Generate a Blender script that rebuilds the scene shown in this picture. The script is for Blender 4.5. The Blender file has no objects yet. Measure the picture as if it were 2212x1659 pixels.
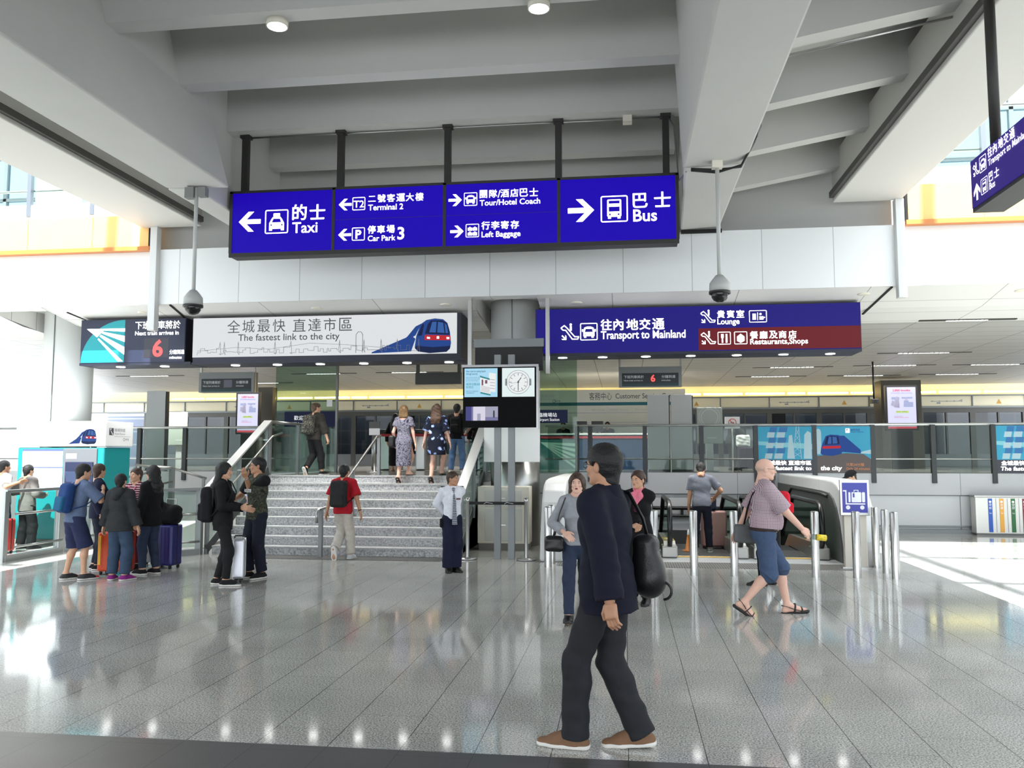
import bpy, bmesh, math, random
import numpy as np
from mathutils import Vector, Matrix, Euler
R = math.radians
random.seed(7)
scene = bpy.context.scene
COL = scene.collection

# ------------------------------------------------------------------ camera, sky, sun, exposure
CAM_H, YAW, PITCH, FPX = 1.75, R(-7.57), R(4.79), 1834.0
cam_data = bpy.data.cameras.new('camera')
cam_data.sensor_width = 36.0
cam_data.lens = FPX / 2212.0 * 36.0
cam_data.clip_end = 300
cam = bpy.data.objects.new('camera', cam_data)
cam.location = (0, 0, CAM_H)
cam.rotation_euler = (R(90) + PITCH, 0, -YAW)
COL.objects.link(cam)
scene.camera = cam

world = bpy.data.worlds.new('sky')
scene.world = world
world.use_nodes = True
bgn = world.node_tree.nodes['Background']
bgn.inputs['Color'].default_value = (0.90, 0.95, 1.0, 1)
bgn.inputs['Strength'].default_value = 2.3

sun_data = bpy.data.lights.new('sun', 'SUN')
sun_data.energy = 12.0
sun_data.angle = R(0.6)
sun_data.color = (1.0, 0.96, 0.88)
sun = bpy.data.objects.new('sun', sun_data)
sun.rotation_euler = Vector((-0.03, 0.74, -1.0)).to_track_quat('-Z', 'Y').to_euler()
COL.objects.link(sun)

scene.view_settings.view_transform = 'Standard'
scene.view_settings.look = 'None'
scene.view_settings.gamma = 1.0
scene.view_settings.exposure = 1.2
scene.view_settings.use_curve_mapping = False
cy = scene.cycles
cy.max_bounces = 9
cy.diffuse_bounces = 4
cy.glossy_bounces = 4
cy.transmission_bounces = 4
cy.transparent_max_bounces = 16
cy.sample_clamp_indirect = 6.0
cy.caustics_reflective = False
cy.caustics_refractive = False

# ------------------------------------------------------------------ measuring: a photograph pixel seen on a known plane
_f = Vector((math.sin(YAW) * math.cos(PITCH), math.cos(YAW) * math.cos(PITCH), math.sin(PITCH)))
_r = Vector((math.cos(YAW), -math.sin(YAW), 0))
_u = _r.cross(_f)
def at(px, py, X=None, Y=None, Z=None):
    d = _f + _r * ((px - 1106) / FPX) - _u * ((py - 829.5) / FPX)
    if Y is not None: t = Y / d.y
    elif Z is not None: t = (Z - CAM_H) / d.z
    else: t = X / d.x
    return Vector((0, 0, CAM_H)) + d * t

# ------------------------------------------------------------------ materials
def lin(c):
    out = []
    for v in c[:3]:
        v = v / 255.0
        out.append(v / 12.92 if v <= 0.04045 else ((v + 0.055) / 1.055) ** 2.4)
    return (*out, 1.0)
_M = {}
def mat(name, c=(200, 200, 200), rough=0.6, metal=0.0, emit=None, es=1.0, noise=0.0, nscale=40.0, bump=0.0, spec=0.5, coords='Object'):
    if name in _M: return _M[name]
    m = bpy.data.materials.new(name); m.use_nodes = True
    nt = m.node_tree; b = nt.nodes['Principled BSDF']
    b.inputs['Base Color'].default_value = lin(c)
    b.inputs['Roughness'].default_value = rough
    b.inputs['Metallic'].default_value = metal
    b.inputs['Specular IOR Level'].default_value = spec
    if emit is not None:
        b.inputs['Emission Color'].default_value = lin(emit)
        b.inputs['Emission Strength'].default_value = es
    if noise or bump:
        tc = nt.nodes.new('ShaderNodeTexCoord')
        n = nt.nodes.new('ShaderNodeTexNoise'); n.inputs['Scale'].default_value = nscale; n.inputs['Detail'].default_value = 4
        nt.links.new(tc.outputs[coords], n.inputs['Vector'])
        if noise:
            rp = nt.nodes.new('ShaderNodeMapRange')
            rp.inputs[1].default_value = 0.25; rp.inputs[2].default_value = 0.75
            rp.inputs[3].default_value = 1 - noise; rp.inputs[4].default_value = 1 + noise
            mx = nt.nodes.new('ShaderNodeMix'); mx.data_type = 'RGBA'; mx.blend_type = 'MULTIPLY'
            mx.inputs[0].default_value = 1.0
            mx.inputs[6].default_value = lin(c)
            nt.links.new(n.outputs['Fac'], rp.inputs[0]); nt.links.new(rp.outputs[0], mx.inputs[7])
            nt.links.new(mx.outputs[2], b.inputs['Base Color'])
        if bump:
            bp = nt.nodes.new('ShaderNodeBump'); bp.inputs['Strength'].default_value = bump; bp.inputs['Distance'].default_value = 0.02
            nt.links.new(n.outputs['Fac'], bp.inputs['Height']); nt.links.new(bp.outputs['Normal'], b.inputs['Normal'])
    _M[name] = m
    return m

def lit(name, c, es=0.43):
    return mat(name, [v * 0.22 for v in c], 0.5, emit=c, es=es, spec=0.15)
def glass_mat(name, tint=(225, 235, 230), refl=0.10):
    if name in _M: return _M[name]
    m = bpy.data.materials.new(name); m.use_nodes = True
    nt = m.node_tree; nt.nodes.clear()
    out = nt.nodes.new('ShaderNodeOutputMaterial'); mix = nt.nodes.new('ShaderNodeMixShader')
    tr = nt.nodes.new('ShaderNodeBsdfTransparent'); gl = nt.nodes.new('ShaderNodeBsdfGlossy')
    lw = nt.nodes.new('ShaderNodeLayerWeight'); lw.inputs['Blend'].default_value = 0.12
    mr = nt.nodes.new('ShaderNodeMapRange'); mr.inputs[3].default_value = refl * 0.15; mr.inputs[4].default_value = 0.35
    tr.inputs['Color'].default_value = lin(tint); gl.inputs['Roughness'].default_value = 0.03
    nt.links.new(lw.outputs['Fresnel'], mr.inputs[0]); nt.links.new(mr.outputs[0], mix.inputs['Fac'])
    nt.links.new(tr.outputs[0], mix.inputs[1]); nt.links.new(gl.outputs[0], mix.inputs[2]); nt.links.new(mix.outputs[0], out.inputs[0])
    _M[name] = m
    return m

def granite(name, c, dark, rough, tile=None, grout=(70, 70, 70), scale=160.0, cloud=0.10):
    """speckled stone; tile = (width, depth) draws the joints"""
    if name in _M: return _M[name]
    m = bpy.data.materials.new(name); m.use_nodes = True
    nt = m.node_tree; b = nt.nodes['Principled BSDF']; N = nt.nodes.new; L = nt.links.new
    tc = N('ShaderNodeTexCoord')
    n = N('ShaderNodeTexNoise'); n.inputs['Scale'].default_value = scale; n.inputs['Detail'].default_value = 3; n.inputs['Roughness'].default_value = 0.7
    L(tc.outputs['Object'], n.inputs['Vector'])
    cr = N('ShaderNodeValToRGB'); cr.color_ramp.elements[0].position = 0.36; cr.color_ramp.elements[1].position = 0.62
    cr.color_ramp.elements[0].color = lin(dark); cr.color_ramp.elements[1].color = lin(c)
    L(n.outputs['Fac'], cr.inputs[0]); last = cr.outputs[0]
    n2 = N('ShaderNodeTexNoise'); n2.inputs['Scale'].default_value = 0.9; n2.inputs['Detail'].default_value = 5
    L(tc.outputs['Object'], n2.inputs['Vector'])
    mr = N('ShaderNodeMapRange'); mr.inputs[1].default_value = 0.3; mr.inputs[2].default_value = 0.7; mr.inputs[3].default_value = 1 - cloud; mr.inputs[4].default_value = 1 + cloud
    L(n2.outputs['Fac'], mr.inputs[0])
    mx = N('ShaderNodeMix'); mx.data_type = 'RGBA'; mx.blend_type = 'MULTIPLY'; mx.inputs[0].default_value = 1
    L(last, mx.inputs[6]); L(mr.outputs[0], mx.inputs[7]); last = mx.outputs[2]
    if tile:
        mp = N('ShaderNodeMapping'); L(tc.outputs['Object'], mp.inputs['Vector'])
        mp.inputs['Rotation'].default_value = (0, 0, R(90)); mp.inputs['Location'].default_value = (0, tile[0] * 0.0, 0)
        bk = N('ShaderNodeTexBrick'); bk.offset = 0.37; bk.inputs['Scale'].default_value = 1.0
        bk.inputs['Brick Width'].default_value = tile[1]; bk.inputs['Row Height'].default_value = tile[0]
        bk.inputs['Mortar Size'].default_value = 0.0025; bk.inputs['Mortar Smooth'].default_value = 0.2
        bk.inputs['Color1'].default_value = (1, 1, 1, 1); bk.inputs['Color2'].default_value = (0.95, 0.95, 0.95, 1)
        bk.inputs['Mortar'].default_value = lin(grout)
        L(mp.outputs['Vector'], bk.inputs['Vector'])
        m2 = N('ShaderNodeMix'); m2.data_type = 'RGBA'; m2.blend_type = 'MULTIPLY'; m2.inputs[0].default_value = 1
        L(last, m2.inputs[6]); L(bk.outputs['Color'], m2.inputs[7]); last = m2.outputs[2]
        b2 = N('ShaderNodeTexBrick'); b2.offset = 0; b2.inputs['Scale'].default_value = 1.0; b2.inputs['Brick Width'].default_value = 500.0; b2.inputs['Row Height'].default_value = tile[0]
        b2.inputs['Mortar Size'].default_value = 0.003; b2.inputs['Mortar Smooth'].default_value = 0.2
        b2.inputs['Color1'].default_value = b2.inputs['Color2'].default_value = (1, 1, 1, 1); b2.inputs['Mortar'].default_value = lin([v * .72 for v in grout])
        L(mp.outputs['Vector'], b2.inputs['Vector'])
        m3 = N('ShaderNodeMix'); m3.data_type = 'RGBA'; m3.blend_type = 'MULTIPLY'; m3.inputs[0].default_value = 1
        L(last, m3.inputs[6]); L(b2.outputs['Color'], m3.inputs[7]); last = m3.outputs[2]
    L(last, b.inputs['Base Color'])
    rr = N('ShaderNodeMapRange'); rr.inputs[3].default_value = rough * 0.6; rr.inputs[4].default_value = rough * 1.5
    L(n2.outputs['Fac'], rr.inputs[0]); L(rr.outputs[0], b.inputs['Roughness'])
    _M[name] = m
    return m

def panel_mat(name, c, w, h, gap=0.012, line=(120, 120, 120), rough=0.5, axis='XZ', offset=0.0, shift=(0, 0, 0), metal=0.0):
    """flat cladding panels with open joints"""
    if name in _M: return _M[name]
    m = bpy.data.materials.new(name); m.use_nodes = True
    nt = m.node_tree; b = nt.nodes['Principled BSDF']; N = nt.nodes.new; L = nt.links.new
    tc = N('ShaderNodeTexCoord'); sp = N('ShaderNodeSeparateXYZ'); cb = N('ShaderNodeCombineXYZ')
    ad = N('ShaderNodeVectorMath'); ad.operation = 'ADD'; ad.inputs[1].default_value = shift
    L(tc.outputs['Object'], ad.inputs[0]); L(ad.outputs[0], sp.inputs[0])
    L(sp.outputs[axis[0]], cb.inputs['X']); L(sp.outputs[axis[1]], cb.inputs['Y'])
    bk = N('ShaderNodeTexBrick'); bk.offset = offset; bk.inputs['Scale'].default_value = 1.0
    bk.inputs['Brick Width'].default_value = w; bk.inputs['Row Height'].default_value = h
    bk.inputs['Mortar Size'].default_value = gap; bk.inputs['Mortar Smooth'].default_value = 0.1
    bk.inputs['Color1'].default_value = lin(c); bk.inputs['Color2'].default_value = lin([v * 0.985 for v in c]); bk.inputs['Mortar'].default_value = lin(line)
    L(cb.outputs[0], bk.inputs['Vector']); L(bk.outputs['Color'], b.inputs['Base Color'])
    b.inputs['Roughness'].default_value = rough; b.inputs['Metallic'].default_value = metal
    _M[name] = m
    return m

# ------------------------------------------------------------------ mesh builders
class MB:
    """collects shapes; build() links them as ONE mesh object"""
    def __init__(s): s.v = []; s.f = []; s.m = []; s.sm = []
    def add(s, verts, faces, mi=0, smooth=False):
        o = len(s.v); s.v += [tuple(p) for p in verts]
        for f in faces: s.f.append([i + o for i in f]); s.m.append(mi); s.sm.append(smooth)
        return s
    def box(s, lo, hi, mi=0):
        x0, y0, z0 = lo; x1, y1, z1 = hi
        return s.add([(x0,y0,z0),(x1,y0,z0),(x1,y1,z0),(x0,y1,z0),(x0,y0,z1),(x1,y0,z1),(x1,y1,z1),(x0,y1,z1)],
              [(3,2,1,0),(4,5,6,7),(0,1,5,4),(1,2,6,5),(2,3,7,6),(3,0,4,7)], mi)
    def obox(s, c, ax, ay, az, mi=0):
        """oriented box: centre and three half-axis vectors"""
        c, ax, ay, az = map(Vector, (c, ax, ay, az)); p = []
        for k in (-1, 1):
            for (i, j) in ((-1,-1),(1,-1),(1,1),(-1,1)): p.append(c + ax*i + ay*j + az*k)
        return s.add(p, [(3,2,1,0),(4,5,6,7),(0,1,5,4),(1,2,6,5),(2,3,7,6),(3,0,4,7)], mi)
    def bar(s, a, b, w, h, mi=0, up=(0,0,1)):
        """rectangular bar from a to b, w across and h along up"""
        a, b = Vector(a), Vector(b); d = (b - a); l = d.length; d = d / l
        u = Vector(up); sd = d.cross(u)
        if sd.length < 1e-4: sd = d.cross(Vector((0, 1, 0)))
        sd.normalize(); u = sd.cross(d).normalized()
        return s.obox((a + b) / 2, d * (l / 2), sd * (w / 2), u * (h / 2), mi)
    def tube(s, pts, r, n=10, mi=0, closed=False, caps=True, flat=1.0):
        pts = [Vector(p) for p in pts]; N = len(pts)
        rs = r if isinstance(r, (list, tuple)) else [r] * N
        vs = []; prev = None
        for i, p in enumerate(pts):
            if closed: t = (pts[(i + 1) % N] - pts[i - 1])
            else: t = pts[min(i + 1, N - 1)] - pts[max(i - 1, 0)]
            t.normalize()
            if prev is None:
                a = Vector((0, 0, 1)) if abs(t.z) < 0.9 else Vector((1, 0, 0))
                x = t.cross(a).normalized()
            else:
                x = (prev - t * prev.dot(t)).normalized()
            prev = x; y = t.cross(x)
            for k in range(n):
                a = 2 * math.pi * k / n
                vs.append(p + x * (math.cos(a) * rs[i]) + y * (math.sin(a) * rs[i] * flat))
        fs = []
        for i in range(N if closed else N - 1):
            j = (i + 1) % N
            for k in range(n):
                l = (k + 1) % n; fs.append((i*n+k, i*n+l, j*n+l, j*n+k))
        s.add(vs, fs, mi, True)
        if caps and not closed:
            o = len(s.v) - N * n
            s.f.append([o + k for k in range(n)][::-1]); s.m.append(mi); s.sm.append(False)
            s.f.append([o + (N-1)*n + k for k in range(n)]); s.m.append(mi); s.sm.append(False)
        return s
    def cyl(s, c, r, z0, z1, n=24, mi=0, r2=None):
        r2 = r if r2 is None else r2
        vs = [(c[0]+r*math.cos(2*math.pi*k/n), c[1]+r*math.sin(2*math.pi*k/n), z0) for k in range(n)]
        vs += [(c[0]+r2*math.cos(2*math.pi*k/n), c[1]+r2*math.sin(2*math.pi*k/n), z1) for k in range(n)]
        s.add(vs, [(k, (k+1)%n, n+(k+1)%n, n+k) for k in range(n)], mi, True)
        o = len(s.v) - 2*n
        s.f.append([o+k for k in range(n)][::-1]); s.m.append(mi); s.sm.append(False)
        s.f.append([o+n+k for k in range(n)]); s.m.append(mi); s.sm.append(False)
        return s
    def lathe(s, c, prof, n=24, mi=0):
        """prof = [(r, z)...] turned about the vertical through c"""
        vs = []
        for r, z in prof:
            for k in range(n):
                a = 2*math.pi*k/n; vs.append((c[0]+r*math.cos(a), c[1]+r*math.sin(a), c[2]+z))
        fs = [(i*n+k, i*n+(k+1)%n, (i+1)*n+(k+1)%n, (i+1)*n+k) for i in range(len(prof)-1) for k in range(n)]
        return s.add(vs, fs, mi, True)
    def prism(s, poly, o, u, v, d, mi=0, smooth=False):
        """polygon (2D) in the plane o + u*x + v*y, pushed along d"""
        o, u, v, d = map(Vector, (o, u, v, d)); n = len(poly)
        a = [o + u*x + v*y for x, y in poly]; b = [p + d for p in a]
        return s.add(a + b, [tuple(range(n))[::-1], tuple(range(n, 2*n))] + [(k, (k+1)%n, n+(k+1)%n, n+k) for k in range(n)], mi, smooth)
    def ball(s, c, r, n=12, mi=0):
        rx, ry, rz = r if isinstance(r, (tuple, list)) else (r, r, r)
        vs = []; m = n // 2 + 1
        for i in range(m + 1):
            t = math.pi * i / m
            for k in range(n):
                a = 2*math.pi*k/n; vs.append((c[0]+rx*math.sin(t)*math.cos(a), c[1]+ry*math.sin(t)*math.sin(a), c[2]+rz*math.cos(t)))
        return s.add(vs, [(i*n+k, (i+1)*n+k, (i+1)*n+(k+1)%n, i*n+(k+1)%n) for i in range(m) for k in range(n)], mi, True)
    def build(s, name, mats, parent=None, kind=None, bevel=0.0, seg=2, fix=True):
        me = bpy.data.meshes.new(name)
        me.from_pydata(s.v, [], s.f)
        if not isinstance(mats, (list, tuple)): mats = [mats]
        for m in mats: me.materials.append(m)
        me.polygons.foreach_set('material_index', s.m); me.polygons.foreach_set('use_smooth', s.sm)
        if fix:
            bm = bmesh.new(); bm.from_mesh(me); bmesh.ops.recalc_face_normals(bm, faces=bm.faces); bm.to_mesh(me); bm.free()
        o = bpy.data.objects.new(name, me); COL.objects.link(o)
        if parent is not None:
            o.parent = parent
            o.matrix_parent_inverse = parent.matrix_basis.inverted()
        if kind: o['kind'] = kind
        if bevel:
            b = o.modifiers.new('bevel', 'BEVEL'); b.width = bevel; b.segments = seg; b.limit_method = 'ANGLE'; b.angle_limit = R(40)
        return o

def tag(o, label, cat, group=None, kind=None):
    o['label'] = label; o['category'] = cat
    if group: o['group'] = group
    if kind: o['kind'] = kind
    return o
def thing(name, label, cat, loc=(0,0,0), group=None, rotz=0.0):
    o = bpy.data.objects.new(name, None); o.empty_display_size = 0.1
    o.location = loc; o.rotation_euler = (0, 0, rotz); COL.objects.link(o)
    return tag(o, label, cat, group)
def copy_thing(root, loc=None, rotz=None, label=None):
    c = root.copy(); COL.objects.link(c)
    if loc is not None: c.location = loc
    if rotz is not None: c.rotation_euler = (0, 0, rotz)
    if label: c['label'] = label
    for ch in list(root.children):
        d = ch.copy(); COL.objects.link(d); d.parent = c
        for g in list(ch.children):
            e = g.copy(); COL.objects.link(e); e.parent = d
    return c

# ------------------------------------------------------------------ flat lettering and pictograms on a panel
def text_geo(body, bold=0.0, space=1.0):
    cu = bpy.data.curves.new('glyphs', 'FONT'); cu.body = body; cu.size = 1.0; cu.offset = bold; cu.space_character = space
    cu.resolution_u = 3
    ob = bpy.data.objects.new('glyphs', cu); COL.objects.link(ob)
    dg = bpy.context.evaluated_depsgraph_get()
    me = bpy.data.meshes.new_from_object(ob.evaluated_get(dg))
    vs = [(v.co.x, v.co.y) for v in me.vertices]; fs = [tuple(p.vertices) for p in me.polygons]
    bpy.data.objects.remove(ob); bpy.data.curves.remove(cu); bpy.data.meshes.remove(me)
    return vs, fs
class Panel:
    """draws on the plane o + u*x + v*y, a hair in front along n"""
    def __init__(s, o, u=(1,0,0), v=(0,0,1), n=(0,-1,0), lift=0.003):
        s.o, s.u, s.v, s.n = Vector(o), Vector(u), Vector(v), Vector(n); s.lift = lift; s.mb = MB(); s.acc = 0.0
    def P(s, x, y): return s.o + s.u*x + s.v*y + s.n*(s.lift + s.acc)
    def poly(s, pts, mi=0):
        s.acc += 5e-5
        p = [s.P(x, y) for x, y in pts]
        q = [a - s.n * s.lift * 0.8 for a in p]; n = len(p)
        s.mb.add(p + q, [tuple(range(n))] + [(k, n+k, n+(k+1)%n, (k+1)%n) for k in range(n)], mi); return s
    def rect(s, x0, y0, x1, y1, mi=0): return s.poly([(x0,y0),(x1,y0),(x1,y1),(x0,y1)], mi)
    def rrect(s, x0, y0, x1, y1, r, mi=0):
        pts = []
        for cx, cy, a in ((x1-r,y0+r,-90),(x1-r,y1-r,0),(x0+r,y1-r,90),(x0+r,y0+r,180)):
            for k in range(5): t = R(a + 22.5*k); pts.append((cx+r*math.cos(t), cy+r*math.sin(t)))
        return s.poly(pts, mi)
    def line(s, pts, w, mi=0):
        for (a, b), (c, d) in zip(pts[:-1], pts[1:]):
            dx, dy = c-a, d-b; l = math.hypot(dx, dy) or 1e-6; ex, ey = dx/l*w*0.35, dy/l*w*0.35; nx, ny = -dy/l*w/2, dx/l*w/2
            s.poly([(a-ex+nx,b-ey+ny),(a-ex-nx,b-ey-ny),(c+ex-nx,d+ey-ny),(c+ex+nx,d+ey+ny)], mi)
        return s
    def frame(s, x0, y0, x1, y1, w, mi=0):
        r = w * 1.6; s.acc += 5e-5
        pts = []
        for cx, cy, a in ((x1-r,y0+r,-90),(x1-r,y1-r,0),(x0+r,y1-r,90),(x0+r,y0+r,180)):
            for k in range(4): t = R(a + 30*k); pts.append((cx, cy, math.cos(t), math.sin(t)))
        n = len(pts)
        vs = [s.P(cx+r*c, cy+r*q) for cx, cy, c, q in pts] + [s.P(cx+(r-w)*c, cy+(r-w)*q) for cx, cy, c, q in pts]
        s.mb.add(vs, [(k, (k+1)%n, n+(k+1)%n, n+k) for k in range(n)], mi); return s
    def disc(s, x, y, r, mi=0, n=20, ry=None):
        ry = ry or r
        return s.poly([(x+r*math.cos(2*math.pi*k/n), y+ry*math.sin(2*math.pi*k/n)) for k in range(n)], mi)
    def ring(s, x, y, r, w, mi=0, n=28):
        vs = [s.P(x+q*math.cos(2*math.pi*k/n), y+q*math.sin(2*math.pi*k/n)) for q in (r, r-w) for k in range(n)]
        s.mb.add(vs, [(k, (k+1)%n, n+(k+1)%n, n+k) for k in range(n)], mi); return s
    def arrow(s, x, y, L, ang, w=None, mi=0):
        """arrow of length L, its tip in direction ang, centred on x, y"""
        w = w or L * 0.2; h = L * 0.44; c, q = math.cos(R(ang)), math.sin(R(ang))
        T = lambda a, b: (x + a*c - b*q, y + a*q + b*c)
        s.poly([T(-L/2, w/2), T(-L/2, -w/2), T(L*0.3, -w/2), T(L*0.3, w/2)], mi)
        for g in (1, -1):
            s.poly([T(L/2, 0), T(L*0.5-h, g*h), T(L*0.5-h-w*1.25, g*h), T(L/2-w*1.25, 0)][::g], mi)
        return s
    def text(s, body, x, y, h, mi=0, bold=0.0, w=None, align='l', slant=0.0, space=1.0):
        """letters whose full height is h, baseline left at x, y; w stretches them to a width"""
        shifts = [(0, 0)]
        if bold and any(ord(ch) > 255 for ch in body):
            shifts = [(0, 0), (bold, bold*.6), (-bold, bold*.6), (0, -bold)]; bold = 0
        vs, fs = text_geo(body, bold, space)
        if not vs: return s
        xs = [a for a, b in vs]; ys = [b for a, b in vs]
        x0, x1, y0, y1 = min(xs), max(xs), min(ys), max(ys)
        k = h / max(y1 - max(y0, -0.4), 1e-6) if any(ord(ch) > 255 for ch in body) else h / 0.73
        kx = k if w is None else w / (x1 - x0)
        yb = y0 if any(ord(ch) > 255 for ch in body) else 0
        W = (x1 - x0) * kx
        ox = x - (W/2 if align == 'c' else W if align == 'r' else 0)
        s.acc += 1e-4; q = s.lift
        for i, (dx, dy) in enumerate(shifts):
            s.lift = q + i * 0.0004
            s.mb.add([s.P(ox + (a-x0)*kx + slant*(b-yb)*k + dx*h, y + (b-yb)*k + dy*h) for a, b in vs], fs, mi)
        s.lift = q
        return s
    def build(s, name, mats, parent=None, label=None):
        o = s.mb.build(name, mats, parent, fix=False)
        if label: o['label'] = label
        return o
# ================================================================== the setting
LZ = 1.34                     # height of the upper concourse
white = mat('white_paint', (232, 233, 232), 0.55)
concrete = mat('ceiling_paint', (194, 194, 190), 0.8, noise=0.02, nscale=2.0)
steel = mat('brushed_steel', (178, 178, 176), 0.28, 1.0, noise=0.04, nscale=300)
steel_dark = mat('dark_steel', (105, 108, 108), 0.4, 0.8)
grey_metal = mat('grey_painted_metal', (128, 132, 134), 0.42, 0.3)
black = mat('black_plastic', (16, 16, 17), 0.35)
blackm = mat('black_matt', (22, 22, 22), 0.7)
darkgap = mat('dark_gap', (28, 27, 26), 0.9)
offwhite = mat('off_white_enamel', (224, 219, 205), 0.45)
glass = glass_mat('clear_glass', (232, 240, 236), 0.10)
glass_green = glass_mat('green_tinted_glass', (208, 224, 216), 0.14)
glass_dark = glass_mat('smoked_door_glass', (168, 172, 174), 0.30)
lamp_white = mat('lamp_white', (255, 255, 255), 0.5, emit=(255, 252, 244), es=9.0)

# floor: pale speckled granite, with the opening for the escalators left free, and a dark stone strip nearest the lens
fl = granite('floor_granite', (222, 221, 214), (104, 104, 100), 0.075, tile=(0.4505, 0.9), grout=(186, 186, 184), scale=85, cloud=0.15)
fb = MB()
PX0, PX1, PY0, PY1 = -1.0, 3.5, 16.3, 20.4
for x0, y0, x1, y1 in ((-20, 5.09, 15, PY0), (-20, PY0, PX0, 20.5), (PX1, PY0, 15, 20.5)):
    fb.add([(x0,y0,0),(x1,y0,0),(x1,y1,0),(x0,y1,0)], [(0,1,2,3)])
    fb.add([(x0,y0,-.2),(x1,y0,-.2),(x1,y1,-.2),(x0,y1,-.2)], [(3,2,1,0)])
fb.build('floor', fl, kind='structure', fix=False)
MB().box((-20, -9.3, 3.9), (15, -9.0, 8.2)).build('wall_rear_light_block', mat('light_block_grey', (120, 120, 118), .7), kind='structure')  # unseen, added to block light from behind; open below to let some in
ds = granite('dark_strip_stone', (72, 72, 72), (56, 56, 56), 0.32, tile=(0.4505, 5.0), grout=(40, 40, 40), scale=90, cloud=0.06)
MB().box((-20, -9, -.2), (15, 5.09, 0.0)).build('floor_strip', ds, kind='structure')

# upper concourse slab and its front wall
up = granite('concourse_granite', (120, 118, 114), (84, 83, 80), 0.14, tile=(0.6, 0.9), grout=(70, 70, 68), scale=60)
SX0, SX1, SY0, TR, RH = -7.3, -2.9, 14.45, 0.30, LZ / 9
STOP = SY0 + 8 * TR
MB().box((-20, 20.4, 1.0), (15, 32.0, LZ)).box((SX0, STOP + .1, LZ - .14), (SX1, 20.4, LZ)).build('floor_upper', up, kind='structure')
wp = panel_mat('wall_panels_lower', (200, 202, 205), 2.44, 0.84, 0.010, (120, 122, 124), 0.45, 'XZ', shift=(20.0 - 0.62, 0, 0.0))
wb = panel_mat('wall_band', (182, 184, 187), 2.44, 3.0, 0.008, (130, 132, 134), 0.5, 'XZ', shift=(20.0 - 0.62, 0, 0.9))
m = MB()
m.box((SX1, 20.42, 0), (15, 20.6, 0.84), 0).box((SX1, 20.36, 0.855), (15, 20.6, LZ), 1)
m.box((-20, 20.42, 0), (SX0, 20.6, 0.84), 0).box((-20, 20.36, 0.855), (SX0, 20.6, LZ), 1)
m.box((-20, 20.40, 0.84), (SX0, 20.6, 0.855), 2).box((SX1, 20.40, 0.84), (15, 20.6, 0.855), 2)
m.build('wall_front_upper_concourse', [wp, wb, steel_dark], kind='structure')
MB().box((PX1 + .55, 20.28, 0), (15, 20.42, 0.09)).box((PX1 + .55, 20.36, 0.14), (15, 20.42, 0.17)).build('baseboard_right', grey_metal, kind='structure')

# escalator pit
pit = mat('pit_lining', (52, 54, 54), 0.6)
m = MB()
m.box((PX0, 20.42, -4.2), (PX1, 20.6, 0.0)).box((PX0 - .1, PY0, -4.2), (PX0, 20.6, -0.01)).box((PX1, PY0, -4.2), (PX1 + .1, 20.6, -0.01))
m.box((PX0, PY0 - .1, -4.2), (PX1, PY0, -.21)).box((PX0, PY0, -4.3), (PX1, 20.6, -4.2))
m.build('wall_escalator_pit', pit, kind='structure')

# the flight of nine granite steps
st = granite('step_granite', (196, 197, 197), (130, 131, 132), 0.5, scale=32, cloud=0.03)
nos = granite('step_nosing', (190, 191, 190), (150, 151, 151), 0.5, scale=60, cloud=0.03)
m = MB()
for k in range(9):
    y0 = SY0 + k * TR; z1 = (k + 1) * RH
    m.box((SX0, y0, k * RH), (SX1, y0 + TR if k < 8 else y0 + .1, z1 - .028), 0)
    m.box((SX0, y0 - .012, z1 - .028), (SX1, y0 + TR if k < 8 else y0 + .1, z1), 1)
    m.box((SX0, y0 + .02, 0), (SX1, STOP + .1, k * RH), 0)
m.box((SX0, STOP + .1, 0), (SX1, 20.34, LZ - .15), 0)
o = m.build('staircase', [st, nos]); tag(o, 'wide flight of nine speckled grey granite steps up to the upper concourse', 'stairs')
o = MB().box((SX0 + .35, 13.92, 0), (SX1 - .15, SY0 - .02, 0.006)).build('floor_mat', granite('mat_stone', (84, 83, 81), (62, 61, 60), 0.5, scale=120))
tag(o, 'dark grey strip let into the floor at the foot of the steps', 'floor strip')

# ------------------------------------------------------------------ concrete bridge overhead
BY0 = -9.0
def ceil_prism(name, sec, y0, y1, m):
    return MB().prism(sec, (0, y0, 0), (1, 0, 0), (0, 0, 1), (0, y1 - y0, 0)).build(name, m, kind='structure', bevel=0.03)
ceil_prism('beam_right', [(0.84, 5.74), (1.70, 5.78), (1.70, 8.1), (0.70, 8.1), (0.77, 6.98)], BY0, 11.78, concrete)
ceil_prism('beam_left', [(-5.84, 5.74), (-6.85, 5.78), (-6.85, 8.1), (-6.45, 8.1), (-6.20, 6.98)], BY0, 11.78, concrete)
def beam_end(name, xa, xb, ya, yb):
    m = MB()
    a = [(xa[0], 11.79, 5.74), (xb[0], 11.79, 5.76), (xb[0], 11.79, 8.1), (xa[0], 11.79, 8.1)]
    b = [(xa[1], 14.95, 5.70), (xb[1], 14.95, 5.74), (xb[1], 14.95, 8.1), (xa[1], 14.95, 8.1)]
    m.add(a + b, [(3,2,1,0),(4,5,6,7),(0,1,5,4),(1,2,6,5),(2,3,7,6),(3,0,4,7)])
    m.build(name, concrete, kind='structure', bevel=0.03)
beam_end('beam_right_end', (0.86, 1.01), (1.69, 1.69), 0, 0)
beam_end('beam_left_end', (-6.34, -6.40), (-6.84, -6.84), 0, 0)
MB().box((-9.15, BY0, 7.95), (4.72, 15.4, 8.2)).build('ceiling', concrete, kind='structure')
m = MB(); dk = MB()
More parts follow.
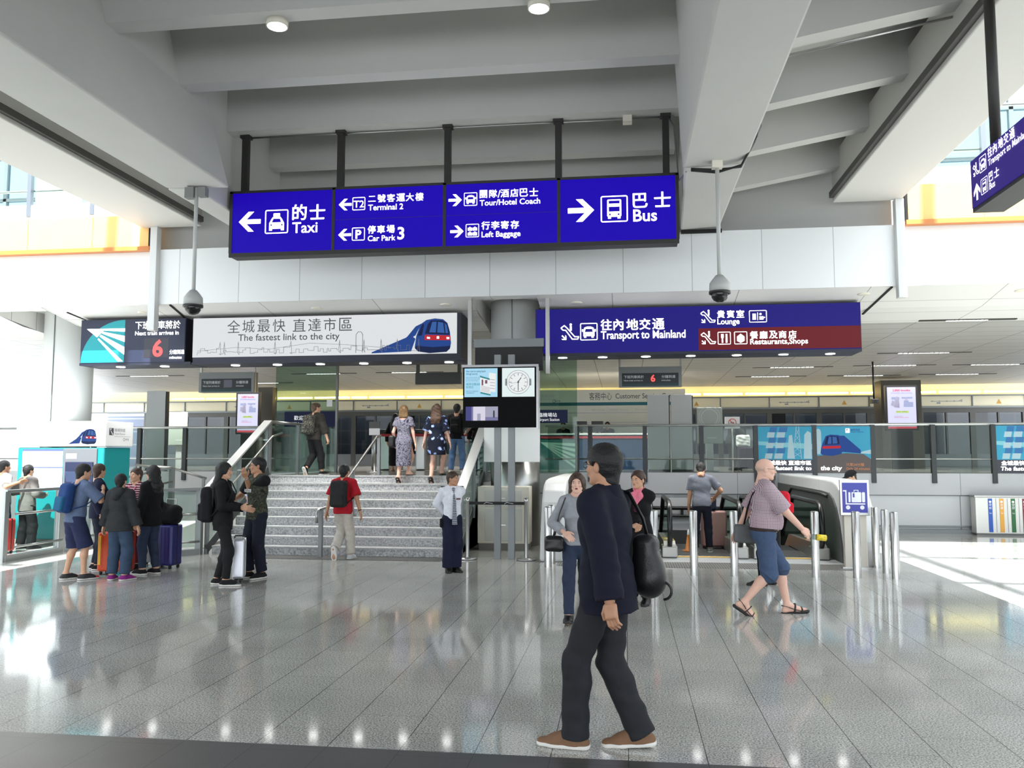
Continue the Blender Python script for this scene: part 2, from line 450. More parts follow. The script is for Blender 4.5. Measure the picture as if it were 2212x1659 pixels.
for k in range(-8, 4):
    y = 9.17 + 1.745 * k
    m.box((-6.6, y, 6.98), (0.9, y + .27, 8.0))
    for xa, xb, s in ((1.6, 3.98, 1), (-6.8, -8.45, -1)):
        m.add([(xa, y, 6.20), (xb, y, 6.62), (xb, y, 8.0), (xa, y, 8.0), (xa, y + .24, 6.20), (xb, y + .24, 6.62), (xb, y + .24, 8.0), (xa, y + .24, 8.0)],
              [(0,1,2,3),(7,6,5,4),(0,4,5,1),(1,5,6,2),(2,6,7,3),(3,7,4,0)])
# sloping soffits between the outer ribs
m.add([(1.6, BY0, 6.75), (3.98, BY0, 7.2), (3.98, 14.9, 7.2), (1.6, 14.9, 6.75)], [(0,1,2,3)])
m.add([(-6.8, BY0, 6.75), (-8.45, BY0, 7.2), (-8.45, 14.9, 7.2), (-6.8, 14.9, 6.75)], [(3,2,1,0)])
m.build('ceiling_ribs', concrete, kind='structure')
def edge_strip(side, x0, x1, xi, s):
    MB().box((x0, BY0, 6.10), (x1, 14.98, 6.9)).build('beam_edge_' + side, mat('edge_beam_paint', (206, 204, 199), .6), kind='structure', bevel=0.02)
    e = x0 if s > 0 else x1
    MB().box((min(e, e - s*.07), BY0, 6.16), (max(e, e - s*.07), 14.9, 6.26)).build('trim_edge_' + side, mat('dark_edge_trim', (74, 72, 68), 0.6), kind='structure')
    w = xi
    MB().box((min(w, w + s*.5), BY0, 6.45), (max(w, w + s*.5), 14.9, 8.0)).build('wall_edge_' + side, concrete, kind='structure')
edge_strip('right', 3.60, 4.72, 3.98, 1)
edge_strip('left', -9.15, -7.96, -8.45, -1)

# the deep white fascia across the hall, the walls either side and what lies above
fa = panel_mat('fascia_panels', (238, 240, 241), 1.2, 3.0, 0.006, (176, 178, 180), 0.4, 'XZ', shift=(20.4, 0, 0.0))
MB().box((-8.85, 15.0, 4.62), (4.62, 15.35, 5.68)).build('wall_fascia', fa, kind='structure')
m = MB().box((-9.1, 15.42, 5.5), (4.72, 15.6, 8.2))
m.build('wall_above_fascia', mat('upper_wall_grey', (190, 190, 186), 0.7), kind='structure')
MB().box((1.02, 14.93, 5.64), (1.72, 14.99, 5.70)).build('trim_beam_gap', darkgap, kind='structure')
MB().box((-20, 15.06, 4.62), (-8.95, 15.4, 5.66)).build('wall_upper_left', white, kind='structure')
MB().box((4.72, 15.06, 4.62), (15, 15.4, 5.66)).build('wall_upper_right', white, kind='structure')
for nm, x0, lab in (('left', -8.90, 'left'), ('right', 4.64, 'right')):
    MB().box((x0 - .04, 14.86, 4.40 if nm == 'right' else 4.10), (x0 + .10, 15.02, 6.1)).build('trim_guide_' + nm, mat('light_grey_post', (212, 213, 212), 0.5), kind='structure', bevel=.008)
wood = mat('orange_wood_panel', (240, 186, 112), 0.4, noise=0.05, nscale=3)
wood2 = mat('orange_wood_edge', (196, 120, 58), 0.4)
for nm, x0, x1 in (('left', -20.0, -8.98), ('right', 4.78, 15.0)):
    m = MB()
    m.box((x0, 14.96, 5.74), (x1, 15.2, 6.36), 0)
    m.box((x0, 14.90, 5.66), (x1, 15.2, 5.735), 1)
    xx = x1 - 0.05 if nm == 'left' else x0
    m.box((xx, 14.955, 5.74), (xx + .05, 15.0, 6.36), 2)
    st0 = -10.2 if nm == 'left' else 6.05
    for k in range(9):
        xk = st0 - 1.37 * k if nm == 'left' else st0 + 1.37 * k
        if x0 < xk < x1: m.box((xk - .005, 14.955, 5.74), (xk + .005, 15.0, 6.36), 1)
    m.build('trim_wood_' + nm, [wood, wood2, darkgap], kind='structure')
    MB().box((x0, 15.0, 6.37), (x1, 24, 6.66)).build('floor_gallery_' + nm, white, kind='structure')
# unseen tinted roof and side walls, added to hold back sky light in the voids
rg_ = glass_mat('sky_dimming_glazing', (228, 232, 236), 0.1)
for nm, x0, x1 in (('left', -20.0, -9.15), ('right', 4.72, 15.0)):
    MB().box((x0, -9.0, 13.0), (x1, 21.0, 13.04)).build('window_roof_dimmer_' + nm, rg_, kind='structure')
    m = MB()
    for k in range(11): m.box((x0, -9.0 + 3.0*k - .05, 12.88), (x1, -9.0 + 3.0*k + .05, 13.0))
    xl = 5.25 if nm == 'right' else -9.7
    m.box((xl, -9.0, 12.8), (xl + .22, 21.0, 13.0))  # long bar added to draw a thin shade line beside the sun patch
    m.build('beam_roof_added_' + nm, white, kind='structure')
MB().box((15.0, -9.0, 0), (15.3, 21.0, 13)).build('wall_right_added', mat('side_wall_pale', (214, 216, 217), .6), kind='structure')  # both side walls are out of view, added to stop sideways light
MB().box((-20.3, -9.0, 0), (-20.0, 21.0, 13)).build('wall_left_added', mat('side_wall_pale'), kind='structure')
# soffit over the lower hall: a steep first bay, then almost level
SOF = [(15.0, 4.62), (16.5, 4.36), (31.0, 4.20)]
sof1 = panel_mat('soffit_panels', (224, 223, 219), 2.2, 0.75, 0.008, (150, 149, 146), 0.55, 'XY', shift=(20, 0, 0))
sof2 = panel_mat('soffit_slats', (178, 177, 172), 1.3, 0.62, 0.012, (96, 95, 92), 0.42, 'XY', shift=(20.3, 0.4, 0))
def soffit_z(y):
    (a, za), (b, zb), (c, zc) = SOF
    return za + (zb - za) * (y - a) / (b - a) if y < b else zb + (zc - zb) * (y - b) / (c - b)
COLX = [(-2.16, 16.75), (-11.85, 16.75)]
m = MB()
xs = [-20, -12.46, -11.24, -2.77, -1.55, 15]
for (y0, z0), (y1, z1), mi in ((SOF[0], (16.1, soffit_z(16.1)), 0), ((16.1, soffit_z(16.1)), (17.4, soffit_z(17.4)), 0), ((17.4, soffit_z(17.4)), SOF[2], 1)):
    for i in range(5):
        if y0 < 17.0 and i in (1, 3): continue          # recess round each column
        m.add([(xs[i], y0, z0), (xs[i+1], y0, z0), (xs[i+1], y1, z1), (xs[i], y1, z1)], [(0,1,2,3)], mi)
for i in (1, 3):
    m.add([(xs[i], 15.0, 4.80), (xs[i+1], 15.0, 4.80), (xs[i+1], 17.4, 4.80), (xs[i], 17.4, 4.80)], [(0,1,2,3)], 0)
    for x in (xs[i], xs[i+1]): m.add([(x, 15.0, 4.6), (x, 17.4, 4.3), (x, 17.4, 4.80), (x, 15.0, 4.80)], [(0,1,2,3)], 0)
    m.add([(xs[i], 17.4, 4.3), (xs[i+1], 17.4, 4.3), (xs[i+1], 17.4, 4.80), (xs[i], 17.4, 4.80)], [(0,1,2,3)], 2)
m.box((-20, 15.3, 5.2), (15, 32.5, 5.35), 0)
m.build('ceiling_soffit', [sof1, sof2, darkgap], kind='structure', fix=False)
m = MB()
for a, b in (((-8.58, 15.02, 4.606), (-8.75, 16.4, 4.37)), ((4.54, 15.02, 4.606), (4.42, 16.4, 4.37)), ((-10.9, 15.3, 4.56), (-10.7, 16.6, 4.36))):
    m.bar(a, b, .035, .02)
m.build('trim_soffit_gap', darkgap, kind='structure')

# round columns
colw = mat('column_white', (222, 225, 224), 0.42)
for k, (x, y) in enumerate(COLX):
    m = MB()
    m.cyl((x, y), .49, 2.0 if k == 0 else 2.0, 4.80, 48, 0).cyl((x, y), .485, 0, 2.0, 48, 1)
    m.box((x - .012, y - .497, 2.0), (x + .012, y - .48, 4.8), 2)
    m.build('column_round' if k == 0 else 'column_round_left', [colw, steel, steel_dark], kind='structure')
o = MB()
pc = [(-.50, 0), (.50, 0), (.50, .02), (-.50, .02)]
o.box((-2.70, 16.21, 1.62), (-1.62, 16.245, 2.66))
o.build('trim_column_board', colw, kind='structure')

# far end: platform screen doors, sign band, yellow lit cove
band = mat('door_header_beige', (226, 218, 188), 0.5)
cove = mat('cove_cream', (238, 226, 188), 0.7)
m = MB()
m.box((-22, 32.2, 3.50), (16, 32.4, 3.90), 0).box((-22, 32.6, 3.9), (16, 32.7, 4.9), 1).box((-22, 31.9, 3.86), (16, 32.6, 3.90), 2)
m.box((-22, 31.0, 4.86), (16, 32.7, 4.9), 1)
for k in range(-13, 9):
    m.box((k * 1.76 - .02, 32.17, 3.50), (k * 1.76 + .02, 32.2, 3.86), 2)
m.box((-22, 32.15, 3.44), (16, 32.4, 3.50), 2)
m.build('wall_back', [band, cove, steel_dark], kind='structure')
tr = mat('trackside_blue_grey', (128, 138, 156), 0.35, emit=(120, 132, 152), es=0.0)
MB().box((-22, 33.8, 0.5), (16, 34.0, 4.0)).build('wall_trackside', panel_mat('track_panels', (112, 122, 144), 2.6, 0.55, 0.03, (150, 154, 164), 0.35, 'XZ', shift=(22, 0, 0)), kind='structure')
MB().box((-22, 32.2, 0.4), (16, 34.0, 1.30)).build('floor_track', blackm, kind='structure')
tubem = mat('warm_tube', (255, 240, 200), 0.5, emit=(255, 226, 150), es=4.0)
TG = 'warm strip lights in the cove above the platform doors'
first = None
k = 0
x = -19.0
while x < 14.0:
    L = 1.42 if k % 6 else 0.62
    o = MB().tube([(x, 32.32, 4.02), (x + L, 32.32, 4.02)], .035, 8).build('strip_light', tubem)
    tag(o, 'warm glowing strip light in the long row above the platform doors', 'strip light', TG)
    x += L + .10; k += 1
# the cove's own light, thrown up the cream wall, and the rows of slot lamps in the soffit
for xx in (-16.5, -9.5, -2.5, 4.5, 11.5):
    ld = bpy.data.lights.new('cove_lamp', 'AREA'); ld.shape = 'RECTANGLE'; ld.size = 7.0; ld.size_y = .12; ld.energy = 2.6; ld.color = (1, .88, .62)
    lo = bpy.data.objects.new('cove_lamp', ld); lo.location = (xx, 32.0, 3.98); lo.rotation_euler = (R(125), 0, 0); COL.objects.link(lo)
for yy in (18.4, 23.0, 26.4, 29.6):
    for xx in (-14.0, -7.0, 0.5, 7.0):
        ld = bpy.data.lights.new('slot_lamp', 'AREA'); ld.shape = 'RECTANGLE'; ld.size = 5.5; ld.size_y = .25; ld.spread = R(110); ld.energy = (35 if xx < 5 else 8) if yy < 20 else 130; ld.color = (1, .97, .92)
        lo = bpy.data.objects.new('slot_lamp', ld); lo.location = (xx, yy, 4.14); COL.objects.link(lo)

# door leaves
alu = mat('door_aluminium', (78, 78, 74), 0.45, 0.5)
def door(x, k):
    t = thing('platform_screen_door', 'grey framed glass platform screen door in the long row at the far end', 'door', (x, 32.3, LZ), 'platform screen doors')
    m = MB(); w = 1.76
    m.box((x, 32.22, LZ), (x + .09, 32.36, 3.46)).box((x + w - .09, 32.22, LZ), (x + w, 32.36, 3.46)).box((x + .09, 32.22, 3.28), (x + w - .09, 32.36, 3.46))
    m.box((x + w/2 - .03, 32.23, LZ + .45), (x + w/2 + .03, 32.35, 3.28))
    m.build('frame', alu, t)
    MB().box((x + .09, 32.24, LZ), (x + w - .09, 32.34, LZ + .45)).build('kick_plate', mat('kick_plate', (104, 106, 108), 0.45, 0.4), t)
    MB().box((x + .09, 32.28, LZ + .45), (x + w - .09, 32.30, 3.28)).build('glass_pane', glass_dark, t)
    p = Panel((x, 32.2, 3.50), lift=.004)
    if k % 3 == 0:
        p.line([(.35, .18), (1.42, .18)], .02).line([(1.3, .18), (1.42, .24)], .02).rect(.55, .09, .68, .14); 
        for j in range(5): p.disc(.4 + .25*j, .18, .025, 0, 10)
        p.build('route_map', [grey_metal], t)
    elif k % 3 == 1: p.poly([(.80, .08), (.98, .08), (.89, .25)]); p.build('warning_sign', [mat('warning_orange', (200, 150, 60), .5)], t)
    elif k == -1: p.text('往市區', .45, .10, .17); p.build('lettering', [grey_metal], t); q = Panel((x, 32.2, 3.50), lift=.004); q.disc(1.25, .17, .11); q.build('symbol', [mat('symbol_green', (24, 60, 54), .5)], t)
    if k % 2:
        MB().box((x + .09, 32.5, LZ + .2), (x + .62, 32.55, 3.3)).build('inner_leaf', mat('train_dark', (38, 38, 40), 0.4), t)
    return t
for k in range(-11, 8): door(k * 1.76, k)
# square dark pillars on the platform
for k, (px0, px1) in enumerate(((556, 588), (1905, 1992))):
    a = at(px0, 900, Y=28.0).x; b = at(px1, 900, Y=28.0).x
    MB().box((a, 28.0, LZ), (b, 28.0 + (b - a) * 0.7, 4.1)).build('column_platform_left' if k == 0 else 'column_platform_right', mat('pillar_bronze', (70, 66, 58), 0.35, 0.3), kind='structure')

# upper gallery beyond the voids
m = MB()
for x in (-19, -17, -15, -13, -11, -9.4, 5.2, 7.2, 9.2, 11.2, 13.2): m.box((x - .05, 21.0, 6.66), (x + .05, 21.12, 12))
for z in (7.7, 8.8, 10.0): m.box((-20, 21.0, z - .04), (-9, 21.12, z + .04)); m.box((5, 21.0, z - .04), (15, 21.12, z + .04))
m.build('window_1', grey_metal, kind='structure')
MB().box((-20, 21.05, 6.66), (-9, 21.07, 12)).box((5, 21.05, 6.66), (15, 21.07, 12)).build('window_2', glass_mat('facade_glass', (190, 205, 215), 0.2), kind='structure')
MB().box((-12.6, 20.2, 6.66), (-9.3, 20.6, 8.4)).box((5.6, 20.2, 7.0), (12, 20.6, 8.2)).build('wall_gallery', mat('gallery_blue_grey', (128, 146, 166), 0.5), kind='structure')
MB().cyl((-13.6, 18.6), .5, 6.66, 12, 32).build('column_gallery', white, kind='structure')
def gallery_rail(nm, x0, x1, posts, lab):
    t = thing('gallery_railing', lab, 'railing', ((x0 + x1) / 2, 15.1, 6.66))
    MB().tube([(x0, 15.12, 6.98), (x1, 15.12, 6.98)], .025).tube([(x0, 15.12, 7.75), (x1, 15.12, 7.75)], .03).build('handrail', steel, t)
    for x in posts: MB().box((x - .04, 14.97, 6.42), (x + .04, 15.06, 7.78)).build('post', mat('post_grey', (110, 116, 124), 0.4, 0.4), t)
    MB().box((x0, 15.07, 6.70), (x1, 15.085, 7.70)).build('glass_panel', glass, t)
gallery_rail('left', -19.5, -9.0, (-10.25, -11.6, -13.0, -14.4, -15.8), 'glass railing with grey posts on the gallery edge above the left orange band')
gallery_rail('right', 4.9, 14.5, (6.1, 7.5, 8.9, 10.3), 'glass railing with grey posts on the gallery edge above the right orange band')
# ================================================================== signs
blueglow = lit('sign_blue_backlit', (26, 0, 176))
letters = mat('sign_white_backlit', (255, 255, 255), 0.4, emit=(255, 255, 255), es=1.0)
frame_black = mat('sign_frame', (42, 40, 38), 0.5)
def taxi(p, x, y, s, w, b):
    p.frame(x, y, x+s, y+s, s*.045, w)
    p.poly([(x+s*a, y+s*c) for a, c in ((.18,.20),(.82,.20),(.82,.44),(.72,.62),(.66,.70),(.34,.70),(.28,.62),(.18,.44))], w)
    p.rect(x+.18*s, y+.13*s, x+.31*s, y+.22*s, w).rect(x+.69*s, y+.13*s, x+.82*s, y+.22*s, w)
    p.rrect(x+.36*s, y+.72*s, x+.64*s, y+.85*s, s*.02, w)
    q = p.lift; p.lift += .002
    p.poly([(x+s*a, y+s*c) for a, c in ((.30,.47),(.70,.47),(.64,.62),(.36,.62))], b).disc(x+.27*s, y+.36*s, s*.035, b).disc(x+.73*s, y+.36*s, s*.035, b)
    p.text('TAXI', x+.5*s, y+.755*s, s*.07, b, align='c'); p.lift = q
def bus(p, x, y, s, w, b, deck=True):
    p.frame(x, y, x+s, y+s, s*.045, w)
    p.rrect(x+.24*s, y+.2*s, x+.76*s, y+.86*s, s*.05, w).rect(x+.27*s, y+.13*s, x+.38*s, y+.22*s, w).rect(x+.62*s, y+.13*s, x+.73*s, y+.22*s, w)
    q = p.lift; p.lift += .002
    if deck: p.rect(x+.30*s, y+.70*s, x+.70*s, y+.81*s, b).rect(x+.30*s, y+.40*s, x+.70*s, y+.58*s, b)
    else:
        p.poly([(x+s*a, y+s*c) for a, c in ((.30,.46),(.70,.46),(.66,.72),(.34,.72))], b)
        p.rect(x+.14*s, y+.5*s, x+.24*s, y+.53*s, w)
    p.disc(x+.34*s, y+.29*s, s*.035, b).disc(x+.66*s, y+.29*s, s*.035, b); p.lift = q
def coach(p, x, y, s, w, b):
    p.frame(x, y, x+s, y+s, s*.05, w)
    p.poly([(x+s*a, y+s*c) for a, c in ((.18,.24),(.82,.24),(.82,.56),(.76,.74),(.60,.80),(.40,.80),(.24,.74),(.18,.56))], w)
    p.rect(x+.22*s, y+.15*s, x+.35*s, y+.26*s, w).rect(x+.65*s, y+.15*s, x+.78*s, y+.26*s, w)
    p.rect(x+.10*s, y+.50*s, x+.17*s, y+.64*s, w).rect(x+.83*s, y+.50*s, x+.90*s, y+.64*s, w)
    q = p.lift; p.lift += .002
    p.poly([(x+s*a, y+s*c) for a, c in ((.27,.48),(.73,.48),(.69,.66),(.31,.66))], b).disc(x+.29*s, y+.34*s, s*.03, b).disc(x+.71*s, y+.34*s, s*.03, b); p.lift = q
def bags(p, x, y, s, w, b):
    p.frame(x, y, x+s, y+s, s*.05, w)
    for i in (0, 1):
        for j in (0, 1):
            a, c = x + s*(.15 + .37*i), y + s*(.14 + .36*j)
            p.rrect(a, c, a+.33*s, c+.22*s, s*.02, w).rect(a+.11*s, c+.22*s, a+.22*s, c+.28*s, w)
def escal(p, x, y, s, w):
    p.line([(x, y+.75*s), (x+.18*s, y+.88*s), (x+.32*s, y+.75*s), (x+.78*s, y+.22*s), (x+1.0*s, y+.22*s)], s*.06, w)
    p.line([(x, y+.72*s), (x+.10*s, y+.62*s), (x+.26*s, y+.60*s), (x+.64*s, y+.08*s), (x+.95*s, y+.08*s), (x+1.0*s, y+.2*s)], s*.06, w)
    p.disc(x+.55*s, y+.93*s, s*.07, w).rect(x+.50*s, y+.58*s, x+.61*s, y+.84*s, w)
    p.arrow(x+.17*s, y+.17*s, s*.36, -45, mi=w)

# ---- the big hanging direction sign
HX0, HX1, HY, HZ0, HZ1 = -6.28, 0.82, 12.75, 4.99, 6.00
t = thing('direction_sign', 'large backlit blue hanging sign for Taxi, Car Park, Left Baggage and Bus', 'sign', (-2.74, HY, HZ0))
cols = [HX0, -4.56, -2.76, -0.97, HX1]
m = MB()
m.box((HX0, HY + .02, HZ0 - .06), (HX1, HY + .26, HZ1)).box((HX0 - .02, HY - .01, HZ0 - .065), (HX1 + .02, HY + .03, HZ0))
m.box((HX0 - .02, HY - .01, HZ1 - .03), (HX1 + .02, HY + .03, HZ1 + .01))
for x in cols: m.box((x - .025, HY - .01, HZ0), (x + .025, HY + .03, HZ1))
m.build('frame', frame_black, t)
for i in range(4):
    MB().box((cols[i] + .025, HY, HZ0), (cols[i+1] - .025, HY + .02, HZ1 - .03)).build('panel', blueglow, t)
p = Panel((0, HY, 0), lift=.004)
x = HX0
p.arrow(x + .32, 5.50, .37, 180); taxi(p, x + .58, 5.29, .39, 0, 1)
p.text('的', x + 1.04, 5.50, .25, bold=.02); p.text('士', x + 1.33, 5.50, .24, bold=.02); p.text('Taxi', x + 1.04, 5.29, .18, bold=.012)
p.build('lettering', [letters, blueglow], t); p = Panel((0, HY, 0), lift=.004)
x = cols[1]
p.arrow(x + .19, 5.72, .21, 180); p.frame(x + .31, 5.62, x + .52, 5.83, .012); p.text('T2', x + .415, 5.665, .115, align='c', bold=.01)
for i, ch in enumerate('二號客運大樓'): p.text(ch, x + .57 + .153*i, 5.735 if i else 5.75, .125 if i else .09, bold=.02)
p.text('Terminal 2', x + .57, 5.61, .095, bold=.012)
p.build('lettering', [letters, blueglow], t); p = Panel((0, HY, 0), lift=.004)
p.arrow(x + .19, 5.23, .21, 180); p.frame(x + .31, 5.13, x + .52, 5.34, .012); p.text('P', x + .415, 5.165, .14, align='c', bold=.03)
for i, ch in enumerate('停車場'): p.text(ch, x + .57 + .153*i, 5.235, .125, bold=.025)
p.text('Car Park', x + .57, 5.115, .09, bold=.012); p.text('3', x + 1.05, 5.13, .20, bold=.02)
p.build('lettering', [letters, blueglow], t); p = Panel((0, HY, 0), lift=.004)
x = cols[2]
p.arrow(x + .17, 5.72, .21, 0); coach(p, x + .31, 5.62, .21, 0, 1)
for i, ch in enumerate('團隊'): p.text(ch, x + .56 + .15*i, 5.735, .125, bold=.015)
p.text('/', x + .84, 5.735, .12, bold=.01)
for i, ch in enumerate('酒店巴士'): p.text(ch, x + .89 + .15*i, 5.735, .125, bold=.018)
p.text('Tour/Hotel Coach', x + .56, 5.615, .092, bold=.012)
p.build('lettering', [letters, blueglow], t); p = Panel((0, HY, 0), lift=.004)
p.arrow(x + .20, 5.22, .21, 0); bags(p, x + .34, 5.12, .21, 0, 1)
for i, ch in enumerate('行李寄存'): p.text(ch, x + .59 + .152*i, 5.235, .125, bold=.025)
p.text('Left Baggage', x + .59, 5.115, .09, bold=.012)
p.build('lettering', [letters, blueglow], t); p = Panel((0, HY, 0), lift=.004)
x = cols[3]
p.arrow(x + .34, 5.48, .40, 0); bus(p, x + .64, 5.28, .41, 0, 1)
p.text('巴', x + 1.13, 5.49, .22, bold=.02); p.text('士', x + 1.45, 5.49, .23, bold=.02); p.text('Bus', x + 1.13, 5.28, .19, bold=.015)
p.build('lettering', [letters, blueglow], t)
q = Panel((0, HY, 0), lift=.002)
q.rect(cols[1] + .025, 5.475, cols[2] - .025, 5.48).rect(cols[2] + .025, 5.475, cols[3] - .025, 5.48)
q.build('seam', frame_black, t)
for hx in (-6.12, -4.50, -2.74, -0.98, 0.67):
    MB().box((hx - .05, HY + .09, HZ1), (hx + .05, HY + .19, 6.98)).box((hx - .08, HY + .07, 6.93), (hx + .08, HY + .21, 6.98)).build('hanger', frame_black, t)
# conduit on the rib above it
t = thing('conduit', 'thin grey cable conduit along the rib above the hanging blue sign', 'conduit', (-2.7, 12.7, 6.96))
MB().tube([(-6.15, 12.78 + .14, 6.955), (0.72, 12.78 + .14, 6.955)], .014, 6).build('pipe', steel, t)
MB().box((0.02, 12.82, 6.88), (0.16, 12.98, 6.98)).build('junction_box', offwhite, t)
MB().tube([(0.72, 12.92, 6.95), (.80, 12.92, 6.8), (.85, 12.80, 5.9), (.90, 11.9, 5.74)], .012, 6).build('cable', grey_metal, t)

# ---- the two signs under the soffit
navy = mat('sign_navy', (30, 36, 58), 0.4, emit=(30, 36, 58), es=0.12)
navy_side = mat('sign_navy_side', (22, 26, 46), 0.5)
teal = mat('sign_teal', (22, 132, 140), 0.4, emit=(20, 130, 138), es=0.25)
pale = lit('sign_pale_backlit', (222, 225, 228), .42)
ink = mat('ink_grey', (70, 72, 78), 0.5); inkl = mat('ink_light', (188, 192, 196), 0.5); inkm = mat('ink_mid', (120, 124, 130), 0.5)
red_led = mat('red_led', (235, 60, 60), 0.4, emit=(240, 66, 66), es=1.0)
disp = lit('display_grey', (88, 90, 100), .4)
lamp_spot = mat('downlight_glow', (255, 255, 255), 0.4, emit=(255, 255, 252), es=6.0)
SY = 15.6
def under_lights(t, xs, z, y):
    for x in xs: MB().cyl((x, y), .085, z - .012, z + .004, 20).build('downlight', lamp_spot, t)
train_blue = lit('train_blue', (36, 74, 150), .35)
train_dark = lit('train_navy', (20, 34, 78), .35)
train_glass = lit('train_windscreen', (58, 104, 176), .35)
train_red = lit('train_red', (206, 42, 52), .35)
TR_MATS = [train_blue, train_dark, train_glass, train_red, letters]
def draw_train(p, x, y, w, h, tail=1.5, mi=0):
    """a rounded train seen three-quarter from the front; its nose fills x..x+w, the coaches trail off to the left"""
    B, D, G, E_, W = mi, mi+1, mi+2, mi+3, mi+4
    f = lambda a, b: (x + w*a, y + h*b)
    p.poly([f(-tail, .02), f(-.1, .06), f(.02, .42), f(-.1, .52), f(-tail, .05)], B)
    p.poly([f(-.5, .2), f(.02, .52), f(.18, .86), f(.02, .78), f(-.2, .5)], B)
    l0 = p.lift; p.lift += .001
    p.poly([f(.0, .18), f(.08, .06), f(.40, .0), f(.86, .03), f(.97, .12), f(1.0, .28), f(.97, .60), f(.90, .86), f(.78, .97), f(.55, 1.0), f(.32, .96), f(.16, .84), f(.04, .5)], B)
    p.lift += .001
    p.poly([f(.28, .56), f(.96, .52), f(.93, .74), f(.86, .88), f(.74, .94), f(.44, .94), f(.36, .84)], D)
    p.poly([f(.08, .50), f(.20, .52), f(.26, .84), f(.20, .84)], D)
    p.poly([f(.0, .15), f(.10, .05), f(.42, .0), f(.88, .03), f(.97, .12), f(.99, .20), f(.5, .17), f(.06, .22)], D)
    p.lift += .001
    p.poly([f(.40, .60), f(.58, .59), f(.60, .90), f(.48, .90)], G); p.poly([f(.62, .59), f(.82, .575), f(.78, .87), f(.64, .90)], G); p.poly([f(.85, .57), f(.92, .57), f(.88, .80), f(.82, .86)], G)
    p.poly([f(.27, .38), f(.98, .36), f(.97, .50), f(.28, .53)], E_)
    p.lift += .001
    p.poly([f(.34, .42), f(.42, .41), f(.42, .46), f(.34, .47)], W); p.poly([f(.88, .40), f(.95, .395), f(.95, .45), f(.88, .455)], W); p.poly([f(.61, .41), f(.67, .41), f(.67, .48), f(.61, .48)], W)
    p.lift = l0
def arrow_logo(p, x, y, w, h, mi_teal, mi_white):
    """a teal quarter-disc crossed by white rays"""
    n = 12
    p.poly([(x + w, y + h)] + [(x + w - w*math.sin(R(90*k/n))*1.0, y + h - h*(1 - math.cos(R(90*k/n)))) for k in range(1, n + 1)] + [(x + w, y)], mi_teal)
    q = p.lift; p.lift += .002
    F = lambda a, b: (x + w*a, y + h*b)
    p.poly([F(.12, .80), F(.55, .80), F(.36, .60)], mi_white)
    p.poly([F(.52, .80), F(1, .80), F(1, .72), F(.50, .76)], mi_white)
    p.poly([F(.49, .73), F(1, .62), F(1, .48), F(.47, .69)], mi_white)
    p.poly([F(.45, .66), F(1, .36), F(1, .18), F(.42, .62)], mi_white)
    p.poly([F(.40, .58), F(.98, .02), F(.86, .02), F(.38, .55)], mi_white); p.lift = q

for xx, w in ((-9.6, 1.8), (-5.5, 4.6), (1.3, 5.2)):          # the light of the rows of downlights under the three signs
    ld = bpy.data.lights.new('downlight_row', 'AREA'); ld.shape = 'RECTANGLE'; ld.size = w; ld.size_y = .18; ld.spread = R(115); ld.energy = 9 * w; ld.color = (1, .985, .95)
    lo = bpy.data.objects.new('downlight_row', ld); lo.location = (xx, SY + .3, 3.50); COL.objects.link(lo)
# next-train board
t = thing('next_train_board', 'dark navy board reading Next train arrives in 6 minutes', 'sign', (-9.66, SY, 3.56))
m = MB().box((-10.79, SY, 3.57), (-8.56, SY + .7, 4.45)).box((-10.80, SY - .004, 3.53), (-8.44, SY + .7, 3.58))
m.build('housing', navy_side, t)
MB().box((-10.78, SY - .012, 3.58), (-8.57, SY, 4.44)).build('panel', navy, t)
p = Panel((0, SY - .012, 0))
arrow_logo(p, -10.77, 3.585, .93, .85, 1, 0)
p.text('下班列車將於', -9.62, 4.24, .16, w=.95, bold=.006); p.text('Next train arrives in', -9.62, 4.12, .085, w=.92, bold=.01)
p.build('lettering', [letters, teal], t); p = Panel((0, SY - .012, 0))
p.rect(-9.42, 3.67, -8.90, 4.06, 2); q = p.lift; p.lift += .002; p.text('6', -9.24, 3.70, .33, 3, bold=.03); p.lift = q
p.build('lettering', [letters, teal, disp, red_led], t); p = Panel((0, SY - .012, 0))
p.text('分鐘到達', -8.88, 3.73, .09, w=.31, bold=.01); p.text('minutes', -8.88, 3.64, .06, w=.26, bold=.012)
p.build('lettering', [letters, teal, disp, red_led], t)
under_lights(t, (-10.1, -9.15), 3.53, SY + .3)
# pale banner with the train
t = thing('banner_sign', 'long pale banner reading The fastest link to the city beside a blue train', 'sign', (-5.75, SY, 3.53))
MB().box((-8.40, SY, 3.55), (-3.04, SY + .7, 4.43)).box((-8.42, SY - .004, 3.53), (-2.98, SY + .72, 3.56)).build('housing', navy_side, t)
MB().box((-8.40, SY - .012, 3.66), (-3.12, SY, 4.43)).build('panel', pale, t)
p = Panel((0, SY - .012, 0))
for i, ch in enumerate('全城最快'): p.text(ch, -7.69 + .31*i, 4.13, .25)
for i, ch in enumerate('直達市區'): p.text(ch, -6.35 + .31*i, 4.13, .25)
p.text('The fastest link to the city', -7.46, 3.97, .135, w=2.05, bold=.008)
p.build('lettering', [ink], t); p = Panel((0, SY - .012, 0))
rs = random.Random(3); x = -8.3; pts = [(x, 3.70)]
while x < -3.9:
    hgt = rs.choice([.02, .05, .09, .06, .13, .04]); dx = rs.uniform(.03, .09)
    pts += [(x, 3.70 + hgt), (x + dx, 3.70 + hgt)]; x += dx
    if rs.random() < .12: pts += [(x, 3.70 + hgt), (x + .02, 3.95), (x + .04, 3.70)]
p.line([(a, min(b, 4.0)) for a, b in pts], .007, 2)
p.line([(-8.3, 3.78), (-7.5, 3.84), (-6.8, 3.80), (-6.0, 3.90), (-5.3, 3.86), (-4.4, 3.78)], .006, 2)
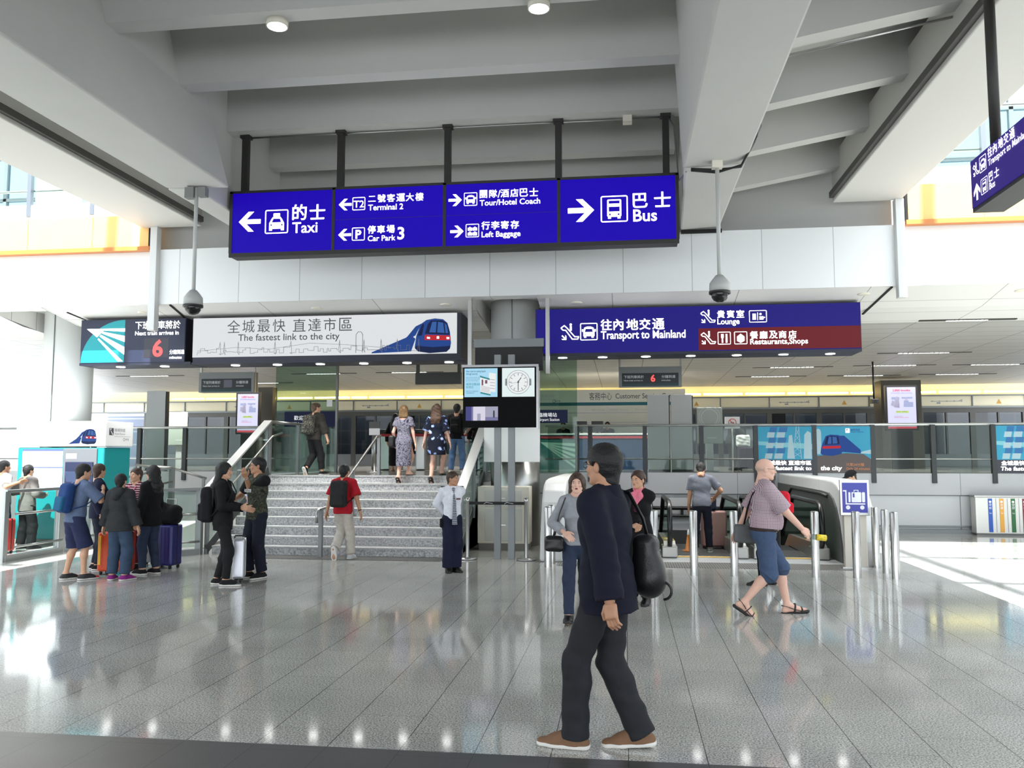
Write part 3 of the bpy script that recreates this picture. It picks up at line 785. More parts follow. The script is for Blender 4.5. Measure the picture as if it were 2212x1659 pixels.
p.line([(-5.08, 3.70), (-5.08, 4.05), (-5.04, 4.10), (-4.98, 4.10), (-4.95, 4.05), (-4.95, 3.70)], .01, 2)
p.build('skyline', [ink, ink, inkm], t)
p = Panel((0, SY - .013, 0)); draw_train(p, -3.93, 3.67, .70, .66, 1.2); p.build('picture', TR_MATS, t)
under_lights(t, (-7.65, -6.78, -5.90, -5.02, -4.16, -3.33), 3.53, SY + .3)
# blue and red sign over the escalators
blue2 = lit('sign_deep_blue', (34, 28, 134), .36)
red2 = lit('sign_dark_red', (118, 32, 40), .34)
t = thing('overhead_sign', 'long blue and red sign for Transport to Mainland, Lounge and Restaurants,Shops', 'sign', (1.4, SY, 3.6))
MB().box((-1.63, SY, 3.62), (4.17, SY + .7, 4.46)).box((-1.63, SY - .004, 3.58), (4.17, SY + .72, 3.63)).build('housing', navy_side, t)
MB().box((-1.62, SY - .012, 3.63), (4.16, SY, 4.45)).build('panel', blue2, t)
MB().box((1.34, SY - .02, 3.645), (4.16, SY - .012, 4.04)).build('red_panel', red2, t)
p = Panel((0, SY - .021, 0), lift=.002)
escal(p, -1.15, 3.86, .32, 0); coach(p, -.80, 3.86, .32, 0, 1)
for i, ch in enumerate('往內地交通'): p.text(ch, -.42 + .235*i, 4.04, .20, bold=.022)
p.text('Transport to Mainland', -.42, 3.88, .15, w=1.53, bold=.014)
p.build('lettering', [letters, blue2], t); p = Panel((0, SY - .021, 0), lift=.002)
escal(p, 1.39, 4.13, .25, 0)
for i, ch in enumerate('貴賓室'): p.text(ch, 1.68 + .17*i, 4.225, .135, bold=.022)
p.text('Lounge', 1.68, 4.11, .105, w=.39, bold=.014)
p.frame(2.24, 4.13, 2.55, 4.35, .012); p.rect(2.30, 4.18, 2.36, 4.29).rect(2.385, 4.17, 2.395, 4.31).rect(2.42, 4.18, 2.49, 4.24).disc(2.44, 4.28, .02).line([(2.46, 4.2), (2.51, 4.22)], .02)
p.build('lettering', [letters, blue2], t); p = Panel((0, SY - .021, 0), lift=.002)
escal(p, 1.39, 3.74, .25, 0)
p.frame(1.68, 3.74, 1.91, 3.97, .012); p.rect(1.75, 3.77, 1.775, 3.93).rect(1.82, 3.77, 1.85, 3.93).rect(1.74, 3.86, 1.785, 3.93)
p.frame(1.97, 3.74, 2.20, 3.97, .012); p.poly([(2.085, 3.765), (2.15, 3.80), (2.15, 3.88), (2.085, 3.93), (2.02, 3.88), (2.02, 3.80)])
for i, ch in enumerate('餐廳及商店'): p.text(ch, 2.25 + .167*i, 3.835, .135, bold=.022)
p.text('Restaurants,Shops', 2.25, 3.735, .10, w=1.0, bold=.014)
p.build('lettering', [letters, blue2], t)
under_lights(t, (-1.15, -.40, .40, 1.22, 2.05, 2.88, 3.70), 3.585, SY + .3)

# ---- blue sign at the right edge, turned sideways
t = thing('direction_sign', 'blue hanging sign at the right edge, turned sideways, with an up arrow for Bus', 'sign', (3.2, 7.4, 3.97))
X0 = 3.14; ya, yb = 7.98, 5.4
m = MB().box((X0, yb, 3.93), (X0 + .26, ya + .02, 4.40))
m.build('housing', frame_black, t)
sgn2 = lit('sign_blue_lit', (52, 36, 132), .36)
MB().box((X0 - .012, yb, 3.965), (X0, ya, 4.395)).build('panel', sgn2, t)
p = Panel((X0 - .012, ya, 0), u=(0, -1, 0), n=(-1, 0, 0))
lt = mat('sign_lilac_letters', (225, 220, 250), .4, emit=(225, 220, 250), es=.9)
escal(p, .06, 4.23, .12, 0); coach(p, .20, 4.22, .14, 0, 1)
for i, ch in enumerate('往內地交通'): p.text(ch, .38 + .105*i, 4.295, .085, bold=.02)
p.text('Transport to Mainland', .38, 4.225, .06, bold=.012)
p.build('lettering', [lt, sgn2], t); p = Panel((X0 - .012, ya, 0), u=(0, -1, 0), n=(-1, 0, 0))
p.arrow(.12, 4.085, .15, 90); bus(p, .21, 4.02, .14, 0, 1)
p.text('巴', .38, 4.085, .08, bold=.02); p.text('士', .49, 4.085, .08, bold=.02); p.text('Bus', .38, 4.02, .06, bold=.012)
p.build('lettering', [lt, sgn2], t)
MB().cyl((X0 + .13, 7.78), .045, 4.40, 6.10, 16).cyl((X0 + .13, 7.78), .085, 6.07, 6.10, 16).build('hanger', frame_black, t)
MB().cyl((X0 + .13, 6.0), .045, 4.40, 6.10, 16).build('hanger', frame_black, t)

# ---- smaller boards hanging over the upper concourse
def small_board(px0, px1, pyt, pyb, Y, lab, six):
    a, b = at(px0, pyb, Y=Y), at(px1, pyb, Y=Y); zt = at(px0, pyt, Y=Y).z; zb = a.z; x0, x1 = a.x, b.x; w = x1 - x0; h = zt - zb
    t = thing('departure_board', lab, 'sign', ((x0+x1)/2, Y, zb))
    MB().box((x0, Y, zb), (x1, Y + .25, zt)).build('housing', grey_metal, t)
    MB().box((x0 + .05*w, Y - .01, zb + .06*h), (x1 - .05*w, Y, zt - .32*h)).build('panel', mat('board_dark', (34, 40, 46), .4), t)
    MB().box((x0 + .05*w, Y - .012, zb + .03*h), (x1 - .05*w, Y - .002, zb + .16*h)).build('teal_band', mat('board_teal', (24, 62, 68), .4), t)
    p = Panel((x0, Y - .01, zb)); g = mat('board_letters', (176, 180, 184), .5, emit=(170, 175, 180), es=.25)
    p.text('下班列車將於', .08*w, .42*h, .15*h, w=.32*w); p.text('Next train arrives in', .08*w, .28*h, .08*h, w=.30*w)
    p.build('lettering', [g], t); p = Panel((x0, Y - .01, zb))
    p.text('分鐘到達', .68*w, .42*h, .15*h, w=.22*w); p.text('minutes', .68*w, .28*h, .08*h, w=.14*w)
    p.build('lettering', [g], t); p = Panel((x0, Y - .01, zb))
    if six: p.text('6', .51*w, .26*h, .34*h, 1, bold=.02)
    else: p.rect(.46*w, .24*h, .61*w, .62*h, 2)
    p.build('number_display', [g, red_led, disp], t)
    for x in (x0 + .02, x1 - .02): MB().box((x - .025, Y + .05, zb), (x + .025, Y + .12, soffit_z(Y) + .02)).build('hanger', steel, t)
small_board(429, 548, 805, 848, 21.5, 'dark next train board hanging below the pale banner, its number square blank', False)
small_board(1337, 1473, 793, 836, 21.5, 'dark next train board with a red 6 above the customer service desk', True)
a, b = at(897, 830, Y=20.8), at(995, 830, Y=20.8); zt = at(897, 805, Y=20.8).z
t = thing('ceiling_sign', 'plain dark grey sign box seen from behind, hanging over the ticket gates', 'sign', (a.x, 20.8, a.z))
MB().box((a.x, 20.8, a.z), (b.x, 20.95, zt)).build('housing', mat('sign_back_grey', (74, 76, 76), .6), t)
for x in (a.x + .05, b.x - .05): MB().box((x - .04, 20.84, zt), (x + .04, 20.9, soffit_z(20.8) + .02)).build('hanger', mat('sign_back_grey'), t)

# ---- lit slots in the soffit
slotm = mat('slot_light', (255, 255, 255), .4, emit=(255, 255, 248), es=2.2)
slotd = mat('slot_dark', (60, 58, 55), .7)
def on_soffit(px, py):
    d = at(px, py, Y=1.0) - Vector((0, 0, CAM_H)); lo, hi = 15.0, 31.0
    for _ in range(50):
        y = (lo + hi) / 2
        if CAM_H + d.z * y > soffit_z(y): hi = y
        else: lo = y
    return Vector((0, 0, CAM_H)) + d * lo
for x0, x1, py in ((2046,2133,691),(1942,2049,762),(2100,2200,787),(1665,1758,793),(1884,1978,789),(1624,1705,813),(1824,1907,811),(2023,2112,808),(281,369,812),(175,221,788),(662,738,807),(846,924,804),(544,604,827),(1225,1316,774),(1458,1560,769)):
    a, b = on_soffit(x0, py), on_soffit(x1, py)
    t = thing('ceiling_light', 'short row of bright slots in the slatted soffit', 'ceiling light', (a.x, a.y, a.z), 'lit slots in the soffit of the lower hall')
    n = 10; w = (b.x - a.x) / n
    MB().box((a.x - .5, a.y, a.z - .012), (b.x + .5, a.y + .09, a.z + .03)).build('recess', slotd, t)
    m = MB()
    for i in range(n): m.box((a.x + i*w, a.y + .01, a.z - .018), (a.x + i*w + w*.72, a.y + .08, a.z - .008))
    m.build('lamp', slotm, t)
# recessed discs in the first soffit bay
for px, py in ((685, 667), (963, 659), (1246, 655), (1865, 636), (2205, 628), (310, 676)):
    a = on_soffit(px, py)
    o = MB().lathe((a.x, a.y, a.z - .012), [(.0, 0), (.09, 0), (.11, .012), (.11, .03)], 20).build('ceiling_speaker', offwhite)
    tag(o, 'small round flush speaker in the pale soffit above the long signs', 'speaker', 'flush speakers in the front soffit')
# downlights on the rib overhead
for px, py, lab in ((599, 46, 'bright round downlight under the concrete rib above the Taxi panel'), (1164, 7, 'bright round downlight under the concrete rib at the top of the photo, near its middle')):
    a = at(px, py, Z=6.97)
    t = thing('downlight', lab, 'downlight', (a.x, a.y, 6.98))
    MB().lathe((a.x, a.y, 6.90), [(.115, .0), (.13, .0), (.13, .08), (.115, .08)], 28).build('trim_ring', offwhite, t)
    MB().cyl((a.x, a.y), .115, 6.905, 6.95, 28).build('lamp', mat('downlight_strong', (255, 255, 255), .4, emit=(255, 255, 255), es=14), t)
# dome cameras on poles
def dome(px, py, X, Y, ztop, lab, brk):
    t = thing('security_camera', lab, 'camera', (X, Y, ztop))
    zc = at(px, py, Y=Y).z
    MB().cyl((X, Y), .028, zc + .12, ztop, 14).build('pole', mat('pole_grey', (190, 192, 190), .5), t)
    MB().lathe((X, Y, zc), [(.0, .16), (.05, .16), (.10, .10), (.135, .05), (.14, -.06), (.10, -.07)], 26).build('housing', mat('camera_grey', (176, 178, 176), .45), t)
    MB().lathe((X, Y, zc - .06), [(.145, .0), (.145, -.035), (.125, -.04)], 26).build('rim', black, t)
    MB().lathe((X, Y, zc - .09), [(.115, .0), (.11, -.05), (.08, -.095), (.04, -.115), (.001, -.12)], 26).build('dome', mat('smoked_dome', (14, 14, 15), .08), t)
    if brk: MB().box((X - .16, Y - .06, ztop - .16), (X - .02, Y + .06, ztop)).box((X + .04, Y - .05, ztop - .14), (X + .16, Y + .06, ztop)).build('bracket', mat('bracket_grey', (120, 122, 120), .5), t)
    else: MB().box((X - .07, Y - .06, ztop - .10), (X + .07, Y + .06, ztop)).build('bracket', offwhite, t)
dome(1555, 620, 1.29, 11.6, 5.76, 'dome security camera on a pole below the right concrete beam', False)
dome(424, 650, -6.32, 11.7, 5.74, 'dome security camera on a pole below the left concrete beam', True)
t = thing('cable_bundle', 'dark cables and small boxes on the side of the right beam', 'cables', (1.7, 11.2, 5.9))
for k in range(3):
    MB().tube([(.95, 11.75, 5.72 - .012*k), (1.3, 11.72, 5.68 - .02*k), (1.62, 11.7 - .04*k, 5.70), (1.745, 11.3 - .1*k, 5.9), (1.745, 10.6 - .12*k, 6.22)], .016, 6).build('cable', black, t)
MB().box((1.71, 10.2, 6.05), (1.80, 10.75, 6.35)).box((1.71, 10.9, 5.95), (1.78, 11.2, 6.1)).build('junction_box', grey_metal, t)
MB().tube([(1.75, 9.47, 6.18), (3.9, 9.47, 6.58)], .014, 6).build('pipe', steel, t)
# ================================================================== balustrades, escalators, furniture
pane = glass_mat('balustrade_glass', (226, 234, 231), 0.08)
# ---- stair balustrades
def stair_rail(X, s, lab, zb0, zt0):
    """X = line of the glass, s = +1 when the steps lie on the +X side"""
    t = thing('stair_balustrade', lab, 'balustrade', (X, 15.6, 0))
    ya, yb = 14.40, 16.95
    MB().bar((X, ya, zb0), (X, yb, zt0), .17, .035).build('top_rail', mat('rail_flat_steel', (176, 178, 176), .4, .5), t)
    k = (zt0 - zb0) / (yb - ya)
    m = MB().prism([(ya + .02, .08), (yb, .08 + k*(yb - ya) * .98), (yb, zt0 - .03), (ya + .02, zb0 - .03)], (X - .008, 0, 0), (0, 1, 0), (0, 0, 1), (.016, 0, 0))
    m.build('glass_panel', pane, t)
    for y in (ya + .04, 15.65, yb - .04):
        z0 = 0 if y < 15 else RH * int((y - SY0) / TR + 1) if s == 0 else max(0, (y - SY0) * RH / TR)
        MB().box((X - .03, y - .035, z0), (X + .03, y + .035, zb0 + k*(y - ya) - .02)).build('post', grey_metal, t)
    xi = X + s * .14
    MB().tube([(xi, ya - .15, zb0 - .25), (xi, ya + .1, zb0 - .22), (xi, yb - .1, zb0 - .22 + k*(yb - ya - .2)), (xi, yb + .4, zt0 - .24)], .021, 10).build('handrail', steel, t)
    MB().bar((X + s*.02, ya, .10), (X + s*.02, yb, .10 + k*(yb - ya)), .04, .16).build('stringer', steel_dark, t)
    for y in (ya + .3, 15.6, yb - .2):
        z = zb0 - .22 + k*(y - ya - .1)
        MB().box((min(X, xi), y - .02, z - .03), (max(X, xi), y + .02, z - .01)).build('bracket', steel, t)
stair_rail(SX0 - .1, 1, 'glass balustrade with a flat steel rail up the left side of the steps', 1.13, 2.46)
stair_rail(SX1 + .1, -1, 'glass balustrade with a flat steel rail up the right side of the steps', 1.14, 2.42)
t = thing('stair_handrail', 'thin steel handrail on two posts up the middle of the steps', 'handrail', (-5.1, 15.6, 0))
MB().tube([(-5.22, 14.05, .60), (-5.22, 14.03, .76), (-5.22, 14.12, .82), (-5.2, 14.5, .84), (-5.03, 16.9, 2.13), (-5.03, 17.15, 2.15)], .024, 12).build('handrail', steel, t)
MB().box((-5.25, 14.20, 0), (-5.19, 14.28, .82)).build('post', grey_metal, t)
MB().box((-5.06, 17.0, LZ), (-5.0, 17.08, 2.14)).build('post', grey_metal, t)
MB().box((-5.15, 15.6, RH*4), (-5.09, 15.66, 1.46)).build('post', grey_metal, t)

# ---- long glass balustrade on the edge of the upper concourse
def long_rail(name, x0, x1, posts, lab, Y=20.4):
    t = thing('concourse_balustrade', lab, 'balustrade', ((x0+x1)/2, Y, LZ))
    MB().tube([(x0, Y, 2.45), (x1, Y, 2.45)], .032, 12).build('top_rail', mat('rail_light', (205, 207, 206), .3, .6), t)
    MB().tube([(x0, Y - .03, 1.66), (x1, Y - .03, 1.66)], .016, 8).build('lower_rail', steel, t)
    xs = sorted(posts)
    for x in xs: MB().box((x - .05, Y - .08, 1.12), (x + .05, Y + .02, 2.44)).build('post', mat('post_charcoal', (52, 56, 58), .45, .3), t)
    ed = [x0] + xs + [x1]
    for a, b in zip(ed[:-1], ed[1:]):
        if b - a > .2: MB().box((a + .06, Y - .015, LZ + .01), (b - .06, Y + .005, 2.42)).build('glass_panel', pane, t)
    return t
pr = [at(px, 960, Y=20.4).x for px in (1393, 1515, 1632, 1758, 1884, 2014, 2144)]
long_rail('right', -1.9, 14.5, [at(px, 960, Y=20.4).x for px in (1247, 1275)] + pr, 'long glass balustrade with dark posts above the escalators')
long_rail('left', -19.5, SX0 - .2, [at(px, 960, Y=20.4).x for px in (303, 401)] + [-13.6], 'glass balustrade with dark posts behind the ticket machine')
# returns along the stair landing
for X, lab, sx in ((SX0 - .1, 'short glass balustrade along the left side of the stair landing', 1), (SX1 + .1, 'short glass balustrade along the right side of the stair landing', -1)):
    t = thing('landing_balustrade', lab, 'balustrade', (X, 18.6, LZ))
    MB().tube([(X, 17.0, 2.45), (X, 20.3, 2.45)], .03, 10).build('top_rail', steel, t)
    for y in (17.05, 18.6, 20.2): MB().box((X - .03, y - .04, LZ - .1), (X + .03, y + .04, 2.44)).build('post', grey_metal, t)
    for a, b in ((17.12, 18.54), (18.66, 20.14)): MB().box((X - .008, a, LZ + .02), (X + .008, b, 2.40)).build('glass_panel', pane, t)

# ---- advertising pictures on the balustrade glass
sky_c = mat('poster_cyan', (62, 152, 184), .5, spec=.2); sea_c = mat('poster_light_cyan', (128, 190, 202), .5, spec=.2); road = mat('poster_dark', (46, 48, 62), .4)
tow = mat('poster_tower_blue', (58, 112, 164), .5, spec=.2); tow2 = mat('poster_tower_pale', (164, 190, 200), .5, spec=.2); brn = mat('poster_brown', (70, 60, 58), .4); org = mat('poster_orange', (206, 130, 76), .5)
def poster(px0, px1, kind, lab):
    a = at(px0, 960, Y=20.33).x; b = at(px1, 960, Y=20.33).x; w = b - a; z0, h = 1.35, 1.06
    t = thing('poster', lab, 'poster', ((a+b)/2, 20.33, z0), 'train adverts on the balustrade')
    MB().box((a, 20.33, z0), (b, 20.345, z0 + h)).build('sheet', sky_c if kind != 0 else sky_c, t)
    p = Panel((a, 20.33, z0), lift=.002); F = lambda L: [(w*x, h*y) for x, y in L]
    if kind in (0, 2):
        p.rect(0, 0, w, .28*h, 0)
        p.poly(F([(0,.60),(1,.50),(1,.62),(0,.68)]), 1)
        for tx, tw in ((.16, .13), (.33, .15)):
            for j in range(6):
                o = .035 * (j % 2) + .012*j
                p.poly(F([(tx+o-.05,.30+.115*j),(tx+o+tw-.05,.30+.115*j),(tx+o+tw-.03,.415+.115*j),(tx+o-.03,.415+.115*j)]), 2 if j % 2 else 3)
        p.poly(F([(.52,.30),(.66,.30),(.62,.82),(.56,.80)]), 3); p.poly(F([(.82,.30),(.97,.30),(.96,.86),(.9,.9),(.84,.82)]), 3)
        p.line(F([(.62,.30),(.70,1.0)]), .012, 3); p.line(F([(.78,.30),(.74,1.0)]), .012, 3)
        for j in range(5): p.line(F([(.64+.012*j,.34+.12*j),(.77-.008*j,.44+.12*j)]), .008, 3); p.line(F([(.77-.008*j,.34+.12*j),(.65+.012*j,.44+.12*j)]), .008, 3)
        q = p.lift; p.lift += .002
        p.text('全城最快 直達市區', .09*w, .165*h, .095*h, 4, w=.86*w, bold=.03)
        p.text('The fastest link to', .07*w, .055*h, .085*h, 4, w=.88*w, bold=.02, slant=.12); p.lift = q
        p.build('picture', [road, sea_c, tow, tow2, letters], t)
    else:
        p.poly(F([(0,0),(1,0),(1,.28),(.86,.40),(.55,.42),(0,.36)]), 1)
        p.rect(.01*w, .40*h, .11*w, .86*h, 3).disc(.06*w, .86*h, .05*w, 3, 14, .09*h)
        p.poly(F([(.78,.42),(1,.40),(1,.50),(.85,.46)]), 3)
        q = p.lift; p.lift += .002
        # train running to the right, coaches behind it
        T = lambda L: [(w*(.09 + .72*x), h*(.36 + .46*y)) for x, y in L]
        p.poly(T([(.40,.95),(.60,.95),(1.0,.28),(1.0,.12),(.5,.2)]), 4)
        p.poly(T([(.0,.12),(.06,.04),(.30,.0),(.52,.10),(.60,.5),(.56,.85),(.46,.98),(.25,1.0),(.14,.93),(.06,.60),(.02,.38)]), 4)
        p.lift += .001; p.poly(T([(.10,.52),(.48,.56),(.46,.90),(.30,.95),(.16,.90)]), 5)
        p.lift += .001; p.poly(T([(.18,.56),(.28,.57),(.28,.90),(.22,.90)]), 6); p.poly(T([(.31,.57),(.43,.59),(.41,.88),(.31,.91)]), 6)
        p.poly(T([(.04,.34),(.50,.36),(.50,.48),(.06,.46)]), 7)
        p.lift += .001; p.text('the city', .08*w, .055*h, .095*h, 8, w=.38*w, bold=.02, slant=.12)
        p.text('只需24分鐘', .54*w, .14*h, .07*h, 9); p.text('Only 24 minutes', .54*w, .06*h, .06*h, 9, w=.42*w)
        p.rect(.55*w, .86*h, .62*w, .95*h, 8); p.poly(F([(.56,.94),(.60,.94),(.58,.91),(.615,.87),(.57,.90)]), 1); p.text('機場快綫', .64*w, .90*h, .045*h, 6); p.text('Airport Express', .64*w, .865*h, .03*h, 6)
        p.lift = q
        p.build('picture', [road, brn, tow, tow2, train_blue, train_dark, train_glass, train_red, letters, org], t)
poster(1638, 1757, 0, 'blue advert of towers reading fastest link to, on the balustrade behind the bald man')
poster(1761, 1882, 1, 'blue advert of a train reading the city and Only 24 minutes, on the balustrade')
poster(2150, 2272, 2, 'blue advert cut by the right edge of the photo, on the balustrade')

# ---- escalators: glass balustrades, black handrails, skirts, steps
hr = mat('black_handrail', (14, 14, 15), .3)
eskirt = mat('escalator_steel', (168, 168, 164), .35, .9)
step_dark = mat('escalator_step', (44, 45, 46), .55, .5)
def zdeck(y): return 0.0 if y < 17.3 else -(y - 17.3) * .577
def balustrade(t, X, side):
    top = [(X, 15.0, .16), (X, 14.86, .30), (X, 14.82, .50), (X, 14.86, .76), (X, 15.0, .90), (X, 15.2, .94), (X, 17.3, .94)] + [(X, 17.3 + k*.6, .94 - k*.6*.577) for k in range(1, 6)]
    m = MB()
    rail = MB().tube(top, .043, 12, flat=1.0).tube([(X, 15.0, .16), (X, 15.2, .13), (X, 15.5, .12)], .043, 10); rail.build('handrail', hr, t)
    poly = [(15.02, .14), (14.90, .30), (14.86, .50), (14.90, .74), (15.02, .86), (15.2, .90), (17.3, .90), (20.3, -.83), (20.3, -1.6), (17.3, .10)]
    MB().prism(poly, (X - .006, 0, 0), (0, 1, 0), (0, 0, 1), (.012, 0, 0)).build('glass_panel', glass_green, t)
    MB().prism([(14.98, 0.002), (15.0, .22), (15.15, .27), (16.2, .24), (17.3, .22), (20.3, -1.51), (20.3, -1.95), (17.3, .002)], (X - .10, 0, 0), (0, 1, 0), (0, 0, 1), (.20, 0, 0)).build('skirt', eskirt, t)
    MB().box((X - .13, 14.90, .002), (X + .13, 15.35, .20)).build('newel_cap', eskirt, t, bevel=.02)
    p = Panel((X - .09, 15.25, .272), u=(1, 0, 0), v=(0, 1, -.028), n=(0, 0, 1), lift=.006)
    y_ = mat('hazard_yellow', (226, 178, 60), .5)
    p.rect(0, 0, .18, .16, 0).rect(.02, .22, .16, .42, 1).rect(0, .48, .18, .66, 0); p.build('warning_sticker', [y_, offwhite], t)
def escalator(xa, xb, lab):
    t = thing('escalator', lab, 'escalator', ((xa+xb)/2, 15, 0), 'escalators going down under the concourse')
    balustrade(t, xa, 1); balustrade(t, xb, -1)
    w0, w1 = xa + .12, xb - .12
    m = MB().box((w0, 15.35, .003), (w1, 16.30, .008)); m.build('comb_plate', mat('comb_plate_dark', (70, 71, 72), .5, .4), t)
    m = MB()
    for k in range(16):
        y = 16.3 + k * .26; z = zdeck(y + .13)
        m.box((w0, y, z - .30), (w1, y + .255, z - .002))
    m.build('steps', step_dark, t)
    MB().box((w0 - .05, 15.10, .002), (w1 + .05, 15.18, .006)).build('yellow_line', mat('line_yellow', (226, 178, 60), .5), t)
    return t
escalator(-.72, .42, 'escalator down nearest the white rounded panel, mostly behind the man in the blazer')
escalator(.74, 1.92, 'escalator down in the middle, where the man in the grey T-shirt stands')
escalator(2.26, 3.24, 'escalator down beside the dark right-hand enclosure')
o = MB().box((PX0 - .2, 14.40, 0.0), (PX1, 15.0, .002)).build('landing_plate', mat('pale_steel_plate', (186, 188, 190), .4, .3)); tag(o, 'pale steel landing plates in front of the escalators', 'floor plate')
gm = bpy.data.materials.new('drain_grille'); gm.use_nodes = True
nt = gm.node_tree; wv = nt.nodes.new('ShaderNodeTexWave'); wv.inputs['Scale'].default_value = 8; wv.bands_direction = 'X'
tc = nt.nodes.new('ShaderNodeTexCoord'); crp = nt.nodes.new('ShaderNodeValToRGB'); crp.color_ramp.elements[0].color = lin((58, 58, 57)); crp.color_ramp.elements[1].color = lin((128, 126, 122)); crp.color_ramp.elements[0].position = .4; crp.color_ramp.elements[1].position = .5
nt.links.new(tc.outputs['Object'], wv.inputs['Vector']); nt.links.new(wv.outputs['Fac'], crp.inputs[0]); nt.links.new(crp.outputs[0], nt.nodes['Principled BSDF'].inputs['Base Color']); nt.nodes['Principled BSDF'].inputs['Roughness'].default_value = .45
o = MB().box((PX0 - .1, 13.65, 0), (3.5, 14.32, .004)).build('floor_grille', gm); tag(o, 'ribbed metal entrance grille let into the floor before the escalators', 'grille')
t = thing('wall_rail', 'two black horizontal rails along the wall behind the escalators', 'rail', (1.2, 20.3, .5))
MB().tube([(PX0, 20.3, .52), (PX1, 20.3, .52)], .045, 10).build('bar', hr, t); MB().tube([(PX0, 20.3, .34), (PX1, 20.3, .34)], .03, 10).build('bar', hr, t)
for x in (-.4, 1.3, 3.0): MB().box((x - .03, 20.3, .32), (x + .03, 20.42, .56)).build('bracket', hr, t)

# ---- curved enclosures either side of the escalators
prof = [(20.34, 0), (20.34, 1.33), (15.75, 1.33), (15.2, 1.31), (14.9, 1.25), (14.68, 1.13), (14.52, .95), (14.38, .70), (14.22, .38), (14.12, 0)]
encw = panel_mat('enclosure_white', (226, 227, 225), 1.5, 5.0, .006, (170, 170, 168), .35, 'YZ', shift=(0, .3, 2.0))
t = thing('escalator_enclosure', 'dark lined enclosure with curved white edge right of the escalators', 'enclosure', (3.72, 17, 0))
MB().prism(prof, (3.50, 0, 0), (0, 1, 0), (0, 0, 1), (.46, 0, 0)).build('shell', encw, t, bevel=.03)
inner = [(20.3, 0), (20.3, 1.12), (16.0, 1.12), (15.4, 1.10), (15.1, 1.02), (14.9, .88), (14.74, .66), (14.6, .34), (14.5, 0)]
MB().prism(inner, (3.47, 0, 0), (0, 1, 0), (0, 0, 1), (.03, 0, 0)).build('lining', panel_mat('lining_dark', (84, 87, 85), 1.6, 5, .01, (50, 52, 52), .5, 'YZ', shift=(0, .4, 2)), t)
MB().tube([(3.46, 19.6, .0), (3.46, 18.9, .95), (3.46, 18.6, 1.07), (3.46, 16.0, 1.07), (3.46, 15.4, 1.04)], .03, 8).build('edge_band', mat('edge_band_dark', (40, 41, 40), .5), t)
t = thing('escalator_enclosure', 'white rounded enclosure left of the escalators, beside the two close bollards', 'enclosure', (-1.22, 17, 0))
MB().prism(prof, (-1.42, 0, 0), (0, 1, 0), (0, 0, 1), (.40, 0, 0)).build('shell', encw, t, bevel=.04)

# ---- bollards
bs = mat('bollard_steel', (190, 190, 188), .22, 1.0)
BG = 'steel bollards in front of the escalators'
bl = [(.41, 12.84, 'bollard right behind the blazer man, by the woman with the pink scarf'), (.98, 12.83, 'bollard in front of the man in the grey T-shirt'),
      (1.56, 12.86, 'bollard just left of the bald man, in the row before the escalators'), (2.70, 12.86, 'bollard behind the yellow-labelled bottle'),
      (3.28, 12.90, 'leftmost bollard by the luggage trolley sign'), (3.86, 14.04, 'farthest bollard beside the luggage trolley sign'), (3.84, 13.45, 'middle of the three bollards right of the trolley sign'), (3.80, 12.87, 'nearest and rightmost bollard of the group by the trolley sign'),
      (-1.22, 13.47, 'nearer of the two bollards by the white rounded enclosure'), (-1.20, 13.93, 'farther of the two bollards by the white rounded enclosure'),
      (2.13, 12.85, 'bollard hidden behind the bald man walking by')]
proto = None
for x, y, lab in bl:
    if proto is None:
        proto = MB().lathe((0, 0, 0), [(.058, 0), (.058, .925), (.052, .94), (.0, .942)], 24).build('bollard', bs); proto.location = (x, y, 0); tag(proto, lab, 'bollard', BG)
    else:
        c = proto.copy(); COL.objects.link(c); c.location = (x, y, 0); c['label'] = lab

# ---- luggage trolley sign
t = thing('trolley_sign', 'blue sign with a white luggage trolley in a silver frame on a pale post', 'sign', (3.62, 14.0, 0))
tx, ty = 3.33, 13.86
MB().box((tx + .02, ty, 0), (tx + .36, ty + .10, .86)).build('stand', mat('stand_beige', (206, 200, 188), .4, .2), t, bevel=.01)
MB().box((tx - .02, ty - .02, 0), (tx + .42, ty + .13, .03)).build('base', steel, t)
MB().box((tx - .04, ty - .05, .82), (tx + .40, ty - .01, 1.37)).build('frame', steel, t, bevel=.008)
MB().box((tx - .005, ty - .058, .865), (tx + .365, ty - .05, 1.325)).build('panel', mat('sign_blue_print', (52, 58, 160), .35), t)
p = Panel((tx, ty - .058, .86), lift=.002); wpr = mat('print_white', (235, 236, 240), .4); bpr = mat('sign_blue_print')
p.rect(.005, .33, .05, .35).rect(.04, .14, .058, .35).rect(.04, .13, .33, .15).disc(.075, .085, .032).disc(.285, .085, .032)
p.rrect(.085, .165, .115, .32, .012).rrect(.285, .165, .33, .32, .015).rrect(.13, .165, .275, .32, .012)
p.rect(.165, .32, .175, .355).rect(.225, .32, .235, .355).rect(.165, .345, .235, .355)
q = p.lift; p.lift += .002; p.rect(.15, .24, .175, .30, 1).line([(.162, .30), (.18, .335)], .006, 1); p.lift = q
p.build('pictogram', [wpr, bpr], t)

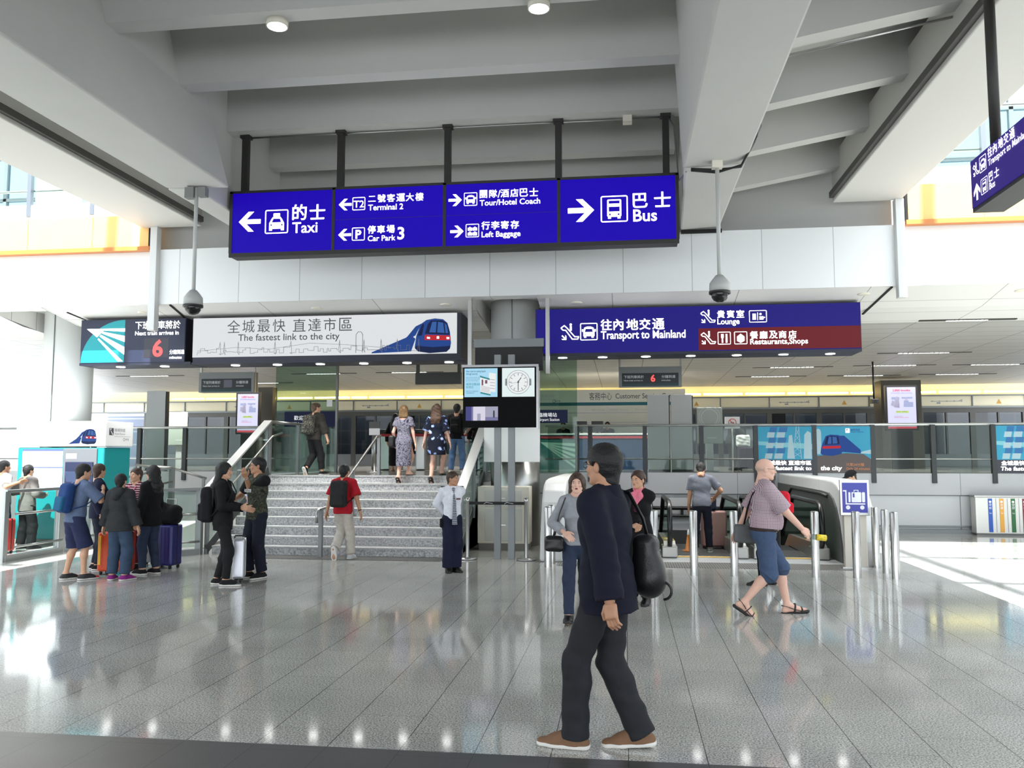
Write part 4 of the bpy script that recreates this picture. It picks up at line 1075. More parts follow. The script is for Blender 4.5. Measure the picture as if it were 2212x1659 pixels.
# ---- recycling bins by the right wall
t = thing('recycling_bins', 'steel bank of recycling bins with blue, orange, green and maroon strips', 'bin', (8.9, 20.3, 0))
x0 = 7.62; by = 20.0
MB().box((x0, by, .03), (x0 + 2.6, 20.28, .84)).build('body', mat('bin_steel', (206, 206, 202), .32, .6), t, bevel=.02)
MB().box((x0 - .02, by - .02, .83), (x0 + 2.62, 20.29, .87)).build('lid', steel, t)
MB().box((x0 + .02, by + .03, 0), (x0 + 2.58, 20.25, .04)).build('plinth', steel_dark, t)
for k, (c, nm) in enumerate((((44, 92, 184), 'blue_strip'), ((230, 168, 70), 'orange_strip'), ((46, 106, 62), 'green_strip'), ((126, 46, 66), 'maroon_strip'))):
    xk = x0 + .26 + .235 * k
    MB().box((xk, by - .008, .07), (xk + .085, by, .80)).build(nm, mat(nm, c, .45), t)
    p = Panel((xk, by - .008, .07), lift=.002); p.disc(.042, .66, .026)
    for j, ch in enumerate(('廢紙', '金屬', '塑膠', '垃圾')[k]): p.text(ch, .015, .57 - .07*j, .055)
    p.text(('Paper', 'Metal', 'Plastic', 'Litter')[k], .02, .40, .03, w=.05); p.build('symbol', [wpr], t)
    MB().box((xk + .16, by - .006, .07), (xk + .165, by, .80)).build('seam', steel_dark, t)

# ---- screen stand with the clock advert
t = thing('screen_stand', 'steel stand with a watch-face screen and a security notice screen', 'screen', (-2.05, 14.4, 0))
Y = 14.42
for x in (-2.17, -1.93): MB().box((x - .055, Y, 0), (x + .055, Y + .10, 3.48)).build('post', grey_metal, t)
MB().box((-2.76, Y - .06, 2.22), (-1.47, Y, 3.27)).build('housing', mat('screen_black', (8, 8, 9), .6, spec=.1), t)
m = MB().box((-2.78, Y - .07, 3.26), (-1.45, Y + .02, 3.30)).box((-1.49, Y - .075, 2.20), (-1.45, Y + .02, 3.30)); m.build('edge_frame', mat('silver_edge', (168, 168, 170), .3, .6), t)
scr_b = lit('screen_sky', (168, 216, 240)); scr_w = lit('screen_white', (224, 238, 238))
tx_d = mat('screen_text_blue', (40, 96, 140), .4); grey_w = mat('watch_grey', (140, 146, 150), .3); wht = lit('watch_white', (232, 236, 236))
MB().box((-2.735, Y - .066, 2.745), (-2.16, Y - .06, 3.24)).build('notice_screen', scr_b, t)
p = Panel((-2.735, Y - .066, 2.745), lift=.002)
p.text('New rules for taking liquids', .03, .43, .035, w=.34, bold=.01); p.text('through security', .03, .385, .035, w=.20, bold=.01)
for j, s_ in enumerate(('please contact airlines staff', 'or refer to the Airport Staff', 'for more information')): p.text(s_, .03, .33 - .027*j, .017, w=.24 - .03*(j == 2))
p.text('攜帶液體過關', .03, .20, .042, 3); p.text('新規定', .03, .15, .042, 3)
for j, s_ in enumerate(('請向航空公司職員查詢', '或參閱機場指引')): p.text(s_, .03, .09 - .03*j, .02)
p.poly([(.28, .06), (.46, .02), (.44, .32), (.27, .37)], 1).poly([(.42, .10), (.54, .08), (.55, .40), (.43, .42)], 1)
p.lift += .002
p.poly([(.28, .06), (.46, .02), (.455, .05), (.28, .09)], 3).poly([(.272, .34), (.44, .29), (.44, .32), (.27, .37)], 3).rect(.36, .23, .40, .29, 2).rect(.30, .20, .33, .30, 2)
for j in range(4): p.line([(.29, .11 + .025*j), (.44, .08 + .025*j)], .005, 2); p.line([(.45, .15 + .05*j), (.53, .14 + .05*j)], .006, 2)
p.build('notice', [tx_d, wht, mat('notice_rose', (150, 90, 110), .5), mat('notice_teal', (60, 160, 170), .5)], t)
MB().box((-2.08, Y - .066, 2.745), (-1.52, Y - .06, 3.24)).build('watch_screen', scr_w, t)
p = Panel((-1.80, Y - .066, 2.995), lift=.002)
p.disc(0, 0, .205, 1, 40); p.lift += .001; p.disc(0, 0, .198, 0, 40); p.lift += .001; p.disc(0, 0, .165, 1, 40); p.lift += .001; p.disc(0, 0, .158, 0, 40)
p.rrect(-.225, -.06, -.19, .06, .012, 1).rrect(.19, -.06, .225, .06, .012, 1); p.lift += .001
for k in range(12):
    a = R(30*k); p.line([(.115*math.cos(a), .115*math.sin(a)), (.15*math.cos(a), .15*math.sin(a))], .008, 2)
p.line([(0, -.13), (0, .02)], .012, 2).line([(-.01, -.01), (.05, .075)], .013, 2).line([(.03, 0.0), (-.13, -.02)], .004, 2).disc(0, 0, .014, 2)
p.build('watch_face', [wht, grey_w, mat('watch_dark', (60, 66, 70), .4)], t)
MB().box((-2.71, Y - .066, 2.34), (-2.15, Y - .06, 2.58)).build('camera_screen', lit('cctv_lilac', (120, 118, 160)), t)
p = Panel((-2.71, Y - .066, 2.34), lift=.002); p.rect(.13, .0, .34, .24, 0).rect(.34, .06, .56, .24, 1).rect(.2, 0, .26, .12, 1).disc(.49, .16, .014, 2).rect(.475, .05, .505, .15, 2).rect(0, 0, .1, .24, 3)
p.build('camera_picture', [lit('cctv_pale', (214, 210, 226)), lit('cctv_mid', (160, 160, 182)), mat('cctv_dark', (40, 40, 50), .4), lit('cctv_blue', (70, 70, 130))], t)
# sign box seen from behind above it
t = thing('sign_box', 'dark box sign hung on two steel posts in front of the round column', 'sign', (-2.1, 15.2, 3.28))
MB().box((-2.70, 15.2, 3.28), (-1.46, 15.32, 3.72)).build('housing', mat('sign_back_black', (26, 26, 27), .6), t)
MB().box((-2.72, 15.18, 3.71), (-1.44, 15.34, 3.86)).build('top_bar', grey_metal, t)
for x in (-2.80, -1.37): MB().box((x - .035, 15.18, 3.22), (x + .035, 15.28, 4.62)).build('hanger', mat('light_steel', (190, 190, 188), .35, .6), t)

# ---- cabinet and rope barrier before the column
t = thing('cabinet', 'off-white metal cabinet behind the rope barrier, in front of the column', 'cabinet', (-2.25, 15.66, 0))
cx0, cx1, cyf = -2.72, -1.76, 15.64
MB().box((cx0, cyf, .13), (cx1, cyf + .46, 1.17)).build('body', offwhite, t, bevel=.008)
MB().box((cx0 + .02, cyf + .03, 0), (cx1 - .02, cyf + .44, .13)).build('plinth', mat('plinth_grey', (128, 124, 118), .6), t)
for (a, b, c, d) in ((cx0 + .14, .80, cx1 - .14, 1.11), (cx0 + .14, .18, cx1 - .14, .76)):
    dd = MB().box((a, cyf - .012, b), (c, cyf, d)).build('door', mat('cabinet_door', (208, 208, 200), .45), t, bevel=.004)
    MB().box(((a+c)/2 - .05, cyf - .028, (b+d)/2 - .012), ((a+c)/2 + .05, cyf - .012, (b+d)/2 + .012)).build('handle', steel, dd)
MB().tube([(cx0 + .22, cyf - .004, .27), (cx0 + .22, cyf + .01, .27)], .035, 16).build('vent_hole', black, t)
t = thing('rope_barrier', 'steel rope barrier with a black belt in front of the off-white cabinet', 'barrier', (-2.15, 14.3, 0))
for x in (-2.66, -1.66):
    MB().lathe((x, 14.30, 0), [(0, .0), (.16, .0), (.165, .015), (.15, .03), (.03, .04)], 28).build('base', steel, t)
    MB().lathe((x, 14.30, .03), [(.032, 0), (.032, .93), (.036, .94), (.036, 1.0), (.0, 1.005)], 18).build('post', steel, t)
MB().box((-2.63, 14.295, .915), (-1.69, 14.305, .965)).build('belt', blackm, t)
p = Panel((-2.63, 14.295, .915), lift=.001); p.line([(.25, .012), (.29, .04), (.40, .02)], .006).line([(.60, .012), (.64, .04), (.75, .02)], .006); p.build('belt_print', [wpr], t)

# ---- ticket machine
t = thing('ticket_machine', 'teal and white train ticket machine with a blue screen at the left', 'ticket machine', (-10.9, 15.6, 0))
mx0, mx1, mf, mb_ = -11.86, -10.02, 15.35, 16.22
teal_p = mat('machine_teal', (14, 136, 140), .4)
MB().box((mx0, mf, .12), (mx1, mb_, 1.90)).build('body', teal_p, t, bevel=.02)
MB().box((mx0 - .03, mf - .03, 1.92), (mx1 + .03, mb_ + .03, 2.41)).build('header', mat('machine_white', (236, 237, 237), .4), t, bevel=.015)
MB().box((mx0 + .03, mf + .03, 0), (mx1 - .03, mb_ - .03, .12)).build('plinth', mat('plinth_grey'), t)
MB().box((mx0 + .12, mf - .02, 1.10), (-10.88, mf, 1.87)).build('notice_panel', mat('notice_white', (238, 239, 240), .4), t)
p = Panel((mx0 + .12, mf - .02, 1.10), lift=.002); p.rect(0, .73, .86, .77).rect(0, .40, .86, .42); p.build('notice_print', [mat('notice_navy', (70, 84, 140), .5)], t)
mg = mat('machine_grey', (104, 106, 110), .5, .2)
MB().box((-10.86, mf - .03, .40), (-10.16, mf, 1.88)).build('front_panel', mg, t, bevel=.01)
MB().box((-10.80, mf - .06, 1.14), (-10.22, mf - .03, 1.62)).build('screen_recess', mat('recess_navy', (24, 30, 58), .5), t, bevel=.01)
MB().obox((-10.51, mf - .075, 1.33), (.25, 0, 0), (0, .03, -.10), (0, .012, .004)).build('screen', lit('machine_screen', (104, 122, 164)), t)
p = Panel((-10.76, mf - .062, 1.16), lift=.03); p.rect(.33, .20, .46, .23, 0).disc(.40, .10, .035, 1, 16, .03); p.build('buttons', [mat('button_yellow', (230, 190, 60), .5), wpr], t)
MB().box((-10.80, mf - .035, 1.68), (-10.58, mf - .03, 1.78)).build('sticker', wpr, t); MB().box((-10.78, mf - .035, .80), (-10.46, mf - .03, .96)).build('sticker', wpr, t)
p = Panel((mx0, mf - .03, 1.92), lift=.003); draw_train(p, 1.36, .04, .32, .30, .8); p.build('picture', TR_MATS, t)
p = Panel((mx1 + .03, mf, 1.92), u=(0, 1, 0), n=(1, 0, 0), lift=.003)
p.rect(.08, .22, .22, .36, 0).text('機場快綫', .25, .29, .07, 1, w=.36).text('Airport Express', .25, .235, .04, 1, w=.36).line([(.25, .20), (.80, .20)], .004, 1).ring(.58, .14, .03, .008, 0).text('MTR', .63, .12, .045, 0)
p.lift += .002; p.poly([(.09, .35), (.15, .35), (.12, .31)], 2).poly([(.13, .31), (.21, .23), (.18, .23), (.12, .30)], 2)
p.build('logo', [ink, inkm, wpr], t)

# ---- ramp with its glass fences at the left
ramp = mat('ramp_granite', (170, 170, 166), .3)
o = MB().prism([(15.2, 0), (20.3, 0), (20.3, .40), (19.0, .40)], (-9.9, 0, 0), (0, 1, 0), (0, 0, 1), (2.0, 0, 0)).build('ramp', granite('ramp_granite_s', (182, 182, 178), (120, 120, 118), .3, scale=80)); tag(o, 'pale granite ramp rising behind the group with suitcases', 'ramp')
rg = mat('rail_grey', (146, 150, 150), .38, .5)
def fence(name, lab, P, zr, zh=None, gap=0, plinth=True):
    """glass fence along the points P (x, y, ground z); zr = rail height above ground"""
    t = thing('glass_fence', lab, 'fence', (P[0][0], P[0][1], 0))
    for (a, b) in zip(P[:-1], P[1:]):
        a, b = Vector(a), Vector(b); u = Vector((0, 0, 1))
        MB().bar(a + u*zr, b + u*zr, .09, .05).build('top_rail', rg, t)
        d = (b - a).normalized(); n = Vector((d.y, -d.x, 0)).normalized()
        MB().add([a + d*.08 + u*.14 - n*.006, b - d*.08 + u*.14 - n*.006, b - d*.08 + u*(zr-.04) - n*.006, a + d*.08 + u*(zr-.04) - n*.006,
                  a + d*.08 + u*.14 + n*.006, b - d*.08 + u*.14 + n*.006, b - d*.08 + u*(zr-.04) + n*.006, a + d*.08 + u*(zr-.04) + n*.006],
                 [(0,1,2,3),(7,6,5,4),(0,4,5,1),(1,5,6,2),(2,6,7,3),(3,7,4,0)]).build('glass_panel', pane, t)
        if plinth: MB().bar(a + u*.05, b + u*.05, .12, .10).build('plinth', rg, t)
        if zh:
            MB().tube([a + d*.12 + n*.12 + u*zh, b - d*.05 + n*.12 + u*zh], .022, 10).build('handrail', steel, t)
            MB().tube([a + d*.12 + n*.12 + u*.24, b - d*.05 + n*.12 + u*.24], .02, 10).build('low_rail', steel, t)
    for q in P: MB().box((q[0] - .05, q[1] - .05, 0), (q[0] + .05, q[1] + .05, q[2] + zr)).build('post', rg, t)
    return t
fence('l', 'glass fence with a steel handrail at the far left, before the ticket machine', [(-10.12, 12.85, 0), (-10.14, 14.25, 0)], 1.15, .78)
fence('l', 'glass fence behind the travellers with suitcases, left of the ramp', [(-10.14, 14.35, 0), (-10.1, 15.2, .0)], 1.15, .78)
fence('r', 'glass fence from the blue suitcase to the foot of the steps', [(-7.95, 13.75, 0), (-7.50, 14.35, 0)], 1.15, .72)
a, b = at(222, 1042, Y=16.9), at(372, 1010, Y=18.2)
fence('m', 'sloping glass fence along the ramp behind the woman in the red top', [(a.x, a.y, a.z - 1.05), (b.x, b.y, b.z - 1.05)], 1.05, .75, plinth=False)
a, b = at(292, 1004, Y=19.4), at(446, 1034, Y=19.6)
t = thing('ramp_rail', 'steel rail sloping down behind the ramp fence, left of the stair balustrade', 'rail', (a.x, a.y, 0))
MB().tube([a, at(368, 1010, Y=19.5), b], .03, 10).build('handrail', steel, t)
for px, py in ((300, 1005), (375, 1012), (440, 1033)): q = at(px, py, Y=19.5); MB().box((q.x - .03, q.y - .03, .0), (q.x + .03, q.y + .03, q.z)).build('post', rg, t)

# ---- things on the upper concourse
def px_box(px0, px1, pyt, pyb, Y, zbase=None):
    a = at(px0, pyb, Y=Y); b = at(px1, pyt, Y=Y); return a.x, b.x, (zbase if zbase is not None else a.z), b.z
def ad_screen(px0, px1, pyt, pyb, lab):
    x0, x1, z0, z1 = px_box(px0, px1, pyt, pyb, 26.5)
    t = thing('advert_screen', lab, 'screen', ((x0+x1)/2, 26.5, LZ))
    MB().box((x0 - .06, 26.5, z0 - .06), (x1 + .06, 26.62, z1 + .06)).build('housing', black, t)
    MB().box((x0 + .1, 26.55, LZ), (x1 - .1, 26.62, z0)).build('leg', black, t)
    MB().box((x0, 26.49, z0), (x1, 26.50, z1)).build('screen', lit('advert_screen_lilac', (222, 222, 250)), t)
    w, h = x1 - x0, z1 - z0; p = Panel((x0, 26.49, z0), lift=.003)
    p.text('2,800 booths', .5*w, .90*h, .05*h, 0, w=.62*w, bold=.03, align='c'); p.text('of mobile electronics', .5*w, .845*h, .035*h, 1, w=.74*w, bold=.02, align='c')
    p.rect(.14*w, .70*h, .42*w, .76*h, 2).rect(.5*w, .72*h, .88*w, .76*h, 2).rect(.62*w, .52*h, .9*w, .64*h, 2)
    p.disc(.33*w, .74*h, .05*w, 3).poly([(.22*w, .52*h), (.42*w, .50*h), (.40*w, .70*h), (.26*w, .70*h)], 3).poly([(.12*w, .56*h), (.22*w, .54*h), (.24*w, .66*h), (.16*w, .68*h)], 3)
    p.disc(.66*w, .72*h, .045*w, 3).poly([(.56*w, .52*h), (.76*w, .53*h), (.74*w, .68*h), (.58*w, .68*h)], 2)
    p.rect(.28*w, .385*h, .74*w, .425*h, 4); p.text('18-21 APRIL', .5*w, .39*h, .035*h, 5, w=.40*w, align='c', bold=.02); p.rect(.22*w, .372*h, .76*w, .377*h, 4)
    p.text('Hong Kong fair of', .22*w, .29*h, .022*h, 1, w=.3*w); p.text('Mobile Electronics', .22*w, .255*h, .03*h, 0, w=.5*w)
    p.rect(.18*w, .12*h, .5*w, .125*h, 1); p.rect(0, 0, w, .05*h, 6)
    p.build('advert', [lit('ad_pink', (226, 74, 120)), mat('ad_blue', (86, 92, 160), .5), lit('ad_pale_blue', (168, 178, 216)), mat('ad_greyblue', (120, 118, 140), .5), lit('ad_lime', (206, 232, 110)), mat('ad_green', (90, 120, 60), .5), lit('ad_red', (232, 84, 96))], t)
ad_screen(512, 558, 851, 934, 'upright lilac advert screen above the stair balustrade, left of the stairs')
ad_screen(1919, 1977, 836, 926, 'upright lilac advert screen on the right, above the balustrade')
pg = mat('panel_grey', (186, 188, 192), .5); pw = mat('panel_white', (206, 207, 206), .5)
def pylon(px0, px1, pyt, Y, lab, m, d=.16):
    x0, x1, _, z1 = px_box(px0, px1, pyt, 1000, Y)
    t = thing('information_pylon', lab, 'pylon', ((x0+x1)/2, Y, LZ))
    MB().box((x0, Y, LZ + .04), (x1, Y + .03, z1)).build('face', m, t, bevel=.01)
    MB().box((x0 + .01, Y + .03, LZ), (x1 + .03, Y + d, z1 - .02)).build('back', black, t)
pylon(312, 358, 844, 22.3, 'tall plain grey pylon behind the glass, right of the ticket machine', pg)
pylon(1400, 1444, 852, 22.0, 'left of the two plain white pylons before the service desk', pw)
pylon(1451, 1494, 852, 22.0, 'right of the two plain white pylons before the service desk', pw)
def board(px0, px1, pyt, pyb, ppx0, ppx1, Y, lab):
    x0, x1, z0, z1 = px_box(px0, px1, pyt, pyb, Y); a, b = at(ppx0, 1000, Y=Y).x, at(ppx1, 1000, Y=Y).x
    t = thing('notice_board', lab, 'notice board', ((x0+x1)/2, Y, LZ))
    MB().box((x0, Y, z0), (x1, Y + .05, z1)).build('board', mat('board_pale_green', (176, 182, 172), .4), t, bevel=.015)
    MB().box((a, Y + .05, LZ), (b, Y + .14, z0 + .3)).build('post', pw, t)
    w, h = x1 - x0, z1 - z0; p = Panel((x0, Y, z0), lift=.002); p.ring(.5*w, .72*h, .34*w, .03*w).ring(.5*w, .74*h, .42*w, .02*w).rect(.4*w, .14*h, .75*w, .17*h); p.build('print', [mat('board_print', (206, 210, 202), .4)], t)
    MB().cyl(((a+b)/2, Y + .09), .22, LZ, LZ + .03, 20).build('base', steel_dark, t)
board(363, 405, 890, 962, 377, 389, 23.5, 'pale notice board on a white post behind the glass, right of the grey pylon')
board(1506, 1560, 880, 958, 1526, 1542, 22.0, 'pale notice board on a white post, right of the two white pylons')

# glass screens flanking the gates, with the station name bands
def screen_wall(px0, px1, pyt, Y, lab, bx0, bx1, by0, by1, texts):
    x0, x1, _, z1 = px_box(px0, px1, pyt, 1000, Y)
    t = thing('glass_screen', lab, 'glass screen', ((x0+x1)/2, Y, LZ))
    MB().box((x0, Y, LZ), (x1, Y + .02, soffit_z(Y) - .02)).build('pane', glass_green, t)
    MB().box((x1 if px1 < 800 else x0 - .05, Y - .03, LZ), (x1 + .05 if px1 < 800 else x0, Y + .05, soffit_z(Y) - .02)).build('edge_post', steel_dark, t)
    a, b, c, d = px_box(bx0, bx1, by0, by1, Y - .02)
    MB().box((a, Y - .02, c), (b, Y - .004, d)).build('name_band', mat('band_navy', (26, 31, 54), .6, spec=.1), t)
    p = Panel((a, Y - .02, c), lift=.002)
    for s_, fx, fy, fh, fw in texts: p.text(s_, fx*(b-a), fy*(d-c), fh*(d-c), w=fw*(b-a))
    p.build('lettering', [mat('band_letters', (206, 208, 212), .5, emit=(200, 204, 210), es=.3)], t)
    return t, x0, x1
t, _, _ = screen_wall(592, 727, 790, 19.6, 'green tinted glass screen left of the gates with a navy welcome band', 614, 725, 889, 922, [('歡迎蒞臨', .19, .44, .30, .37), ('Welcome to', .17, .12, .20, .34)])
a = at(713, 870, Y=19.58); p = Panel((a.x - .07, 19.6, a.z - .07), lift=.004); p.rect(-.02, -.02, .12, .14).build('sticker', [pg], t)
screen_wall(1166, 1246, 783, 19.2, 'green tinted glass screen right of the column with a navy Airport Station band', 1160, 1226, 885, 914, [('臨機場站', .05, .46, .32, .60), ('Airport Station', .03, .16, .22, .70)])

# customer service centre
CY = 26.0
x0, x1, z0, z1 = px_box(1160, 1480, 840, 1000, CY)
t = thing('service_desk', 'cream Customer Service Centre wall with a navy desk in front', 'service desk', ((x0+x1)/2, CY, LZ))
MB().box((x0 - .5, CY, LZ), (x1, CY + .2, z1)).build('back_wall', mat('desk_cream', (222, 220, 206), .5), t)
p = Panel((x0, CY, 0), lift=.004)
def X_(px): return at(px, 900, Y=CY).x - x0
def Z_(py): return at(1300, py, Y=CY).z
p.text('客務中心', X_(1273), Z_(864), Z_(848) - Z_(864), w=X_(1322) - X_(1273)); p.text('Customer Service Centre', X_(1330), Z_(861), Z_(850) - Z_(861), w=X_(1468) - X_(1330), bold=.005)
p.rect(-.4, Z_(876), X_(1478), Z_(869), 1)
for py in (891, 912): p.rect(-.4, Z_(py) - .02, X_(1478), Z_(py), 2)
for px, s_ in ((1278, '增值 Add-Value'), (1318, '列車車票 Train tickets'), (1372, '查詢 Information')): p.text(s_, X_(px), Z_(887), .055, 2)
p.text('機場快綫', X_(1168), Z_(858), .10, 2); p.text('Airport Express', X_(1166), Z_(863), .06, 2); p.text('MTR', X_(1200), Z_(868), .06, 0); p.ring(X_(1197), Z_(866), .045, .012)
p.build('lettering', [ink, mat('desk_teal', (20, 98, 108), .5), inkl], t)
a, b, c, d = px_box(1160, 1402, 939, 1004, 24.4)
MB().box((a, 24.4, LZ), (b, 24.9, d)).build('counter', mat('desk_navy', (24, 48, 78), .4), t)
MB().box((a - .03, 24.36, d), (b + .03, 24.95, d + .05)).build('counter_top', pw, t)
MB().box((a, 24.37, d - .10), (b, 24.40, d - .04)).build('red_stripe', mat('stripe_red', (150, 40, 52), .5), t)
p = Panel((a, 24.4, LZ), lift=.003); ww = at(1245, 970, Y=24.4).x - a; hh = d - LZ - .12
p.rect(0, 0, ww, hh, 1)
for k in range(5): p.poly([(ww*.10, hh*.9), (ww, hh*(.86 - .19*k)), (ww, hh*(.76 - .19*k)), (ww*.12, hh*.86)], 0)
p.build('logo', [mat('logo_pale_green', (150, 176, 168), .5), mat('logo_green', (36, 92, 92), .5)], t)
for px0, px1, py0, py1, lab in ((1246, 1268, 928, 939, 'dark flat monitor on the service desk, nearest the left staff member'), (1278, 1303, 932, 942, 'dark flat monitor on the service desk, before the dark-haired staff member')):
    a, b, c, d2 = px_box(px0, px1, py0, py1, 24.62)
    tt = thing('monitor', lab, 'monitor', ((a+b)/2, 24.62, d + .05))
    MB().box((a, 24.6, d + .09), (b, 24.64, d + .40)).build('screen', black, tt); MB().box(((a+b)/2 - .06, 24.58, d + .05), ((a+b)/2 + .06, 24.7, d + .07)).box(((a+b)/2 - .02, 24.62, d + .06), ((a+b)/2 + .02, 24.66, d + .2)).build('stand', black, tt)

# barrier and ticket gates beyond the stairs
t = thing('belt_barrier', 'red belt barrier on steel posts in front of the far platform doors', 'barrier', (-3.7, 20.9, LZ))
xa, xb = at(806, 944, Y=21).x, at(1060, 944, Y=21).x
for k in range(5):
    x = xa + (xb - xa) * k / 4
    MB().cyl((x, 21), .03, LZ, LZ + .98, 12).cyl((x, 21), .16, LZ, LZ + .03, 20).build('post', steel, t)
MB().box((xa, 20.995, LZ + .88), (xb, 21.005, LZ + .95)).build('belt', mat('belt_red', (170, 40, 48), .6), t)
a, b, c, d = px_box(798, 821, 911, 940, 19.0)
t = thing('sign_stand', 'small dark notice on a steel post at the head of the stair handrail', 'notice', ((a+b)/2, 19.0, LZ))
MB().box((a, 18.97, (c+d)/2), (b, 19.0, d)).build('top_panel', mat('panel_dark', (58, 60, 60), .5), t); MB().box((a, 18.97, c), (b, 19.0, (c+d)/2)).build('lower_panel', pg, t)
MB().cyl(((a+b)/2, 19.02), .03, LZ, d - .05, 12).cyl(((a+b)/2, 19.02), .17, LZ, LZ + .03, 20).build('post', steel, t)
def gate(px, lab):
    x = at(px, 1000, Y=22.5).x
    t = thing('ticket_gate', lab, 'ticket gate', (x, 22.5, LZ), 'ticket gates at the head of the stairs')
    MB().box((x - .14, 22.2, LZ), (x + .14, 23.6, LZ + 1.02)).build('housing', steel, t, bevel=.04); MB().box((x - .15, 22.15, LZ + .98), (x + .15, 22.5, LZ + 1.10)).build('reader', black, t, bevel=.02)
for px, lab in ((655, 'ticket gate behind the left glass screen'), (838, 'ticket gate left of the patterned-dress woman'), (914, 'ticket gate between the two women in dresses'), (1035, 'ticket gate right of the man in the black T-shirt')): gate(px, lab)

# small things on the upper concourse
x0, x1, z0, z1 = px_box(1566, 1598, 900, 926, 23.0)
t = thing('no_smoking_sign', 'small pale no-smoking sign with a red ring behind the glass', 'sign', ((x0+x1)/2, 23.0, LZ))
MB().box((x0, 23.0, z0), (x1, 23.03, z1)).build('board', pw, t); MB().cyl(((x0+x1)/2, 23.05), .02, LZ, z1, 10).build('post', steel, t)
p = Panel((x0, 23.0, z0), lift=.003); w, h = x1 - x0, z1 - z0
p.ring(.5*w, .5*h, .34*h, .06*h, 0).rect(.36*w, .47*h, .62*w, .53*h, 1).line([(.5*w - .22*h, .5*h + .22*h), (.5*w + .22*h, .5*h - .22*h)], .06*h, 0); p.build('symbol', [mat('ring_red', (190, 40, 44), .5), ink], t)
a = at(1888, 868, Y=24.0)
t = thing('security_camera', 'small black camera hanging from the soffit left of the right advert screen', 'camera', (a.x, 24.0, a.z))
MB().cyl((a.x, 24.0), .025, a.z + .06, soffit_z(24.0), 10).build('pole', black, t); MB().box((a.x - .09, 23.85, a.z - .05), (a.x + .09, 24.1, a.z + .07)).build('housing', black, t, bevel=.01)
MB().tube([(a.x, 23.86, a.z), (a.x, 23.80, a.z)], .035, 12).build('lens', mat('smoked_dome'), t)
